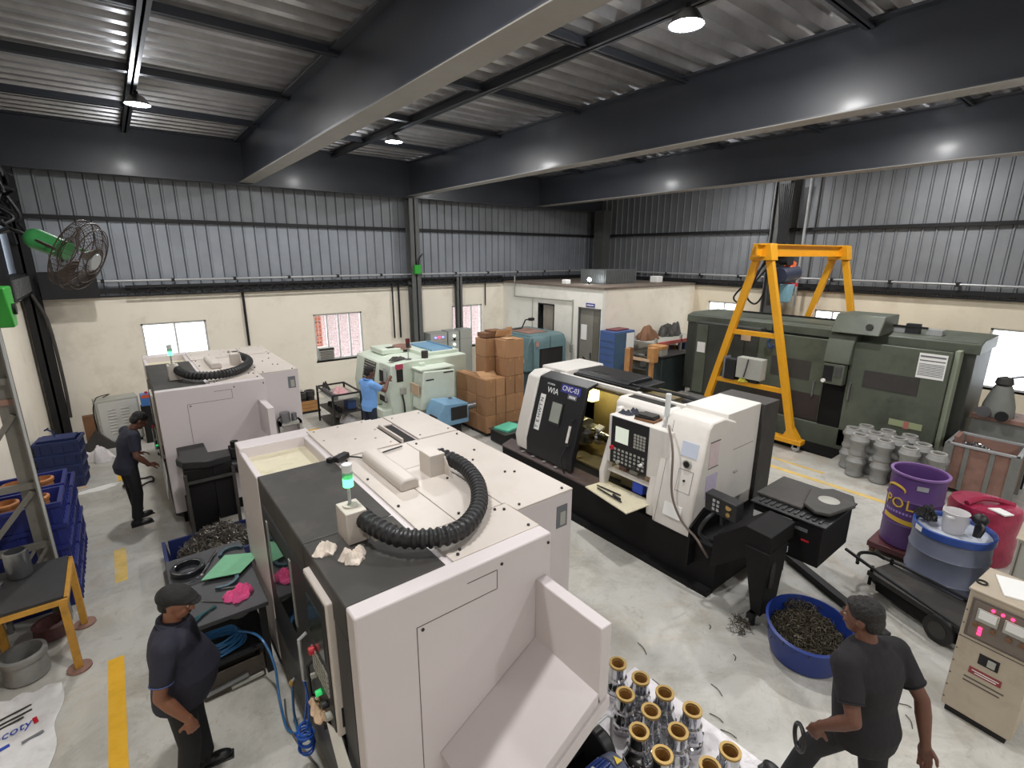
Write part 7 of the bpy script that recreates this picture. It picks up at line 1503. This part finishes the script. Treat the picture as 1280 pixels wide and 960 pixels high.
def person(label, loc, head_deg, P, shirt, trou, skin, s=1.0, bulk=0.0, belly=0.0, cap=False, beard=False, collar=None, sleeve=0.62):
    t = thing('person', label, 'person', loc, R(head_deg))
    g = lambda k: V3(P[k])*s
    pel, chest, neck, hc = g('pel'), g('chest'), g('neck'), g('head')
    lean = math.atan2(chest.x-pel.x, chest.z-pel.z)
    f = V3(P['face']).normalized(); lat = V3((0, 0, 1)).cross(f).normalized(); up = f.cross(lat)
    q = Matrix((f, lat, up)).transposed()
    H = lambda x, y, z: hc + (f*x + lat*y + up*z)*s
    waist = pel.lerp(chest, 0.45); sh = chest.lerp(neck, 0.72)
    def torso(b, e):
        e = e + bulk
        b.loft([(pel - V3((0, 0, 0.13))*s, (0.118+e+belly*0.5)*s, (0.160+e)*s, lean*0.4), (pel - V3((0, 0, 0.03)) + V3((belly*0.35, 0, 0))*s if False else pel + V3((belly*0.5, 0, -0.03))*s, (0.128+e+belly*0.7)*s, (0.172+e)*s, lean*0.5), (waist + V3((0.02+belly*0.6, 0, -0.03))*s, (0.116+belly+e)*s, (0.156+belly*0.4+e)*s, lean),
                (waist.lerp(chest, 0.55) + V3((0.008+belly*0.3, 0, 0))*s, (0.120+belly*0.5+e)*s, (0.168+e)*s, lean), (chest, (0.122+e)*s, (0.182+e)*s, lean), (chest.lerp(neck, 0.45), (0.108+e)*s, (0.186+e)*s, lean), (sh, (0.086+e)*s, (0.150+e)*s, lean), (chest.lerp(neck, 0.93), (0.062+e)*s, (0.078+e)*s, lean)], 26)
    b = MB(); torso(b, 0.0)
    b.cap(chest.lerp(neck, 0.8), H(-0.01, 0, -0.055), 0.060*s, 0.055*s)
    # head
    b.ball(H(-0.008, 0, 0.02), V3((0.098, 0.078, 0.102))*s, 20, 14, q); b.ball(H(0.03, 0, -0.045), V3((0.062, 0.062, 0.068))*s, 16, 10, q); b.ball(H(0.058, 0, -0.085), V3((0.028, 0.034, 0.024))*s, 12, 8, q)
    b.cap(H(0.088, 0, 0.012), H(0.108, 0, -0.026), 0.010*s, 0.0145*s, n=10); b.ball(H(0.094, 0.012, -0.03), 0.009*s, 8, 6); b.ball(H(0.094, -0.012, -0.03), 0.009*s, 8, 6)
    for y in (-1, 1):
        b.ball(H(-0.012, 0.079*y, -0.008), V3((0.02, 0.009, 0.032))*s, 10, 8, q); b.ball(H(0.070, 0.036*y, -0.03), V3((0.02, 0.022, 0.02))*s, 10, 8, q); b.ball(H(0.078, 0.03*y, 0.028), V3((0.014, 0.024, 0.009))*s, 10, 8, q)
    b.ball(H(0.088, 0, -0.055), V3((0.012, 0.024, 0.008))*s, 10, 6, q)
    for S_ in 'LR':
        a, e, w = g('sh'+S_), g('el'+S_), g('wr'+S_)
        b.cap(chest.lerp(neck, 0.78), a, 0.055*s, 0.062*s); b.ball(a, 0.062*s); b.cap(a, e, 0.052*s, 0.041*s); b.cap(e, e.lerp(w, 0.35), 0.041*s, 0.043*s); b.cap(e.lerp(w, 0.35), w, 0.043*s, 0.027*s)
        hand(b, w, P['hd'+S_], P['hn'+S_], 1 if S_ == 'L' else -1, P.get('curl'+S_, 1.0), s)
        h_, k, an = g('hip'+S_), g('kn'+S_), g('an'+S_)
        b.cap(h_, k, 0.078*s, 0.056*s); b.cap(k, k.lerp(an, 0.4), 0.054*s, 0.054*s); b.cap(k.lerp(an, 0.4), an, 0.054*s, 0.036*s)
        
    body = blob(b, 'body', skin, t, 0.0068, 3)
    # shirt
    b = MB(); torso(b, 0.016)
    for S_ in 'LR':
        a, e = g('sh'+S_), g('el'+S_); c = a.lerp(e, sleeve); b.cap(chest.lerp(neck, 0.74), a, (0.070+bulk*0.5)*s, (0.074+bulk*0.4)*s); b.cap(chest.lerp(neck, 0.2), a, 0.09*s, (0.076+bulk*0.4)*s); b.cap(a, c, (0.075+bulk*0.4)*s, 0.068*s, flat1=True)
    so = blob(b, 'shirt', shirt, t, 0.009, 5)
    for S_ in 'LR':
        a, e = g('sh'+S_), g('el'+S_); c = a.lerp(e, sleeve); dv = (e-a).normalized(); r_1, u_1 = MB().frame(dv)
        MB().tube([c + (r_1*math.cos(k*PI/12) + u_1*math.sin(k*PI/12))*0.0665*s for k in range(24)], 0.0045*s, 6, True).out('sleeve_trim', collar or shirt, so)
    if collar:
        cc = chest.lerp(neck, 0.93)
        b = MB(); b.tube([cc + V3((0.075*math.cos(k*PI/14)+0.004, 0.086*math.sin(k*PI/14), 0.014-0.022*math.cos(k*PI/14)))*s for k in range(28)], 0.016*s, 8, True); b.out('collar', shirt, so)
        b = MB(); b.tube([cc + V3((0.088*math.cos(k*PI/14)+0.004, 0.100*math.sin(k*PI/14), 0.006-0.024*math.cos(k*PI/14)))*s for k in range(28)], 0.0035*s, 6, True); b.out('collar_trim', collar, so)
    # trousers
    b = MB(); b.loft([(pel - V3((0, 0, 0.12))*s, 0.112*s, 0.158*s, 0), (pel - V3((0, 0, 0.03))*s, 0.134*s, 0.178*s, lean*0.4), (pel + V3((0.0, 0, 0.02))*s, 0.112*s, 0.155*s, lean*0.5)], 24)
    for S_ in 'LR':
        h_, k, an = g('hip'+S_), g('kn'+S_), g('an'+S_); b.cap(h_, k, 0.096*s, 0.074*s); c = k.lerp(an, 0.93); b.cap(k, c, 0.074*s, 0.066*s, flat1=True)
    blob(b, 'trousers', trou, t, 0.010, 5)
    for S_ in 'LR':
        an = g('an'+S_); td = V3(P['toe'+S_]).normalized(); ln = td.cross(V3((0, 0, 1))).normalized(); un = ln.cross(td)
        b = MB(); qm = Matrix((td, ln, un)).transposed(); base_ = an - un*0.045*s
        b.ball(base_ - td*0.03*s, V3((0.06, 0.046, 0.055))*s, 14, 9, qm); b.ball(base_ + td*0.08*s - un*0.012*s, V3((0.10, 0.05, 0.042))*s, 16, 10, qm); b.cap(an - un*0.04*s, an + un*0.03*s, 0.046*s, 0.05*s, flat1=True)
        sh_ = blob(b, 'shoe', m_shoe, t, 0.009, 3)
        b = MB(); b.obox(base_ + td*0.05*s - un*0.045*s, (0.27*s, 0.092*s, 0.022*s), (0, 0, math.atan2(td.y, td.x))); o = b.out('sole', m_blk, sh_, 0.008)
    # face details
    for y in (-1, 1):
        MB().ball(H(0.0795, 0.031*y, 0.006), V3((0.0105, 0.0125, 0.0065))*s, 12, 8, q).out('eye', m_eye, t); MB().ball(H(0.0872, 0.031*y, 0.006), V3((0.004, 0.0062, 0.006))*s, 10, 6, q).out('iris', m_iris, t)
        MB().ball(H(0.091, 0.032*y, 0.034), V3((0.006, 0.022, 0.0045))*s, 10, 6, q).out('eyebrow', m_hair, t)
    MB().ball(H(0.096, 0, -0.056), V3((0.006, 0.021, 0.006))*s, 12, 6, q).out('mouth', m_lip, t)
    if beard:
        b = MB(); b.ball(H(0.096, 0, -0.042), V3((0.008, 0.03, 0.007))*s, 12, 6, q); b.ball(H(0.07, 0, -0.09), V3((0.03, 0.034, 0.024))*s, 12, 8, q); blob(b, 'beard', m_hair, t, 0.004, 2)
    b = MB()
    if cap:
        b.ball(H(-0.012, 0, 0.062), V3((0.112, 0.094, 0.06))*s, 20, 10, q); b.ball(H(-0.05, 0, 0.04), V3((0.085, 0.092, 0.066))*s, 18, 10, q); b.ball(H(0.03, 0, 0.052), V3((0.095, 0.086, 0.035))*s, 18, 8, q); b.ball(H(0.10, 0, 0.04), V3((0.05, 0.062, 0.012))*s, 14, 6, q)
        blob(b, 'flat_cap', mat('black_cap', S(30, 28, 28), 0.85, var=0.15, scale=30, bump=0.4, bscale=40), t, 0.006, 3)
        b = MB(); b.ball(H(-0.055, 0, -0.012), V3((0.055, 0.079, 0.06))*s, 16, 10, q); blob(b, 'hair', m_hair, t, 0.006, 2)
    else:
        b.ball(H(-0.018, 0, 0.044), V3((0.098, 0.086, 0.09))*s, 20, 12, q); b.ball(H(-0.058, 0, -0.004), V3((0.058, 0.080, 0.07))*s, 16, 10, q); b.ball(H(0.035, 0, 0.085), V3((0.05, 0.062, 0.028))*s, 14, 8, q)
        rnd = random.Random(3)
        for _ in range(150):
            d = V3((rnd.uniform(-1, 0.7), rnd.uniform(-1, 1), rnd.uniform(0.15, 1))).normalized(); c = H(-0.018+0.094*d.x, 0.082*d.y, 0.044+0.088*d.z); b.ball(c, rnd.uniform(0.007, 0.011)*s, 6, 4)
        blob(b, 'hair', m_hair, t, 0.006, 2)
    return t, P
def pose(**k):
    P = dict(pel=(0, 0, 0.93), chest=(0.01, 0, 1.23), neck=(0.0, 0, 1.44), head=(0.03, 0, 1.575), face=(1, 0, -0.1),
             shL=(0, 0.180, 1.35), elL=(-0.03, 0.25, 1.10), wrL=(0.06, 0.25, 0.87), hdL=(0.15, 0, -1), hnL=(0, -1, 0),
             shR=(0, -0.180, 1.35), elR=(-0.03, -0.25, 1.10), wrR=(0.06, -0.25, 0.87), hdR=(0.15, 0, -1), hnR=(0, 1, 0),
             hipL=(0, 0.09, 0.88), knL=(0.02, 0.11, 0.48), anL=(-0.02, 0.12, 0.09), toeL=(1, 0.15, 0), hipR=(0, -0.09, 0.88), knR=(0.02, -0.11, 0.48), anR=(-0.02, -0.12, 0.09), toeR=(1, -0.15, 0))
    P.update(k); return P
person('man in black flat cap and navy polo standing before the work bench', (-0.06, 3.86, 0.0), -14,
       pose(head=(0.07, 0, 1.56), face=(1, -0.18, -0.34), neck=(0.02, 0, 1.43), elR=(-0.05, -0.27, 1.06), wrR=(0.08, -0.26, 0.81), hdR=(0.1, 0.1, -1), hnR=(-0.3, 1, 0), curlR=1.2, elL=(0.0, 0.26, 1.1), wrL=(0.12, 0.22, 0.9), anL=(0.04, 0.12, 0.09), anR=(-0.05, -0.11, 0.09), toeL=(1, 0.1, 0), toeR=(1, -0.15, 0)),
       m_navy, m_trou, m_skin, 1.03, bulk=0.018, belly=0.06, cap=True, beard=True, collar=mat('polo_trim', S(70, 84, 130), 0.8), sleeve=0.72)
person('man in dark navy shirt bending his head over the far machine controls', (-0.24, 8.95, 0.0), 14,
       pose(pel=(-0.03, 0, 0.93), chest=(0.06, 0, 1.22), neck=(0.13, 0, 1.41), head=(0.23, 0, 1.51), face=(1, 0.05, -0.75), shL=(0.09, 0.185, 1.35), shR=(0.09, -0.185, 1.35), elR=(0.06, -0.27, 1.08), wrR=(0.20, -0.22, 0.90), hdR=(1, 0.3, -0.25), hnR=(0, 0.5, -1), curlR=1.3, elL=(0.08, 0.27, 1.10), wrL=(0.18, 0.2, 0.98), hdL=(1, -0.3, -0.1), hnL=(0, -0.5, -1), anL=(0.05, 0.12, 0.09), anR=(-0.04, -0.12, 0.09)),
       m_navy2, m_trou, m_skin2, 1.04, sleeve=0.72)
person('man in light blue shirt reaching up to the pale green machine controls', (3.84, 9.72, 0.0), 12,
       pose(head=(0.06, 0, 1.575), face=(1, -0.1, -0.18), elR=(0.22, -0.25, 1.20), wrR=(0.40, -0.13, 1.36), hdR=(0.8, 0.2, 0.5), hnR=(0.3, 1, -0.2), curlR=0.8, elL=(0.16, 0.24, 1.14), wrL=(0.36, 0.16, 1.22), hdL=(1, -0.1, 0.3), hnL=(0.2, -1, 0)),
       m_lblue, m_dtrou, m_skin2, 1.03, collar=m_lblue, sleeve=0.6)
t_w, P_w = person('man in black tee shirt striding past the chip tub holding a dark ring', (3.53, 0.64, 0.0), 72,
       pose(pel=(-0.02, 0, 0.91), chest=(0.03, 0, 1.22), neck=(0.07, 0, 1.42), head=(0.12, 0.01, 1.55), face=(1, 0.35, -0.12), shL=(0.05, 0.19, 1.33), shR=(0.02, -0.19, 1.33), elL=(-0.10, 0.27, 1.09), wrL=(0.07, 0.28, 0.88), hdL=(0.35, 0.1, -1), hnL=(0.3, -1, 0), curlL=1.6, elR=(-0.14, -0.25, 1.10), wrR=(-0.22, -0.22, 0.87), hdR=(-0.25, 0.1, -1), hnR=(0, 1, 0.2), curlR=0.5,
            knL=(0.20, 0.11, 0.51), anL=(0.30, 0.14, 0.11), toeL=(1, 0.12, 0.12), knR=(-0.06, -0.10, 0.48), anR=(-0.30, -0.11, 0.16), toeR=(1, -0.05, -0.4)),
       m_tee, m_trou, m_skin2, 1.09, bulk=0.02, sleeve=0.68)
finish_blobs()
rw = t_w.matrix_basis @ (V3((0.13, 0.29, 0.76))*1.09)
tag(MB().tube([rw + V3((0.09*math.cos(a*PI/14)*0.6 - 0.07, 0.05*math.cos(a*PI/14) + 0.02, 0.09*math.sin(a*PI/14))) for a in range(28)], 0.014, 8, True).out('rubber_ring', m_blk), 'dark rubber ring carried in the left hand of the striding man', 'ring')
